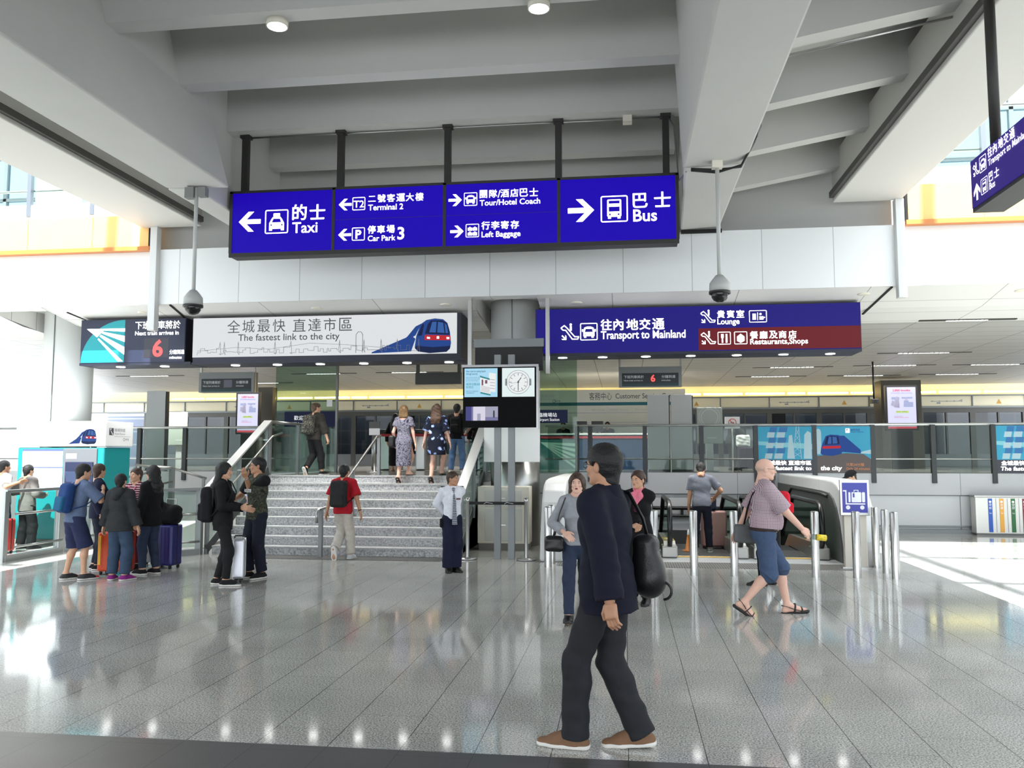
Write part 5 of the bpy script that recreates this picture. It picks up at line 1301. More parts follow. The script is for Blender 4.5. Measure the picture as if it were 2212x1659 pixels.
# ================================================================== people
# A figure is a smooth distance field of tapered limbs grown over a posed skeleton and turned into one skin; clothes are grown the same way, a little larger, and cut cleanly at cuffs and hems.
V3 = lambda *a: np.array(a, dtype=np.float64)
def nrm(a): return a / (np.linalg.norm(a) + 1e-9)
class Field:
    def __init__(s, lo, hi, v):
        s.v = v; s.lo = np.array(lo, float)
        s.n = [int(math.ceil((h - l) / v)) + 1 for l, h in zip(lo, hi)]
        s.ax = [s.lo[i] + v * np.arange(s.n[i]) for i in range(3)]
        s.D = np.full(s.n, 1.0, np.float32)
    def sub(s, lo, hi):
        i0 = [max(0, int((lo[k] - s.lo[k]) / s.v)) for k in range(3)]; i1 = [min(s.n[k], int((hi[k] - s.lo[k]) / s.v) + 2) for k in range(3)]
        if any(b <= a for a, b in zip(i0, i1)): return None
        sl = tuple(slice(a, b) for a, b in zip(i0, i1))
        P = np.stack(np.meshgrid(*[s.ax[k][sl[k]] for k in range(3)], indexing='ij'), -1)
        return sl, P
    def mix(s, sl, d, k, cut=False):
        o = s.D[sl]
        if cut:
            d = -d; h = np.maximum(k - np.abs(o - d), 0) / max(k, 1e-6); s.D[sl] = np.maximum(o, d) + h*h*k*.25
        else:
            h = np.maximum(k - np.abs(o - d), 0) / max(k, 1e-6); s.D[sl] = np.minimum(o, d) - h*h*k*.25
    def cone(s, a, b, ra, rb, k=.02, cut=False, flat=None, fs=1.0, endcut=(False, False)):
        a, b = np.asarray(a, float), np.asarray(b, float); R_ = max(ra, rb) + k + 3*s.v
        r = s.sub(np.minimum(a, b) - R_, np.maximum(a, b) + R_)
        if r is None: return s
        sl, P = r; q = P - a; ba = b - a
        if flat is not None:
            q = q + flat * ((q @ flat) * (fs - 1))[..., None]; ba = ba + flat * ((ba @ flat) * (fs - 1))
        bb = ba @ ba + 1e-9
        t = (q @ ba) / bb; h = np.clip(t, 0, 1)
        d = np.linalg.norm(q - h[..., None] * ba, axis=-1) - (ra + (rb - ra) * h)
        if flat is not None and fs > 1: d = d / (1 + (fs - 1) * .5)
        L = math.sqrt(bb)
        if endcut[0]: d = np.maximum(d, -t * L)
        if endcut[1]: d = np.maximum(d, (t - 1) * L)
        s.mix(sl, d, k, cut); return s
    def ell(s, c, r, F=None, k=.02, cut=False):
        c = np.asarray(c, float); r = np.asarray(r, float); m = r.max() + k + 3*s.v
        q = s.sub(c - m, c + m)
        if q is None: return s
        sl, P = q; p = P - c
        if F is not None: p = p @ F.T
        k0 = np.linalg.norm(p / r, axis=-1); k1 = np.linalg.norm(p / (r*r), axis=-1) + 1e-9
        s.mix(sl, k0 * (k0 - 1) / k1, k, cut); return s
    def rbox(s, c, h, F, r, k=.0, cut=False):
        c = np.asarray(c, float); h = np.asarray(h, float); m = np.linalg.norm(h) + k + 3*s.v
        q = s.sub(c - m, c + m)
        if q is None: return s
        sl, P = q; p = np.abs((P - c) @ F.T) - (h - r)
        s.mix(sl, np.linalg.norm(np.maximum(p, 0), axis=-1) + np.minimum(p.max(-1), 0) - r, k, cut); return s
    def plane(s, pt, n):
        n = nrm(np.asarray(n, float)); pt = np.asarray(pt, float)
        X, Y, Z = np.meshgrid(*s.ax, indexing='ij')
        s.D = np.maximum(s.D, ((X - pt[0])*n[0] + (Y - pt[1])*n[1] + (Z - pt[2])*n[2]).astype(np.float32)); return s
    def ruffle(s, amp, seed=0, f=1.0):
        X, Y, Z = np.meshgrid(*s.ax, indexing='ij'); a = seed * 1.7
        s.D = s.D + amp * (np.sin(23*f*X + 9*Z*f + a) * np.sin(31*f*Z + 7*Y*f + 2*a) + .7*np.sin(47*f*Z + 15*f*X - a) * np.sin(19*f*Y + 5*f*X + a)).astype(np.float32); return s
    def mesh(s):
        D = s.D; I = D < 0; n = D.shape
        cnt = np.zeros([k - 1 for k in n], np.float32); acc = np.zeros([k - 1 for k in n] + [3], np.float32)
        X = []
        for ax in range(3):
            A = [slice(None)]*3; B = [slice(None)]*3; A[ax] = slice(0, -1); B[ax] = slice(1, None)
            da, db = D[tuple(A)], D[tuple(B)]; x = I[tuple(A)] != I[tuple(B)]; X.append(x)
            idx = np.nonzero(x)
            t = da[idx] / (da[idx] - db[idx]); pos = np.stack(idx, -1).astype(np.float32); pos[:, ax] += t
            o = [k for k in range(3) if k != ax]
            for u in (0, 1):
                for w in (0, 1):
                    c = [idx[0].copy(), idx[1].copy(), idx[2].copy()]; c[o[0]] -= u; c[o[1]] -= w
                    ok = (c[o[0]] >= 0) & (c[o[1]] >= 0) & (c[o[0]] < n[o[0]] - 1) & (c[o[1]] < n[o[1]] - 1)
                    ci = tuple(q[ok] for q in c)
                    np.add.at(cnt, ci, 1); np.add.at(acc, ci, pos[ok])
        ids = -np.ones(cnt.shape, np.int64); m = cnt > 0; ids[m] = np.arange(m.sum())
        vs = acc[m] / cnt[m][:, None] * s.v + s.lo
        fs = []
        for ax in range(3):
            o = [(ax + 1) % 3, (ax + 2) % 3]; i = np.nonzero(X[ax]); i = [q for q in i]
            ok = (i[o[0]] > 0) & (i[o[1]] > 0) & (i[o[0]] < n[o[0]] - 1) & (i[o[1]] < n[o[1]] - 1)
            i = [q[ok] for q in i]; q4 = []
            for u, w in ((1, 1), (0, 1), (0, 0), (1, 0)):
                c = [i[0].copy(), i[1].copy(), i[2].copy()]; c[o[0]] -= u; c[o[1]] -= w; q4.append(ids[tuple(c)])
            f = np.stack(q4, -1); ins = I[tuple(i)]
            f[~ins] = f[~ins][:, ::-1]; fs.append(f)
        return vs, np.concatenate(fs) if fs else np.zeros((0, 4), int)
def np_mesh(name, chunks, mats):
    """chunks = [(verts, quads, material index)] joined into one mesh"""
    V = []; F = []; M = []; o = 0
    for vs, fs, mi in chunks:
        V.append(np.asarray(vs, np.float32)); F.append(np.asarray(fs, np.int64) + o); M.append(np.full(len(fs), mi)); o += len(vs)
    V = np.concatenate(V); F = np.concatenate(F); M = np.concatenate(M)
    me = bpy.data.meshes.new(name); me.vertices.add(len(V)); me.vertices.foreach_set('co', V.ravel())
    me.loops.add(F.size); me.loops.foreach_set('vertex_index', F.ravel().astype(np.int32))
    me.polygons.add(len(F)); me.polygons.foreach_set('loop_start', np.arange(0, F.size, 4, dtype=np.int32))
    me.polygons.foreach_set('material_index', M.astype(np.int32)); me.polygons.foreach_set('use_smooth', np.ones(len(F), bool))
    for m in mats: me.materials.append(m)
    me.update(calc_edges=True); me.validate()
    return me
def put(name, me, parent=None, loc=None, rz=None):
    o = bpy.data.objects.new(name, me); COL.objects.link(o)
    if parent is not None: o.parent = parent
    if loc is not None: o.location = loc; o.rotation_euler = (0, 0, rz)
    return o

def fabric(name, c, c2=None, kind=None, scale=30.0, c3=None):
    if name in _M: return _M[name]
    m = mat(name, c, 0.85, noise=0.10, nscale=22, spec=.25, bump=0.12)
    if not kind: return m
    nt = m.node_tree; b = nt.nodes['Principled BSDF']; N = nt.nodes.new; L = nt.links.new
    tc = N('ShaderNodeTexCoord')
    cr = N('ShaderNodeValToRGB')
    if kind == 'check':
        w1 = N('ShaderNodeTexWave'); w2 = N('ShaderNodeTexWave'); w1.bands_direction = 'Z'; w2.bands_direction = 'Y'
        mp = N('ShaderNodeMapping'); mp.inputs['Scale'].default_value = (0.02, 1.0, 0.02); L(tc.outputs['Object'], mp.inputs[0])
        for w in (w1, w2): w.inputs['Scale'].default_value = scale
        L(tc.outputs['Object'], w1.inputs['Vector']); L(mp.outputs[0], w2.inputs['Vector'])
        mm = N('ShaderNodeMath'); mm.operation = 'MINIMUM'; L(w1.outputs['Fac'], mm.inputs[0]); L(w2.outputs['Fac'], mm.inputs[1])
        L(mm.outputs[0], cr.inputs[0]); cr.color_ramp.elements[0].position = .08; cr.color_ramp.elements[1].position = .22
        cr.color_ramp.elements[0].color = lin(c2); cr.color_ramp.elements[1].color = lin(c)
    elif kind == 'stripe':
        w1 = N('ShaderNodeTexWave'); w1.bands_direction = 'Z'; w1.inputs['Scale'].default_value = scale; w1.inputs['Distortion'].default_value = 2.5; w1.inputs['Detail'].default_value = 2
        L(tc.outputs['Object'], w1.inputs['Vector']); L(w1.outputs['Fac'], cr.inputs[0])
        cr.color_ramp.elements[0].position = .42; cr.color_ramp.elements[1].position = .55; cr.color_ramp.elements[0].color = lin(c); cr.color_ramp.elements[1].color = lin(c2)
        if c3:
            e = cr.color_ramp.elements.new(.9); e.color = lin(c3)
    elif kind == 'flowers':
        vo = N('ShaderNodeTexVoronoi'); vo.inputs['Scale'].default_value = scale; L(tc.outputs['Object'], vo.inputs['Vector'])
        no = N('ShaderNodeTexNoise'); no.inputs['Scale'].default_value = scale*1.6; no.inputs['Detail'].default_value = 3; L(tc.outputs['Object'], no.inputs['Vector'])
        mm = N('ShaderNodeMath'); mm.operation = 'ADD'; L(vo.outputs['Distance'], mm.inputs[0]); L(no.outputs['Fac'], mm.inputs[1])
        L(mm.outputs[0], cr.inputs[0]); cr.color_ramp.interpolation = 'CONSTANT'
        cr.color_ramp.elements[0].color = lin(c3 or c2); cr.color_ramp.elements[0].position = 0; cr.color_ramp.elements[1].position = .66; cr.color_ramp.elements[1].color = lin(c2)
        e = cr.color_ramp.elements.new(.80); e.color = lin(c)
    else:                                   # camo / swirl: bands of a warped noise
        no = N('ShaderNodeTexNoise'); no.inputs['Scale'].default_value = scale; no.inputs['Detail'].default_value = 2; no.inputs['Distortion'].default_value = 1.6 if kind == 'camo' else 4.0
        L(tc.outputs['Object'], no.inputs['Vector']); L(no.outputs['Fac'], cr.inputs[0]); cr.color_ramp.interpolation = 'CONSTANT'
        cr.color_ramp.elements[0].color = lin(c); cr.color_ramp.elements[0].position = 0; cr.color_ramp.elements[1].position = .5; cr.color_ramp.elements[1].color = lin(c2)
        e = cr.color_ramp.elements.new(.58); e.color = lin(c3 or c)
        if kind == 'swirl': e2 = cr.color_ramp.elements.new(.43); e2.color = lin(c2); e3 = cr.color_ramp.elements.new(.47); e3.color = lin(c)
    L(cr.outputs[0], b.inputs['Base Color'])
    return m
skins = {'asian': mat('skin_warm', (206, 160, 130), .55, noise=.05, nscale=30), 'pale': mat('skin_pale', (222, 178, 158), .55, noise=.05, nscale=30), 'tan': mat('skin_tan', (186, 138, 108), .55, noise=.05, nscale=30)}
lip_m = mat('lips', (176, 98, 92), .5); eyew = mat('eye_white', (226, 222, 216), .3); eyed = mat('eye_dark', (30, 22, 18), .25); brow_m = mat('eyebrow', (36, 28, 24), .8); brow_g = mat('eyebrow_grey', (150, 128, 112), .8)
hair_m = {'pale': mat('hair_pale_stubble', (200, 172, 154), .7), 'black': mat('hair_black', (15, 14, 14), .6, noise=.25, nscale=60, bump=.4), 'brown': mat('hair_brown', (62, 42, 30), .5, noise=.25, nscale=60, bump=.4), 'blond': mat('hair_dark_blond', (118, 90, 56), .5, noise=.25, nscale=60, bump=.4), 'auburn': mat('hair_light_brown', (78, 55, 40), .5, noise=.25, nscale=60, bump=.4), 'dyed': mat('hair_dyed_brown', (86, 64, 46), .5, noise=.25, nscale=60, bump=.4)}
sole_w = mat('sole_white', (218, 216, 210), .6); sole_d = mat('sole_dark', (34, 32, 32), .6)

def ball_chunk(c, r, F, mi, n=10):
    mb = MB().ball((0, 0, 0), tuple(r), n); V = np.array(mb.v) @ F + c
    return V, np.array(mb.f), mi
def ik(a, t, l1, l2, hint):
    d = t - a; L = np.linalg.norm(d)
    if L > (l1 + l2) * .998: t = a + d / L * (l1 + l2) * .998; d = t - a; L = np.linalg.norm(d)
    x = (l1*l1 - l2*l2 + L*L) / (2*L); h = math.sqrt(max(l1*l1 - x*x, 0)); u = d / L
    p = hint - u * (hint @ u); p = nrm(p)
    return a + u*x + p*h, t

class Person:
    def __init__(s, label, pos, face, H, ground=0.0, girth=1.0, fem=False, lean=0.0, side=0.0, twist=0.0, head=(0, 0), feet='stand', hands=None, curl=.35, skin='asian', v=.012,
                 hair=('short', 'black'), group=None, belly=0.0, mouth=0.0, hipdrop=0.0, brow='dark', glasses=False, hood=0):
        s.k = k = H / 1.75; s.v = v; s.fem = fem; s.g = girth
        s.pos = Vector((pos[0], pos[1], ground)); s.rz = R(face - 90); s.face = face
        ry = lambda a: (math.sin(R(a)), math.cos(R(a)))
        up = nrm(V3(math.sin(R(side)), math.sin(R(lean)), math.cos(R(lean)) * math.cos(R(side))))
        rt = V3(math.cos(R(twist)), math.sin(R(twist)), 0); rt = nrm(rt - up * (rt @ up)); fw = np.cross(up, rt)
        s.up, s.rt, s.fw = up, rt, fw
        FT = {'stand': ((-.10, .10, 6, 0), (.10, .12, -6, 0)), 'wide': ((-.17, .10, 8, 0), (.17, .12, -8, 0)),
              'walkL': ((-.08, .44, 0, -8), (.08, -.16, 0, 38)), 'walkR': ((-.08, -.16, 0, 38), (.08, .44, 0, -8))}
        feet = FT.get(feet, feet)
        s.feet = []
        l1, l2 = .425*k, .405*k
        for (x, y, yw, pt, *lf) in feet:
            f = V3(-math.sin(R(yw)), math.cos(R(yw)), 0); u = V3(0, 0, 1); p = R(pt)
            ball = V3(x*k, y*k, lf[0] if lf else 0)
            f2 = f*math.cos(p) - u*math.sin(p); u2 = u*math.cos(p) + f*math.sin(p)
            if pt >= 0: ank = ball - f2*.125*k + u2*.085*k; base = ball
            else: heel = ball - f*.18*k; ank = heel + f2*.055*k + u2*.085*k; base = heel
            s.feet.append((ank, f2, u2, nrm(np.cross(f2, u2))))
        hw = .085*k
        cx = (s.feet[0][0] + s.feet[1][0]) / 2
        hz = (.915 - hipdrop) * k
        off = V3(0, -lean*.0035*k, 0)
        for _ in range(60):
            Hc = V3(cx[0], cx[1], hz) + off
            hips = [Hc - rt*hw, Hc + rt*hw]
            if max(np.linalg.norm(s.feet[i][0] - hips[i]) for i in (0, 1)) < (l1 + l2) * .992: break
            hz -= .01*k
        s.Hc = Hc; s.hips = hips; s.knees = []
        for i in (0, 1):
            kn, _ = ik(hips[i], s.feet[i][0], l1, l2, s.feet[i][1] * .9 + fw*.3); s.knees.append(kn)
        sw = (.148 if fem else .170) * k * (.5 + .5*girth)
        T = lambda a, b=0, c=0: Hc + up*a*k + rt*b*k + fw*c*k
        s.T = T
        s.sh = [T(.500) - rt*sw, T(.500) + rt*sw]
        s.el = []; s.wr = []; s.hd = []
        hands = hands or {}
        for i, sd in ((0, 'L'), (1, 'R')):
            h = hands.get(sd, (.27, .02, .0)); sg = -1 if i == 0 else 1
            # target: (outwards, forwards, height above the hip joint)
            tg = V3(cx[0], cx[1], Hc[2]) + rt*(sg*h[0]*k) + fw*(h[1]*k) + V3(0, 0, 1)*(h[2]*k)
            hint = np.array(h[3]) if len(h) > 3 else V3(sg*.45, -1, -.15)
            hint = rt*hint[0] + fw*hint[1] + V3(0, 0, 1)*hint[2]
            e, w = ik(s.sh[i], tg, .285*k, .255*k, hint); s.el.append(e); s.wr.append(w)
            th = np.array(h[4]) if len(h) > 4 else V3(-sg*.15, 1, .1)
            th = rt*th[0] + fw*th[1] + V3(0, 0, 1)*th[2]
            d = nrm(w - e); th = nrm(th - d*(th @ d)); nn = np.cross(d, th) * (1 if i == 0 else -1)
            s.hd.append((d, th, nn, h[5] if len(h) > 5 else curl))
        # head frame
        hy, hp = R(head[0]), R(head[1])
        r1 = rt*math.cos(hy) + fw*math.sin(hy); f1 = fw*math.cos(hy) - rt*math.sin(hy)
        upn = nrm(up*.6 + V3(0, 0, .4))
        f1 = nrm(f1 - upn*(f1 @ upn)); r1 = np.cross(f1, upn)
        f2 = f1*math.cos(hp) + upn*math.sin(hp); u2 = upn*math.cos(hp) - f1*math.sin(hp)
        s.HF = np.stack([r1, f2, u2]); s.nk = T(.565, 0, -.015)
        s.hs = k * (1.0 if not fem else .97) * 1.02
        s.hc = s.nk + up*.045*k + u2*.105*k + f2*.018*k
        g = girth; fl = fw
        s.tor = [('e', T(.02), (.150*g*k*(1.06 if fem else 1), .105*g*k, .12*k)), ('e', T(.16, 0, .005), ((.128 if fem else .140)*g*k, (.098 + belly*.5)*g*k, .13*k)),
                 ('e', T(.36, 0, .0), ((.143 if fem else .162)*g*k, .108*g*k, .16*k)), ('e', T(.47, 0, -.01), ((.122 if fem else .146)*k*(.6+.4*g), .080*k*g, .085*k))]
        if belly: s.tor.append(('e', T(.15, 0, .05 + belly*.4), (.13*g*k, (.08 + belly*.5)*g*k, .14*k)))
        if fem:
            for q in (-1, 1): s.tor.append(('e', T(.355, .065*q, .085), (.055*k*g, .045*k*g, .055*k)))
        s.trap = [(s.nk + up*.03*k, s.sh[0] + up*.004*k, .050*k, .050*k), (s.nk + up*.03*k, s.sh[1] + up*.004*k, .050*k, .050*k)]
        ar = (.041 if fem else .049) * k * (.6+.4*g)
        s.arm = [[(s.sh[i], s.el[i], ar*1.04, ar*.83), (s.el[i], s.wr[i], ar*.86, ar*.58)] for i in (0, 1)]
        tr_ = (.080 if not fem else .083) * k * (.5+.5*g)
        s.leg = []
        for i in (0, 1):
            a, kn, an = s.hips[i], s.knees[i], s.feet[i][0]
            cf = kn + (an - kn)*.30 - nrm(np.cross(np.cross(an - kn, s.feet[i][1]), an - kn))*.016*k
            s.leg.append([(a, kn, tr_, tr_*.66), (kn, cf, tr_*.64, tr_*.66), (cf, an, tr_*.64, tr_*.42)])
        pts = [s.hc, s.nk] + s.sh + s.el + s.wr + s.knees + [f[0] for f in s.feet] + [f[0] + f[1]*.2*k for f in s.feet] + [T(.02), T(.36)]
        P_ = np.array(pts); s.lo = P_.min(0) - .22*k; s.hi = P_.max(0) + .22*k; s.lo[2] = min(-.03, P_[:, 2].min() - .12)
        s.build_body(label, skin, hair, mouth, brow, glasses, group)
    def F(s, lo=None, hi=None, v=None): return Field(s.lo if lo is None else lo, s.hi if hi is None else hi, v or s.v)
    def torso(s, f, inf=0.0, k=.05):
        for kind, c, r in s.tor: f.ell(c, np.array(r) + inf, np.stack([s.rt, s.fw, s.up]), k)
        for a, b, ra, rb in s.trap: f.cone(a, b, ra*.8 + inf*.4, rb + inf, k*.9)
        return f
    def build_body(s, label, skin, hair, mouth, brow, glasses, group):
        k = s.k; f = s.torso(s.F())
        f.cone(s.nk - s.up*.03*k, s.hc - s.HF[2]*.04*k - s.HF[1]*.02*k, .056*k*(.9 if s.fem else 1.05), .052*k*(.88 if s.fem else 1.05), .03)
        for i in (0, 1):
            for a, b, ra, rb in s.arm[i]: f.cone(a, b, ra, rb, .02)
            for a, b, ra, rb in s.leg[i]: f.cone(a, b, ra, rb, .03)
            an, fd, fu, fr = s.feet[i]; gz = an - fu*.085*k
            heel = gz - fd*.035*k + fu*.03*k; ball = gz + fd*.12*k + fu*.022*k; toe = gz + fd*.185*k + fu*.018*k
            f.cone(an, heel, .036*k, .032*k, .02).cone(an, ball, .036*k, .032*k, .03).cone(heel, ball, .030*k, .034*k, .02, flat=fu, fs=1.3).cone(ball, toe, .036*k, .024*k, .02, flat=fu, fs=1.6)
        vs, fs = f.mesh(); ch = [(vs, fs, 0)]
        # hands
        for i in (0, 1):
            d, th, n, cu = s.hd[i]; w = s.wr[i]; hv = min(.0065, s.v*.6)
            pc = w + d*.085*k; hf = Field(pc - .16*k, pc + .16*k, hv)
            hf.cone(w - d*.03*k, w + d*.02*k, .023*k, .023*k, .01, flat=n, fs=1.3)
            hf.rbox(w + d*.055*k, (.040*k, .043*k, .0155*k), np.stack([th, d, n]), .014*k, .015)
            hf.ell(w + d*.035*k + th*.025*k + n*.008*k, (.018*k, .030*k, .016*k), np.stack([th, d, n]), .012)
            for j, (o, L) in enumerate(((.030, .074), (.0105, .083), (-.0095, .076), (-.028, .060))):
                b = w + d*.092*k + th*o*k; a1 = cu*.8 + .05*j; a2 = cu*2.0 + .06*j
                d1 = d*math.cos(a1) + n*math.sin(a1); d2 = d*math.cos(a2) + n*math.sin(a2); m = b + d1*L*.5*k
                hf.cone(b - d*.01*k, m, .0098*k, .0090*k, .004).cone(m, m + d2*L*.5*k, .0090*k, .0072*k, .003)
            b = w + d*.03*k + th*.034*k; t1 = nrm(d*.75 + th*.6 + n*.25); t2 = nrm(d*.9 + th*.25 + n*.45)
            hf.cone(b, b + t1*.040*k, .0130*k, .0110*k, .008).cone(b + t1*.040*k, b + t1*.040*k + t2*.034*k, .0110*k, .0085*k, .004)
            hvs, hfs = hf.mesh(); ch.append((hvs, hfs, 0))
        # head, in its own frame (x right, y forward, z up)
        q = s.hs; fv = min(.0065, s.v*.6); h = Field((-.13*q, -.16*q, -.19*q), (.13*q, .17*q, .15*q), fv); E = lambda *a: np.array(a)*q
        jw = .9 if s.fem else 1.0
        h.ell(E(0, -.012, .028), E(.075, .096, .086), None, .01).ell(E(0, .022, -.028), E(.060*jw, .070, .080), None, .03)
        h.cone(E(-.040*jw, .005, -.062), E(-.012, .068, -.094), .022*q, .016*q, .03).cone(E(.040*jw, .005, -.062), E(.012, .068, -.094), .022*q, .016*q, .03)
        h.ell(E(0, .078, .022), E(.048, .014, .010), None, .02).ell(E(-.036, .068, -.022), E(.022, .018, .018), None, .02).ell(E(.036, .068, -.022), E(.022, .018, .018), None, .02)
        for x in (-1, 1): h.ell(E(.031*x, .098, .004), E(.017, .016, .011), None, .012, cut=True)
        h.cone(E(0, .088, .010), E(0, .109, -.026), .0075*q, .0115*q, .012).ell(E(-.010, .098, -.030), E(.008, .009, .007), None, .006).ell(E(.010, .098, -.030), E(.008, .009, .007), None, .006)
        h.ell(E(0, .086, -.055), E(.026, .013, .014), None, .012)
        for x in (-1, 1): h.ell(E(.077*x, -.008, -.008), E(.009, .021, .031), None, .006)
        h.cone(E(0, -.022, -.05), E(0, -.045, -.17), .052*q*(.9 if s.fem else 1.06), .056*q*(.9 if s.fem else 1.06), .03)
        vs, fs = h.mesh(); W = lambda p: np.asarray(p) @ s.HF + s.hc
        ch.append((W(vs), fs, 0))
        for x in (-1, 1):
            ch.append(ball_chunk(W(E(.031*x, .0815, .004)), E(.0125, .0080, .0062), s.HF, 2)); ch.append(ball_chunk(W(E(.031*x, .0870, .004)), E(.0062, .0046, .0058), s.HF, 3))
            ch.append(ball_chunk(W(E(.032*x, .0885, .0225)), E(.019, .0055, .0038), s.HF, 4))
        ch.append(ball_chunk(W(E(0, .0945, -.052)), E(.022, .0065, .0042), s.HF, 1)); ch.append(ball_chunk(W(E(0, .0935, -.061 - mouth)), E(.019, .0065, .0048), s.HF, 1))
        if mouth: ch.append(ball_chunk(W(E(0, .0955, -.0565 - mouth*.5)), E(.016, .005, .003 + mouth*.6), s.HF, 3))
        me = np_mesh('person', ch, [skins[skin], lip_m, eyew, eyed, brow_g if brow == 'grey' else brow_m])
        s.ob = put('person', me, None, s.pos, s.rz); tag(s.ob, label, 'person', group)
        s.W = W; s.E = E
        if hair: s.hair(*hair)
        if glasses:
            mb = MB(); g_ = []
            for x in (-1, 1):
                mb.tube([tuple(E(.033*x + .021*math.cos(a), .104, .003 + .016*math.sin(a))) for a in np.linspace(0, 2*math.pi, 15)[:-1]], .0018*q, 6, closed=True)
                mb.tube([tuple(E(.054*x, .103, .008)), tuple(E(.077*x, .06, .008)), tuple(E(.083*x, -.012, .006))], .0018*q, 6)
            mb.tube([tuple(E(-.012, .105, .006)), tuple(E(.012, .105, .006))], .0018*q, 6)
            mb.v = [tuple(p) for p in W(np.array(mb.v))]; o = mb.build('glasses', black, None); o.parent = s.ob
    def add(s, name, f, m, label=None, parent=None):
        vs, fs = f.mesh()
        if not len(fs): return None
        o = put(name, np_mesh(name, [(vs, fs, 0)], [m]), parent or s.ob)
        if label: o['label'] = label
        return o
    def hair(s, style, col):
        q = s.hs; E = s.E; fv = min(.008, s.v*.7); h = Field((-.17*q, -.27*q, -.62*q if style == 'long' else -.38*q), (.16*q, .17*q, .17*q), fv)
        t = {'buzz': .006, 'bald': .004}.get(style, .019)
        h.ell(E(0, -.012, .030), E(.075 + t, .096 + t, .086 + t*1.1), None, .01)
        if style == 'spiky': h.ell(E(0, .0, .075), E(.075, .095, .055), None, .02)
        if style == 'bald': h.plane(E(0, 0, .0), (0, .25, 1.0)); h.plane(E(0, .0, 0), (0, 1, .2)); h.plane(E(0, 0, -.065), (0, .3, -1))
        else:
            fr = {'long': .055, 'bob': .058, 'crop': .060}.get(style, .058)
            if style in ('long', 'bob', 'wavy'):
                L = {'long': .50, 'bob': .15, 'wavy': .30}[style]; wv = {'long': .050, 'bob': .045, 'wavy': .060}[style]
                for x in (-.075, -.040, 0, .040, .075):
                    y0 = -.035 - .035*(1 - abs(x)/.08); yb = -.050 - .03*(1 - abs(x)/.08) - (.02 if style == 'long' else 0)
                    h.cone(E(x*.85, y0, .03), E(x*1.02, yb, -.13), wv*q*.85, wv*q*.80, .03)
                    if L > .2: h.cone(E(x*1.02, yb, -.13), E(x*1.05, yb - .05, -.22), wv*q*.80, wv*q*.75, .03).cone(E(x*1.05, yb - .05, -.22), E(x*1.1, yb - .065, -L), wv*q*.75, wv*q*.35, .03)
                # open the face
                h.cone(E(0, .10, .000), E(0, .16, -.02), .066*q, .09*q, .01, cut=True).cone(E(0, .085, -.03), E(0, .16, -.30), .064*q, .12*q, .01, cut=True)
                if style == 'wavy': h.ruffle(.004, 3, 2.2)
            else:
                h.plane(E(0, .036, .012), (0, .66, -.75)); h.cone(E(0, -.05, -.02), E(0, -.055, -.075), .060*q, .050*q, .02); h.cone(E(0, .11, .02), E(0, .16, .0), .058*q, .085*q, .01, cut=True)
                for x in (-1, 1): h.ell(E(.085*x, -.005, -.006), E(.022, .026, .030), None, .006, cut=True)
        h.ruffle(.0016, 2, 3.0)
        vs, fs = h.mesh()
        s.hair_ob = put('hair', np_mesh('hair', [(s.W(vs), fs, 0)], [hair_m[col]]), s.ob)
    # ---- clothes
    def top(s, m, sleeve=.6, hem=-.05, inf=.014, name='shirt', open_front=False, collar=None, k=.05, flare=0.0, ruf=.0022, neck=.012, skirt=0.0, m2=None, cuff=1.0, skirt_w=1.0, label=None):
        kk = s.k; f = s.F(); s.torso(f, inf, k)
        if hem < -.02 or skirt:
            e = s.T(hem) if not skirt else None
            if not skirt:
                f.cone(s.T(.06), s.T(hem - .02), .135*s.g*kk + inf, .135*s.g*kk + inf + flare, .05, flat=s.fw, fs=1.25)
        if not skirt: f.plane(s.T(hem), -s.up)
        else:
            mid = (s.knees[0] + s.knees[1]) / 2; an = (s.feet[0][0] + s.feet[1][0]) / 2
            # skirt: (length as a share of the way from hip to ankle)
            full = s.hips[0]*.5 + s.hips[1]*.5; tip = full + (an - full) * skirt
            f.cone(s.T(.0), tip, .150*s.g*kk + inf, .150*s.g*kk*skirt_w + inf, .05, flat=s.fw, fs=1.2, endcut=(False, True))
            f.plane(tip, tip - full)
        f.cone(s.nk - s.up*.02*kk, s.nk + s.up*.20*kk + s.fw*.03*kk, .062*kk + neck, .075*kk + neck, .01, cut=True)
        for i in (0, 1):
            (a, b, ra, rb), (c, d, rc, rd) = s.arm[i]; a2 = a
            if sleeve <= 0: f.ell(a, (.03*kk,)*3, None, .01); continue
            if sleeve < 1: f.cone(a2, a + (b - a)*sleeve, ra + inf*1.1, (rb + inf*1.5)*cuff, .025, endcut=(False, True))
            else:
                f.cone(a2, b, ra + inf*1.1, rb + inf*1.3, .025)
                t = min(1.0, sleeve - 1); f.cone(c, c + (d - c)*t, rc + inf*1.3, (rd + inf*1.5)*cuff, .02, endcut=(False, True))
        if ruf: f.ruffle(ruf, int(s.pos.x*10) % 7); f.ruffle(ruf*.35, 2, 1.9)
        if open_front:
            fr = lambda z, y: s.T(z, 0, y)
            f.cone(fr(.17, .17), fr(.50, .115), .006*kk, .060*kk, .006, cut=True)
            f.cone(fr(hem - .02, .19), fr(.17, .17), .030*kk, .006*kk, .006, cut=True)
        o = s.add(name, f, m, label)
        if collar is not None:
            c = s.F(); b0 = s.nk - s.up*.015*kk
            c.cone(b0 - s.up*.035*kk, b0 + s.up*.050*kk + s.fw*.008*kk, .086*kk + neck, .074*kk + neck, .005, endcut=(True, True)); c.cone(b0 - s.up*.05*kk, b0 + s.up*.2*kk + s.fw*.02*kk, .062*kk + neck*.5, .060*kk + neck*.5, .003, cut=True)
            c.cone(s.T(.50, 0, .12), s.T(.62, 0, .12), .020*kk, .050*kk, .004, cut=True)
            s.add('collar', c, collar, None, o)
        return o
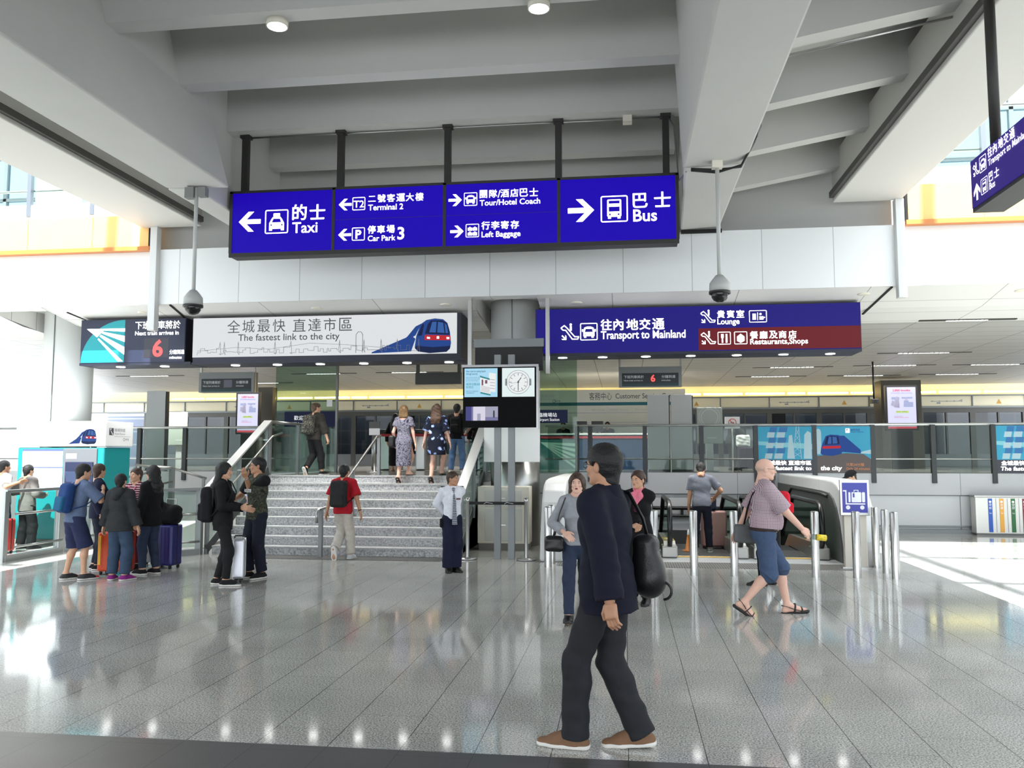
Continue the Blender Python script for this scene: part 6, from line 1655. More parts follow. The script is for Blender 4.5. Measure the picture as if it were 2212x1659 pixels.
    def bottom(s, m, length=2.0, inf=.012, name='trousers', waist=.10, ruf=.0025, cuff=1.0, wide=0.0):
        kk = s.k; f = s.F()
        for kind, c, r in s.tor[:2]: f.ell(c, np.array(r) + inf*.8, np.stack([s.rt, s.fw, s.up]), .05)
        f.plane(s.T(waist), s.up)
        for i in (0, 1):
            (a, b, ra, rb), (c, d, rc, rd), (e, g, re, rg) = s.leg[i]
            if length <= 1: f.cone(a, a + (b - a)*length, ra + inf, rb + inf*1.3 + wide*1.4, .03, endcut=(False, True))
            else:
                f.cone(a, b, ra + inf, rb + inf*1.2 + wide*.6, .03)
                if length > 1.4: f.cone(c, d, rc + inf*1.2, rd + inf*1.2 + wide*.4, .03)
                tl = (length - 1)
                end = c + (g - c)*tl
                f.cone(c, end, rb + inf*1.15 + wide*.6, (rb*.80 + wide + inf)*cuff if tl > .6 else rb + inf*1.4 + wide, .02, endcut=(False, True))
        if ruf: f.ruffle(ruf, int(s.pos.y*10) % 5, 1.3); f.ruffle(ruf*.3, 3, 1.9)
        return s.add(name, f, m)
    def shoes(s, mu, ms, mt=None, high=0.0, bulk=1.0, heel=0.0):
        k = s.k
        for i in (0, 1):
            an, fd, fu, fr = s.feet[i]; gz = an - fu*.085*k; c = gz + fd*.08*k; v = min(s.v*.7, .008)
            f = Field(c - .22*k, c + .22*k, v); b = .009*bulk
            hl = gz - fd*.040*k + fu*.034*k; bl = gz + fd*.115*k + fu*.028*k; te = gz + fd*.190*k + fu*.022*k
            f.cone(hl, bl, .034*k + b, .038*k + b, .02, flat=fu, fs=1.1).cone(bl, te, .039*k + b, .028*k + b, .02, flat=fu, fs=1.5)
            f.cone(an + fu*(.0 + high)*k, an - fu*.05*k + fd*.01*k, .040*k + b*.7, .040*k + b, .03, endcut=(True, False)).cone(an + fd*.01*k, bl, .036*k + b, .030*k + b, .03)
            f.plane(gz + fu*.020*k, -fu); f.plane(an + fu*(.005 + high)*k, fu)
            o = s.add('shoe', f, mu)
            g = Field(c - .22*k, c + .22*k, v)
            g.cone(hl - fu*.012*k, bl - fu*.012*k, .038*k + b, .042*k + b, .01, flat=fu, fs=1.0).cone(bl - fu*.012*k, te - fu*.01*k, .042*k + b, .030*k + b, .02)
            g.plane(gz + fu*.026*k, fu); g.plane(gz + fu*.001*k, -fu)
            s.add('sole', g, ms, None, o)
            if mt is not None:
                t = Field(c - .22*k, c + .22*k, v); t.cone(bl - fd*.06*k, te, .041*k + b, .0305*k + b, .02, flat=fu, fs=1.4).plane(gz + fu*.024*k, -fu).plane(gz + fd*.075*k, -fd); s.add('toe_cap', t, mt, None, o)
    def local(s, p): return np.asarray(p)
    def loose(s, name, me, label, cat, group=None):
        o = put(name, me, None, s.pos, s.rz); return tag(o, label, cat, group)
    def tubes(s, name, lines, r, m, parent, flat=1.0, n=8):
        mb = MB()
        for L in lines: mb.tube([tuple(p) for p in L], r, n, flat=flat)
        o = mb.build(name, m, None); o.parent = parent; return o
    def backpack(s, m, label, size=(.145, .075, .22), up=.30, back=.205, m2=None, strap=None, off=0.0, name='backpack'):
        k = s.k; F = np.stack([s.rt, s.fw, s.up]); c = s.T(up, off, -back)
        f = Field(c - .36*k, c + .36*k, min(s.v, .010)); h = np.array(size)*k
        f.rbox(c, h, F, .06*k, .0).ell(c + s.up*h[2]*.75, (h[0]*.92, h[1]*.9, .06*k), F, .03)
        f.rbox(c - s.up*h[2]*.40 - s.fw*h[1]*.95, (h[0]*.80, h[1]*.45, h[2]*.48), F, .03*k, .015).ruffle(.002, 1, 1.2)
        vs, fs = f.mesh(); o = s.loose(name, np_mesh(name, [(vs, fs, 0)], [m]), label, 'bag')
        L = []
        for q in (-1, 1):
            L.append([c + s.up*h[2]*.8 + s.rt*q*.07*k + s.fw*h[1]*.8, s.T(.575, .085*q, -.05), s.T(.60, .095*q, .01), s.T(.555, .105*q, .085), s.T(.42, .115*q, .150), s.T(.30, .150*q, .120), s.T(.22, .175*q, .02), c - s.up*h[2]*.7 + s.rt*q*h[0]*.9 + s.fw*h[1]*.7])
        s.tubes('strap', L, .024*k, strap or m, o, flat=.35)
        if m2 is not None:
            g = Field(c - .36*k, c + .36*k, min(s.v, .010)); g.rbox(c - s.up*h[2]*.42 - s.fw*h[1]*1.0, (h[0]*.84, h[1]*.50, h[2]*.50), F, .03*k, .0); s.add('pocket', g, m2, None, o)
        return o
def bag_blob(name, c, half, F, r, m, label, P=None, group=None, cat='bag', v=.008, ruf=.002, ell=False):
    f = Field(np.array(c) - max(half)*1.9, np.array(c) + max(half)*1.9, v)
    if ell: f.ell(c, half, F)
    else: f.rbox(c, half, F, r)
    f.ruffle(ruf, 1, 1.5); vs, fs = f.mesh(); me = np_mesh(name, [(vs, fs, 0)], [m])
    o = put(name, me, None, P.pos if P else Vector((0, 0, 0)), P.rz if P else 0)
    return tag(o, label, cat, group)
# ================================================================== the cast
def ground(px, py, Z=0.0): p = at(px, py, Z=Z); return (p.x, p.y)
def spot(px, Y): p = at(px, 1000, Y=Y); return (p.x, Y)
navy_suit = fabric('navy_suit', (20, 23, 38)); grey_wool = fabric('grey_wool', (40, 41, 45)); blk = fabric('black_cloth', (20, 20, 22)); blk2 = fabric('black_cotton', (28, 28, 30)); denim = fabric('denim', (46, 56, 76)); denim_d = fabric('denim_dark', (28, 32, 44)); denim_l = fabric('denim_light', (98, 128, 168))
white_c = fabric('white_cotton', (226, 228, 236)); navy_t = fabric('navy_twill', (26, 30, 52)); leather_b = mat('black_leather', (18, 18, 19), .4, bump=.1, nscale=80); suede = mat('brown_suede', (122, 90, 66), .85, noise=.08); grey_c = fabric('grey_marl', (150, 152, 158)); red_c = fabric('red_polo', (168, 24, 38)); beige = fabric('beige_cotton', (190, 184, 174))
pink = fabric('pink_scarf', (232, 126, 148)); lav = fabric('lavender_shirt', (198, 196, 222)); mg_grey = fabric('charcoal_jacket', (46, 48, 50))

# ---- the man in the blazer, nearest the lens, walking left
p = ground(1292, 1614)
P = Person('man in a navy blazer walking left, close to the camera, face turned away', (p[0] - .01, p[1]), 158, 1.84, girth=1.13, lean=2, head=(-12, 2), feet=((-.10, .22, 12, 0), (.08, -.11, 22, 4)), v=.0085, hair=('short', 'black'),
           hands={'L': (.27, -.15, -.10, (.5, -1, -.1), (.2, 1, .1), .5), 'R': (.27, .10, -.02)}, curl=.45, skin='tan', glasses=True)
P.bottom(grey_wool, 2.07, .016, waist=.14, wide=.007, cuff=1.2, ruf=.0030)
P.top(white_c, 1.5, -.02, .008, name='shirt', collar=white_c)
P.top(navy_suit, 2.0, -.115, .028, name='blazer', open_front=True, collar=navy_suit, flare=.035, ruf=.0036, neck=.018, cuff=1.15)
P.shoes(suede, sole_w, None, bulk=1.1)
k = P.k; F_ = np.stack([P.rt, P.fw, P.up])
bag = bag_blob('shoulder_bag', P.T(.13, .20, -.17), (.08*k, .08*k, .17*k), F_, .06*k, leather_b, "black leather shoulder bag on the blazer man's far shoulder", P, v=.009, ruf=.004)
f = P.F(); f.ell(P.T(.06, .20, -.18), (.09*k, .105*k, .13*k), F_).rbox(P.T(.14, .20, -.17), (.075*k, .075*k, .17*k), F_, .06*k, .05).ruffle(.0022, 3, 1.0); P_vs = f.mesh(); bag.data = np_mesh('shoulder_bag', [(P_vs[0], P_vs[1], 0)], [leather_b])
P.tubes('strap', [[P.T(.30, .25, .13), P.T(.46, .22, .12), P.T(.565, .17, .03), P.T(.555, .16, -.09), P.T(.40, .19, -.16), P.T(.24, .20, -.19)]], .020*k, leather_b, bag, flat=.4)
P.tubes('handle', [[P.T(.03 - .05*(1 - math.cos(t)), .20, -.265 - .05*math.sin(t)) for t in np.linspace(0, math.pi, 12)]], .008*k, leather_b, bag)

# ---- the bald man walking right
p = ground(1660, 1327)
P = Person('bald man with glasses in a checked shirt and denim shorts, walking right', p, 4, 1.765, girth=1.12, lean=3, head=(-4, -2), feet=((-.09, .36, 3, -6), (.09, -.22, -8, 34)), v=.010, hair=('bald', 'pale'), belly=.055, skin='pale', brow='grey', glasses=True,
           hands={'R': (.20, .46, -.02, (.3, -.6, -1), (-.5, .5, .7), .55), 'L': (.30, -.24, -.02, (.5, -1, .1))})
chk = fabric('check_shirt', (206, 192, 198), (112, 70, 86), 'check', 26)
P.top(chk, .96, .065, .022, name='shirt', collar=chk, neck=.004, cuff=1.25)
P.bottom(fabric('denim_faded', (66, 83, 110)), 1.06, .022, name='shorts', wide=.022, waist=.055)
f = P.F(); f.ell(P.T(.05), (.163*P.g*k, .131*P.g*k, .14), np.stack([P.rt, P.fw, P.up]), .01).plane(P.T(.075), P.up).plane(P.T(.040), -P.up)
P.add('belt', f, fabric('belt_brown', (58, 46, 44)))
web = mat('sandal_webbing', (44, 42, 42), .8, noise=.4, nscale=120)
for i in (0, 1):
    an, fd, fu, fr = P.feet[i]; gz = an - fu*.085*P.k; kk = P.k; c = gz + fd*.08*kk
    f = Field(c - .22, c + .22, .007); f.cone(gz - fd*.045*kk, gz + fd*.10*kk, .040, .044, .01, flat=fu, fs=1).cone(gz + fd*.10*kk, gz + fd*.20*kk, .044, .036, .01).plane(gz + fu*.006, fu).plane(gz - fu*.024, -fu)
    sd = P.add('sandal', f, sole_d)
    ring = lambda c_, a, b, w, h: [c_ + a*(math.cos(t)*w) + b*(math.sin(t)*h) for t in np.linspace(0, math.pi, 9)]
    P.tubes('strap', [ring(gz + fd*.145*kk, fr, fu, .046, .050), ring(gz + fd*.055*kk, fr, nrm(fu*.9 + fd*.3), .045, .098), [gz + fd*.05*kk + fr*.042 + fu*.04, gz - fd*.02*kk + fr*.036 + fu*.075, gz - fd*.062*kk + fu*.082, gz - fd*.02*kk - fr*.036 + fu*.075, gz + fd*.05*kk - fr*.042 + fu*.04],
                     [gz + fd*.145*kk + fr*.044 + fu*.01, gz + fd*.06*kk + fr*.046 + fu*.035], [gz + fd*.145*kk - fr*.044 + fu*.01, gz + fd*.06*kk - fr*.046 + fu*.035]], .010, web, sd, flat=.45)
hg = bag_blob('crossbody_bag', P.T(-.02, -.20, -.15), (.13, .05, .105), np.stack([P.fw, P.rt, P.up]), .03, mat('bag_grey', (96, 98, 100), .7), "small grey crossbody bag at the bald man's back hip", P)
P.tubes('strap', [[P.T(.08, -.20, -.17), P.T(.28, -.10, -.155), P.T(.44, .06, -.14), P.T(.565, .125, -.03), P.T(.555, .115, .06), P.T(.44, .0, .155), P.T(.25, -.13, .155), P.T(.08, -.21, .05)]], .012, fabric('strap_black', (40, 34, 40)), hg, flat=.4)
# the bottle in his hand
w = P.wr[1]; d, th, n, cu = P.hd[1]
b0 = w + d*.10 + n*.03; ax = nrm(V3(.0, 1, -.10)); b0 = b0 - ax*.0
mb = MB(); L = lambda t, r: (tuple(b0 + ax*t), r)
prof = [(-.01, .013), (.01, .013), (.012, .016), (.03, .018), (.07, .030), (.10, .032), (.20, .032), (.215, .026)]
mb.tube([tuple(b0 + ax*t) for t, r in prof], [r for t, r in prof], 18)
o = mb.build('plastic_bottle', glass_mat('bottle_plastic', (214, 224, 226), .25)); o.location = P.pos; o.rotation_euler = (0, 0, P.rz); tag(o, 'clear plastic bottle with a yellow label held out by the bald man', 'bottle')
q = MB().tube([tuple(b0 + ax*t) for t in (.10, .205)], .0335, 18).build('label', mat('bottle_label', (236, 206, 50), .5, noise=.35, nscale=25)); q.parent = o
q = MB().tube([tuple(b0 + ax*t) for t in (-.022, .006)], .0155, 14).build('cap', sole_w); q.parent = o

# ---- the officer by the stairs
p = ground(977, 1236)
P = Person('officer in white shirt, striped tie and navy trousers standing by the stairs', p, -62, 1.50, girth=.98, fem=False, head=(42, 0), feet=((-.10, .06, 14, 0), (.09, .08, -14, 0)), v=.010, hair=('crop', 'brown'), skin='tan',
           hands={'L': (.06, -.20, .06, (1, -.3, 0)), 'R': (.06, -.20, .10, (1, -.3, 0))})
P.bottom(navy_t, 1.98, .020, waist=.12, wide=.020, cuff=1.25)
P.top(white_c, 1.95, .02, .018, name='shirt', collar=white_c, neck=.0)
kk = P.k; f = P.F(); fz = lambda a, b, c: P.T(a, b, c)
f = P.F(); f.cone(fz(.53, 0, .085), fz(.30, 0, .150), .015, .026, .004, flat=P.fw, fs=2.2).cone(fz(.30, 0, .150), fz(-.08, .0, .165), .026, .044, .004, flat=P.fw, fs=2.6, endcut=(False, True)).cone(fz(.545, 0, .080), fz(.51, 0, .095), .026, .016, .004)
P.add('tie', f, fabric('tie_stripe', (178, 182, 190), (60, 66, 86), 'stripe', 13))
for q in (-1, 1):
    f = P.F(); f.rbox(P.sh[0 if q < 0 else 1] + P.up*.078*kk - P.rt*q*.02, (.055, .030, .010), np.stack([P.rt, P.fw, P.up]), .008); P.add('epaulette', f, blk)
f = P.F(); f.rbox(fz(.37, -.075, .135), (.035, .008, .012), np.stack([P.rt, P.fw, P.up]), .004); P.add('name_badge', f, mat('badge_maroon', (88, 46, 60), .5))
f = P.F(); f.rbox(fz(-.05, .19, .02), (.03, .035, .07), np.stack([P.rt, P.fw, P.up]), .02); P.add('radio_pouch', f, blk)
P.shoes(leather_b, sole_d, bulk=1.1)

# ---- woman in the grey sweater
P = Person('woman in a pale grey sweater and jeans walking towards the camera with a black bag', spot(1247, 9.3), -92, 1.60, girth=1.0, fem=True, head=(0, 0), feet='walkR', v=.010, hair=('bob', 'brown'), mouth=.003, skin='pale',
           hands={'R': (.13, .22, .155, (1, -.5, -.4), (-1, .2, .2), .3), 'L': (.27, -.06, -.02)})
P.bottom(denim, 1.97, .010, waist=.12, wide=.004)
P.top(grey_c, 1.8, .0, .020, name='sweater', neck=.010, ruf=.003)
P.shoes(leather_b, sole_d)
F_ = np.stack([P.rt, P.fw, P.up])
hb = bag_blob('handbag', P.T(.02, .26, .13), (.105, .055, .085), F_, .05, leather_b, "black handbag hanging at the grey-sweater woman's side", P)
P.tubes('strap', [[P.T(.12, .25, .12), P.T(.36, .20, .13), P.T(.54, .135, .06), P.T(.575, .13, -.02), P.T(.50, .16, -.10), P.T(.30, .22, -.08), P.T(.10, .28, .06)]], .014, leather_b, hb, flat=.5)

# ---- member of staff with the pink scarf
P = Person('staff woman in black jacket with a pink scarf and a white badge, smiling', spot(1378, 10.3), -108, 1.57, girth=.98, fem=True, head=(-18, 0), feet='stand', v=.010, hair=('crop', 'brown'), skin='asian',
           hands={'R': (.03, .22, .16, (1, -.4, -.3), (-1, .2, .3), .4), 'L': (.05, .24, .14, (1, -.4, -.3), (-1, .2, .3), .4)})
P.bottom(blk, 1.97, .014, waist=.12, wide=.01)
P.top(fabric('staff_print', (70, 24, 44), (150, 90, 120), 'flowers', 60), 1.2, .02, .010, name='blouse')
P.top(blk, 1.97, -.07, .024, name='jacket', open_front=True, flare=.02)
f = P.F(); b0 = P.nk - P.up*.02
f.cone(b0, b0 + P.up*.06, .088, .072, .01).cone(P.T(.52, -.05, .09), P.T(.40, 0, .145), .040, .018, .02, flat=P.fw, fs=1.4).cone(P.T(.52, .05, .09), P.T(.40, 0, .145), .040, .018, .02, flat=P.fw, fs=1.4).cone(b0 + P.up*.02, b0 + P.up*.3, .062, .066, .004, cut=True).ruffle(.004, 2, 1.5)
P.add('scarf', f, pink)
f = P.F(); f.rbox(P.T(.40, .09, .13), (.030, .010, .013), np.stack([P.rt, P.fw, P.up]), .003); P.add('badge', f, wpr)
P.shoes(leather_b, sole_d)

# ---- man in the grey T-shirt stepping on to the escalator, and his case
P = Person('man in a grey T-shirt and jeans seen from behind, stepping on to the escalator', (spot(1513, 15.9)[0], 15.9), 88, 1.66, girth=1.04, lean=14, head=(-6, -24), feet=((-.14, .02, 6, 0), (.16, .10, -10, 0)), ground=0.0, v=.011, hair=('crop', 'black'), skin='tan',
           hands={'L': (.24, .08, -.04), 'R': (.25, .26, .18, (1, -.5, -.3), (-.3, .5, 1), .5)})
P.bottom(denim_d, 1.97, .012, waist=.12, wide=.008); P.top(fabric('grey_tee', (104, 107, 116)), .75, -.04, .018, name='t_shirt', cuff=1.2); P.shoes(mat('grey_sneaker', (120, 122, 122), .7), sole_w)

case_b = mat('case_black', (24, 24, 26), .4)
def suitcase(x, y, z, w, d, h, rz, m, label, handle=.0, wheels=True, tilt=0.0, lay=0.0, name='suitcase', trim=None):
    """upright wheeled case, w wide, d deep, h tall"""
    t = thing(name, label, 'suitcase', (0, 0, 0))
    wz = .05 if wheels else 0
    mb = MB().box((-w/2, -d/2, wz), (w/2, d/2, h)); mb.build('shell', m, t, bevel=.035, seg=3)
    for i in range(5):
        xx = -w/2 + w*(i + 1)/6; MB().box((xx - .008, -d/2 - .004, wz + .06), (xx + .008, d/2 + .004, h - .05)).build('rib', m, t)
    MB().box((-w/2 - .003, -.008, wz + .02), (w/2 + .003, .008, h + .003)).build('seam', trim or case_b, t)
    if wheels:
        for sx in (-1, 1):
            for sy in (-1, 1): MB().tube([(sx*(w/2 - .05) - .012, sy*(d/2 - .04), .025), (sx*(w/2 - .05) + .012, sy*(d/2 - .04), .025)], .025, 12).box((sx*(w/2 - .05) - .018, sy*(d/2 - .04) - .014, .03), (sx*(w/2 - .05) + .018, sy*(d/2 - .04) + .014, .06)).build('wheel', case_b, t)
    MB().tube([(-.07, 0, h), (-.065, 0, h + .03), (.065, 0, h + .03), (.07, 0, h)], .011, 8).build('grip', case_b, t)
    if handle:
        MB().tube([(-.09, d*.35, h - .02), (-.09, d*.35, h + handle), (.09, d*.35, h + handle), (.09, d*.35, h - .02)], .010, 8).build('pull_handle', steel, t)
    t.location = (x, y, z); t.rotation_euler = (tilt, lay, rz)
    return t
rose = mat('case_rose', (150, 112, 108), .35, .2)
x, y = spot(1540, 16.55); suitcase(x, 16.62, -.02, .46, .26, .72, R(4), rose, 'dusty pink hard suitcase standing before the man in the grey T-shirt')
x, y = spot(1533, 16.6); bag_blob('handbag', V3(x, 16.55, .84), (.10, .07, .13), np.eye(3), .04, fabric('bag_navy', (34, 36, 52)), 'dark navy bag on top of the dusty pink suitcase')
t = thing('wet_floor_cone', 'small orange cone with a white top on the escalator landing', 'cone', (spot(1484, 16.0)[0], 16.0, .008)); x = t.location.x
MB().lathe((x, 16.0, .008), [(.10, 0), (.10, .02), (.055, .03), (.02, .30)], 18).build('body', mat('cone_orange', (214, 132, 62), .5), t); MB().lathe((x, 16.0, .30), [(.024, 0), (.015, .10), (.0, .10)], 14).build('tip', wpr, t)

# ---- person in orange going down the escalator
P = Person('grey-haired person in an orange shirt low down on the escalator, beside the bald man', (2.52, 19.75), 95, 1.66, ground=zdeck(19.75), head=(0, -8), hair=('buzz', 'blond'), skin='tan', v=.014)
P.bottom(denim_d, 1.97, .012); P.top(fabric('orange_shirt', (226, 150, 84)), .8, -.05, .018, collar=None); P.shoes(blk, sole_d)

# ---- person in a long black coat passing behind the bald man
p = ground(1656, 1264)
P = Person('person in a long black coat and heeled boots, half hidden behind the bald man', (p[0], p[1]), 176, 1.56, fem=True, feet=((-.08, .20, 0, 0), (.08, -.12, 0, 20)), hair=('bob', 'black'), v=.012, lean=2)
P.top(blk, 2.0, -.05, .024, name='coat', skirt=.62, skirt_w=1.05, ruf=.003); P.shoes(leather_b, sole_d, high=.20)
P.bottom(blk, 1.97, .004, waist=.08)
P.backpack(fabric('pack_red', (206, 34, 52)), 'bright red backpack on the person in the long black coat', (.13, .10, .17), .34, .21)

# ---- man in the red polo walking to the stairs
p = ground(745, 1208)
P = Person('man in a red polo and beige trousers walking towards the stairs with a backpack', p, 84, 1.60, girth=1.0, lean=3, head=(-4, 2), feet=((-.10, -.26, 6, 74, .05), (.09, .18, -4, 0)), v=.010, hair=('crop', 'black'), skin='tan',
           hands={'R': (.34, .0, -.03, (.6, -.8, 0)), 'L': (.30, -.06, -.03)})
P.bottom(beige, 1.95, .016, waist=.04, wide=.016, cuff=1.15); P.top(red_c, .85, -.06, .026, collar=red_c, neck=.004, cuff=1.25); P.shoes(mat('sneaker_white', (196, 198, 202), .6), sole_w, mt=mat('sneaker_navy', (40, 48, 86), .6))
P.backpack(fabric('pack_charcoal', (42, 42, 42)), 'charcoal backpack worn by the man in the red polo', (.155, .085, .24), .30, .215)
f = P.F(); d = nrm(P.wr[1] - P.el[1]); f.cone(P.wr[1] - d*.035, P.wr[1] - d*.015, .033, .033, .004, endcut=(True, True)); P.add('watch', f, black)
P.ob['label'] = 'man in a red polo and beige trousers walking towards the stairs with a backpack'

# ---- people at the head of the stairs
camo_bag = fabric('pack_camo', (44, 44, 42), (108, 106, 94), 'camo', 16, (26, 26, 26))
p = ground(688, 1026, LZ)
P = Person('man in a dark jacket with a camouflage backpack at the head of the stairs', (spot(690, 17.15)[0], 17.15), 66, 1.52, ground=LZ, lean=5, head=(-22, 2), feet=((-.12, -.34, 10, 62), (.08, .14, -6, 0)), v=.011, hair=('spiky', 'dyed'), skin='asian',
           hands={'R': (.34, .10, -.05, (.5, -1, 0), (-.3, 1, .2), .6), 'L': (.26, .1, .0)})
P.bottom(blk2, 1.86, .018, waist=.04, wide=.010); P.top(fabric('olive_jacket', (46, 44, 40)), 1.55, -.06, .030, name='jacket', flare=.02, ruf=.004, cuff=1.2); P.shoes(blk, sole_w)
P.backpack(camo_bag, 'camouflage backpack worn by the man in the dark jacket', (.15, .095, .23), .29, .21)
f = P.F(); w = P.wr[1]; d, th, n, cu = P.hd[1]; f.rbox(w + d*.10 + n*.03, (.035, .07, .005), np.stack([th, d, n]), .004); vs, fs = f.mesh()
P.loose('phone', np_mesh('phone', [(vs, fs, 0)], [black]), 'black phone in the hand of the man with the camouflage backpack', 'phone')
y0 = SY0 + 7*TR + .15
P = Person('woman with short blond hair in a long grey paisley dress going up the stairs', (spot(873, 16.78)[0], 16.78), 86, 1.56, ground=LZ - RH, girth=1.05, fem=True, feet=((-.09, -.10, 6, 34), (.09, .20, -4, 0, RH)), v=.011, hair=('bob', 'blond'), skin='pale',
           hands={'R': (.27, .02, -.04), 'L': (.24, .06, .0)})
P.top(fabric('paisley_dress', (48, 47, 62), (146, 144, 158), 'swirl', 8, (92, 90, 108)), .55, -.05, .018, name='dress', skirt=.74, skirt_w=.98, cuff=1.3, neck=.03)
P.shoes(skins['pale'], sole_d)
hb = bag_blob('handbag', P.T(.02, -.27, .02), (.06, .12, .12), np.stack([P.rt, P.fw, P.up]), .04, leather_b, 'black handbag on the arm of the woman in the paisley dress', P)
P.tubes('strap', [[P.T(.12, -.27, .08), P.T(.30, -.24, .05), P.T(.12, -.27, -.05)]], .010, mat('strap_tan', (150, 112, 72), .6), hb)
P = Person('woman with long light brown hair in a navy floral dress going up the stairs', (spot(944, 16.80)[0], 16.80), 88, 1.58, ground=LZ - RH, girth=1.12, fem=True, feet=((-.10, -.10, 4, 34), (.10, .20, -4, 0, RH)), v=.011, hair=('wavy', 'auburn'), skin='pale',
           hands={'R': (.30, .04, -.04), 'L': (.30, .02, -.02)})
P.top(fabric('floral_dress', (22, 26, 42), (126, 150, 204), 'flowers', 9, (206, 214, 232)), .95, -.05, .022, name='dress', skirt=.40, skirt_w=1.12, cuff=1.3, neck=.02); P.shoes(leather_b, sole_d, high=-.04)
P = Person('man in a black T-shirt and light jeans with a backpack, in the queue', spot(987, 18.8), 88, 1.56, ground=LZ, feet='wide', v=.012, hair=('crop', 'black'), hands={'R': (.22, .2, .15, (1, -.6, -.2))})
P.bottom(denim_l, 1.96, .014, wide=.014); P.top(blk, .85, -.04, .018, name='t_shirt'); P.shoes(sole_w, sole_w); P.backpack(blk2, 'black backpack on the man in light jeans in the queue', (.13, .07, .20), .30, .2)
P = Person('person in black with covered head, standing beyond the woman in the paisley dress', spot(854, 21.6), 80, 1.50, ground=LZ, fem=True, v=.014, hair=('long', 'black'))
P.top(blk, 2.0, -.05, .03, name='robe', skirt=.92, skirt_w=1.1)
P = Person('dark figure leaning on a suitcase beyond the glass, right of the white pylons', spot(1583, 24.0), 20, 1.50, ground=LZ, lean=14, v=.016, hands={'R': (.2, .45, .12), 'L': (.2, .45, .12)})
P.bottom(mg_grey, 1.97, .02); P.top(mg_grey, 2.0, -.10, .03, name='coat'); P.shoes(blk, sole_d)
x, y = spot(1614, 23.5); suitcase(x, 23.5, LZ, .48, .28, .62, R(10), fabric('case_plum', (46, 40, 52)), 'dark plum suitcase beyond the glass, beside the leaning figure')
bag_blob('plastic_bag', V3(spot(1606, 23.5)[0], 23.5, LZ + .79), (.18, .11, .16), np.eye(3), .06, mat('bag_pale', (198, 198, 196), .6), 'pale bag on top of the dark plum suitcase', v=.012, ruf=.006)
for px, lab, hc, dy in ((1217, 'member of staff at the left of the service desk, seen through green glass', 'black', .0), (1313, 'dark-haired member of staff behind the middle of the service desk', 'black', .0)):
    P = Person(lab, spot(px, 25.45), -90, 1.40, ground=LZ, v=.014, hair=('short', hc), group=None); P.top(mg_grey, 1.9, -.05, .018); P.bottom(blk, 1.97, .012)
P = Person('person in a black cap and pale blue shirt behind the curved enclosure', (4.22, 16.6), 200, 1.47, v=.012, lean=6, head=(0, -20))
P.top(fabric('pale_blue', (150, 200, 210)), 1.9, -.05, .018); P.bottom(denim_d, 1.97, .012); P.shoes(blk, sole_d)
f = P.F(); f.ell(P.W(P.E(0, -.01, .045)), np.array((.098, .122, .092)), P.HF).plane(P.W(P.E(0, 0, .035)), -P.HF[2]).rbox(P.W(P.E(0, .13, .045)), (.07, .06, .008), P.HF, .006); P.add('cap', f, blk)

# ---- the family with suitcases at the left
p = ground(178, 1250)
P = Person('young man in navy shorts and red-black sneakers with a blue backpack', (p[0] + .02, p[1]), 62, 1.64, girth=1.02, lean=9, head=(-6, 0), feet=((-.13, -.08, -6, 0), (.13, .06, -12, 0)), v=.010, hair=('short', 'black'), skin='asian',
           hands={'R': (.10, .34, .46, (.8, -.6, -.6), (0, .3, 1), .3), 'L': (.26, .12, .0)})
slate = fabric('slate_shirt', (92, 106, 134)); P.top(slate, .95, -.05, .020, cuff=1.25); P.bottom(fabric('navy_shorts', (40, 46, 76)), 1.0, .024, name='shorts', wide=.018)
P.shoes(mat('sneaker_black', (34, 34, 36), .6), sole_w, mt=mat('sneaker_red', (196, 48, 40), .6)); P.backpack(fabric('pack_blue', (34, 62, 112)), 'blue backpack worn by the young man in navy shorts', (.135, .075, .22), .30, .20, m2=fabric('pack_teal', (30, 84, 118)))
p = ground(182, 1236)
P = Person('person in dark navy clothes half hidden behind the young man with the blue backpack', (p[0], p[1] + .3), 40, 1.62, fem=True, feet='stand', v=.012, hair=('crop', 'brown'), head=(30, 0), hands={'L': (.25, .1, .0)})
P.top(navy_t, 1.9, -.06, .022, name='jacket'); P.bottom(denim_d, 1.97, .012); P.shoes(blk, sole_w)
p = ground(258, 1253)
P = Person('person in a charcoal hooded jacket and jeans with purple shoes, seen from behind', (p[0], p[1]), 92, 1.49, girth=1.10, fem=True, feet=((-.15, .10, 10, 0), (.15, .08, -26, 0)), v=.010, hair=('crop', 'black'), head=(0, 4), hands={'L': (.30, .04, -.05), 'R': (.30, .04, -.05)})
P.top(mg_grey, 1.95, -.10, .030, name='jacket', flare=.03, ruf=.004, cuff=1.15)
f = P.F(); f.cone(P.T(.56, -.05, -.09), P.T(.47, 0, -.14), .055, .050, .04).cone(P.T(.56, .05, -.09), P.T(.47, 0, -.14), .055, .050, .04).cone(P.T(.55, -.09, -.02), P.T(.55, -.04, -.09), .035, .05, .03).cone(P.T(.55, .09, -.02), P.T(.55, .04, -.09), .035, .05, .03); P.add('hood', f, mg_grey)
P.bottom(fabric('jeans_slate', (56, 72, 94)), 1.95, .018, wide=.016); P.shoes(fabric('shoe_purple', (132, 40, 122)), sole_w)
p = ground(286, 1228)
P = Person('woman in a red patterned top with folded arms and a pink lanyard', (p[0], p[1]), -100, 1.55, fem=True, girth=.98, feet='stand', v=.010, hair=('crop', 'brown'), head=(-10, 0), hands={'R': (-.06, .22, .26, (1, -.3, -.6), (0, .5, 1), .4), 'L': (-.08, .25, .24, (1, -.3, -.6), (0, .5, 1), .4)})
P.top(fabric('red_print', (92, 30, 46), (168, 70, 84), 'stripe', 9, (214, 200, 204)), 1.9, -.04, .018); P.bottom(fabric('maroon_trousers', (92, 28, 40)), 1.96, .014); P.shoes(blk, sole_d)
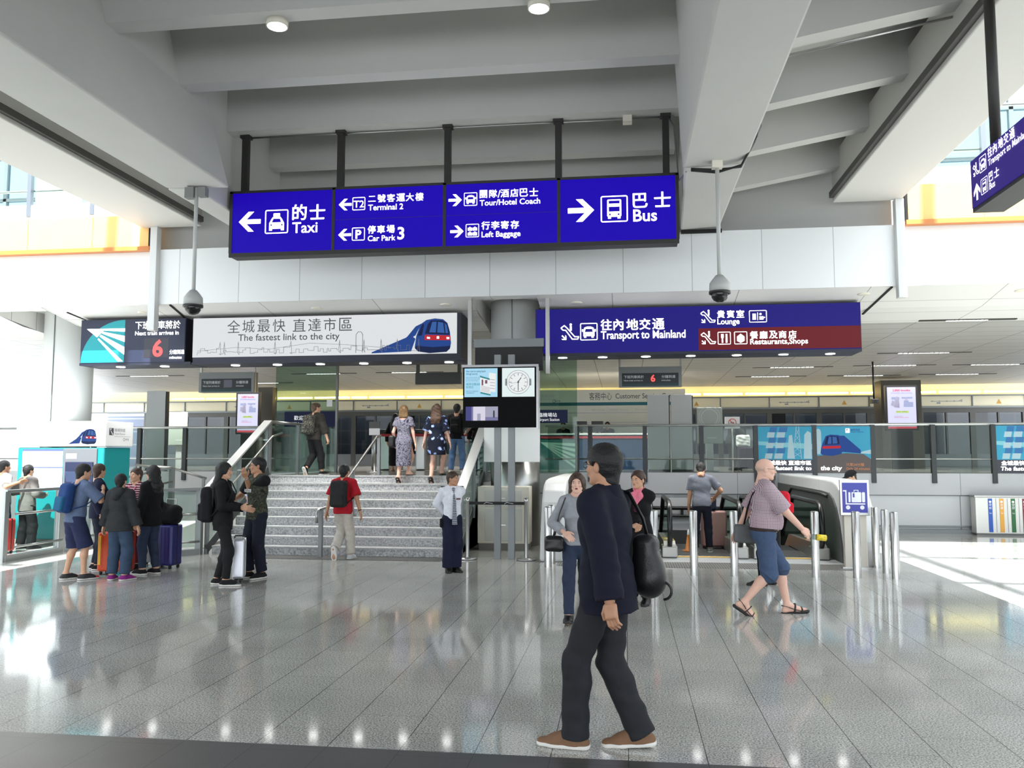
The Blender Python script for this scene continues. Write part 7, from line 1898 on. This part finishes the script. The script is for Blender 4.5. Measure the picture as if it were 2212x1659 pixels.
P.tubes('lanyard', [[P.T(.575, -.07, .02), P.T(.50, -.06, .105), P.T(.36, -.035, .150), P.T(.28, 0, .165), P.T(.36, .035, .150), P.T(.50, .06, .105), P.T(.575, .07, .02)]], .010, pink, P.ob, flat=.4)
p = ground(318, 1240)
P = Person('woman with long black hair in a black coat and jeans, facing left', (p[0], p[1]), 172, 1.60, fem=True, feet=((-.10, .14, 0, 0), (.10, .02, -10, 0)), v=.010, hair=('wavy', 'black'), hands={'L': (.25, .08, -.08), 'R': (.25, .08, -.05)})
P.top(blk, 2.0, -.13, .030, name='coat', flare=.02, ruf=.003); P.bottom(denim, 1.95, .014); P.shoes(blk2, sole_w, mt=mat('sneaker_white'))
for px, py, w, h, m, rz, lab, hd in ((236, 1243, .46, .62, mat('case_orange', (214, 78, 34), .4), 8, 'bright orange suitcase behind the person in the charcoal hooded jacket', .0), (346, 1230, .40, .68, mat('case_blue', (34, 34, 100), .28, .2), -10, 'glossy dark blue suitcase standing right of the family', .38)):
    a = ground(px, py); t = suitcase(a[0], a[1] + .16, 0, w, .26, h, R(rz), m, lab, handle=hd)
    if hd == .0:
        q = MB().box((-w/2 + .02, -.139, .15), (-w/2 + .06, -.133, h - .05)).build('yellow_strap', mat('strap_yellow', (236, 180, 50), .5)); q.parent = t
a = ground(360, 1230)
F_ = np.stack([V3(1, 0, 0), V3(0, 1, 0), V3(0, 0, 1)])
f = Field((a[0] - .45, a[1] - .3, .55), (a[0] + .35, a[1] + .5, 1.3), .009); f.rbox((a[0] - .03, a[1] + .10, .83), (.18, .13, .15), F_, .11).ell((a[0] - .14, a[1] + .05, .93), (.10, .10, .10), F_, .05).ruffle(.004, 1, 1.3); vs, fs = f.mesh()
db = put('duffel_bag', np_mesh('duffel_bag', [(vs, fs, 0)], [fabric('duffel_black', (22, 22, 23))])); tag(db, 'black duffel bag resting on the glossy dark blue suitcase', 'bag')
q = MB().tube([(a[0] - .24, a[1] + .0, 1.16), (a[0] - .20, a[1] - .04, 1.02), (a[0] - .16, a[1] - .05, .92), (a[0] - .10, a[1] - .04, .86)], .026, 8, flat=.5).build('scarf', mat('scarf_pale_pink', (206, 168, 180), .8)); q.parent = db
x, y = ground(296, 1226); suitcase(x + .06, y + .35, 0, .40, .24, .55, R(0), mat('case_silver', (176, 178, 182), .35, .3), 'pale silver suitcase behind the woman in the red patterned top')

# ---- the couple with the silver case
p = ground(478, 1264)
P = Person('woman with very long black hair, all in black, with a black backpack', (p[0], p[1]), 12, 1.665, fem=True, girth=.98, feet=((-.09, .04, 0, 0), (.09, .20, -4, 0)), v=.009, hair=('long', 'black'), hands={'R': (.10, .27, .20, (.6, -.7, -1), (0, .2, 1), .5), 'L': (.06, .29, .18, (.6, -.7, -1), (0, .2, 1), .5)})
P.top(blk, 1.95, -.12, .022, name='jacket', flare=.01); P.bottom(blk2, 1.97, .011); P.shoes(blk2, sole_w, mt=mat('sneaker_grey_toe', (70, 72, 74), .6), bulk=1.2)
P.backpack(fabric('pack_black', (24, 24, 26)), 'black backpack worn by the woman with very long black hair', (.13, .09, .25), .24, .21)
p = ground(536, 1249)
P = Person('man in a camouflage T-shirt touching his chin, black sleeves and dark jeans', (p[0] + .07, p[1]), 238, 1.72, girth=1.10, feet=((-.12, .04, 10, 0), (.14, .12, -22, 0)), v=.009, hair=('crop', 'black'), head=(-34, 0), skin='tan', glasses=True,
           hands={'L': (.04, .23, .56, (1, -.3, -.9), (-.6, .2, .7), .7), 'R': (.20, .24, .24, (1, -.6, -.4), (-.3, .5, 1), .5)})
P.top(fabric('camo_tee', (52, 56, 46), (84, 84, 70), 'camo', 12, (34, 38, 34)), .08, -.06, .016, name='t_shirt', neck=.004)
f = P.F()
for i in (0, 1):
    (aa, bb, ra, rb), _ = P.arm[i]; f.cone(aa + (bb - aa)*.0, aa + (bb - aa)*.74, ra + .030, rb + .026, .02, endcut=(False, True))
P.add('sleeves', f, blk); f = P.F(); b0 = P.nk - P.up*.01
P.bottom(denim_d, 1.95, .018, wide=.014); P.shoes(blk2, sole_w, bulk=1.15)
pw_ = Panel((0, 0, 0)); 
d, th, n, cu = P.hd[0]; f = P.F(); dd = nrm(P.wr[0] - P.el[0]); f.cone(P.wr[0] - dd*.04, P.wr[0] - dd*.015, .035, .035, .004, endcut=(True, True)); P.add('watch', f, steel)
pl = Panel(tuple(P.T(.34, .085, .150)), u=tuple(-P.rt), v=tuple(P.up), n=tuple(P.fw), lift=.012); pl.text('HOLLISTER', 0, 0, .045, w=.17, bold=.02); q = pl.build('print', [wpr]); q.parent = P.ob
p = ground(520, 1228)
P = Person('person in a lavender shirt and black trousers behind the couple', (p[0], p[1] + .45), 30, 1.62, v=.012, hair=('short', 'black'), feet='stand'); P.top(lav, .9, -.05, .022, name='shirt'); P.bottom(blk, 1.97, .014); P.shoes(blk, sole_w)
a = ground(509, 1258); suitcase(a[0], a[1] + .10, 0, .16, .34, .60, R(20), mat('case_bright_silver', (196, 198, 204), .3, .6), 'silver suitcase standing between the couple', trim=steel)

# ---- the pair at the ticket machine
x, y = spot(12, 14.55)
P = Person('man in a pale grey T-shirt and jeans, arm round his companion, by the ticket machine', (x, y), 62, 1.65, v=.011, hair=('crop', 'black'), skin='tan', feet='stand', hands={'R': (.36, .12, .42, (.5, -1, -.6)), 'L': (.26, .1, 0)})
P.top(fabric('pale_grey_tee', (176, 180, 184)), .85, -.05, .020, name='t_shirt', cuff=1.2); P.bottom(denim, 1.97, .014); P.shoes(blk, sole_w)
bag_blob('sling_bag', P.T(.34, -.04, -.16), (.10, .035, .15), np.stack([P.rt, P.fw, P.up]), .03, blk, 'black sling bag across the back of the man in the pale grey T-shirt', P)
x, y = spot(64, 14.75)
P = Person('person in a taupe jacket and black trousers standing at the ticket machine', (x, y), 74, 1.57, v=.011, hair=('short', 'black'), feet='wide', hands={'L': (.24, .16, .30), 'R': (.2, .22, .2)})
P.top(fabric('taupe_jacket', (112, 106, 102)), 1.95, -.12, .028, name='jacket', flare=.03); P.bottom(blk, 1.96, .022, wide=.02); P.shoes(blk, sole_d)
x, y = spot(16, 14.0); suitcase(x, y, 0, .30, .22, .62, 0, mat('case_red', (200, 52, 46), .4), 'red suitcase at the far left edge, behind the glass fence')

P = Person('person all in black at the right end of the queue, by the stair rail', spot(1034, 19.6), 100, 1.48, ground=LZ, fem=True, v=.014, hair=('crop', 'black')); P.top(blk, 1.9, -.08, .022, name='jacket'); P.bottom(blk2, 1.97, .014); P.shoes(blk, sole_d)
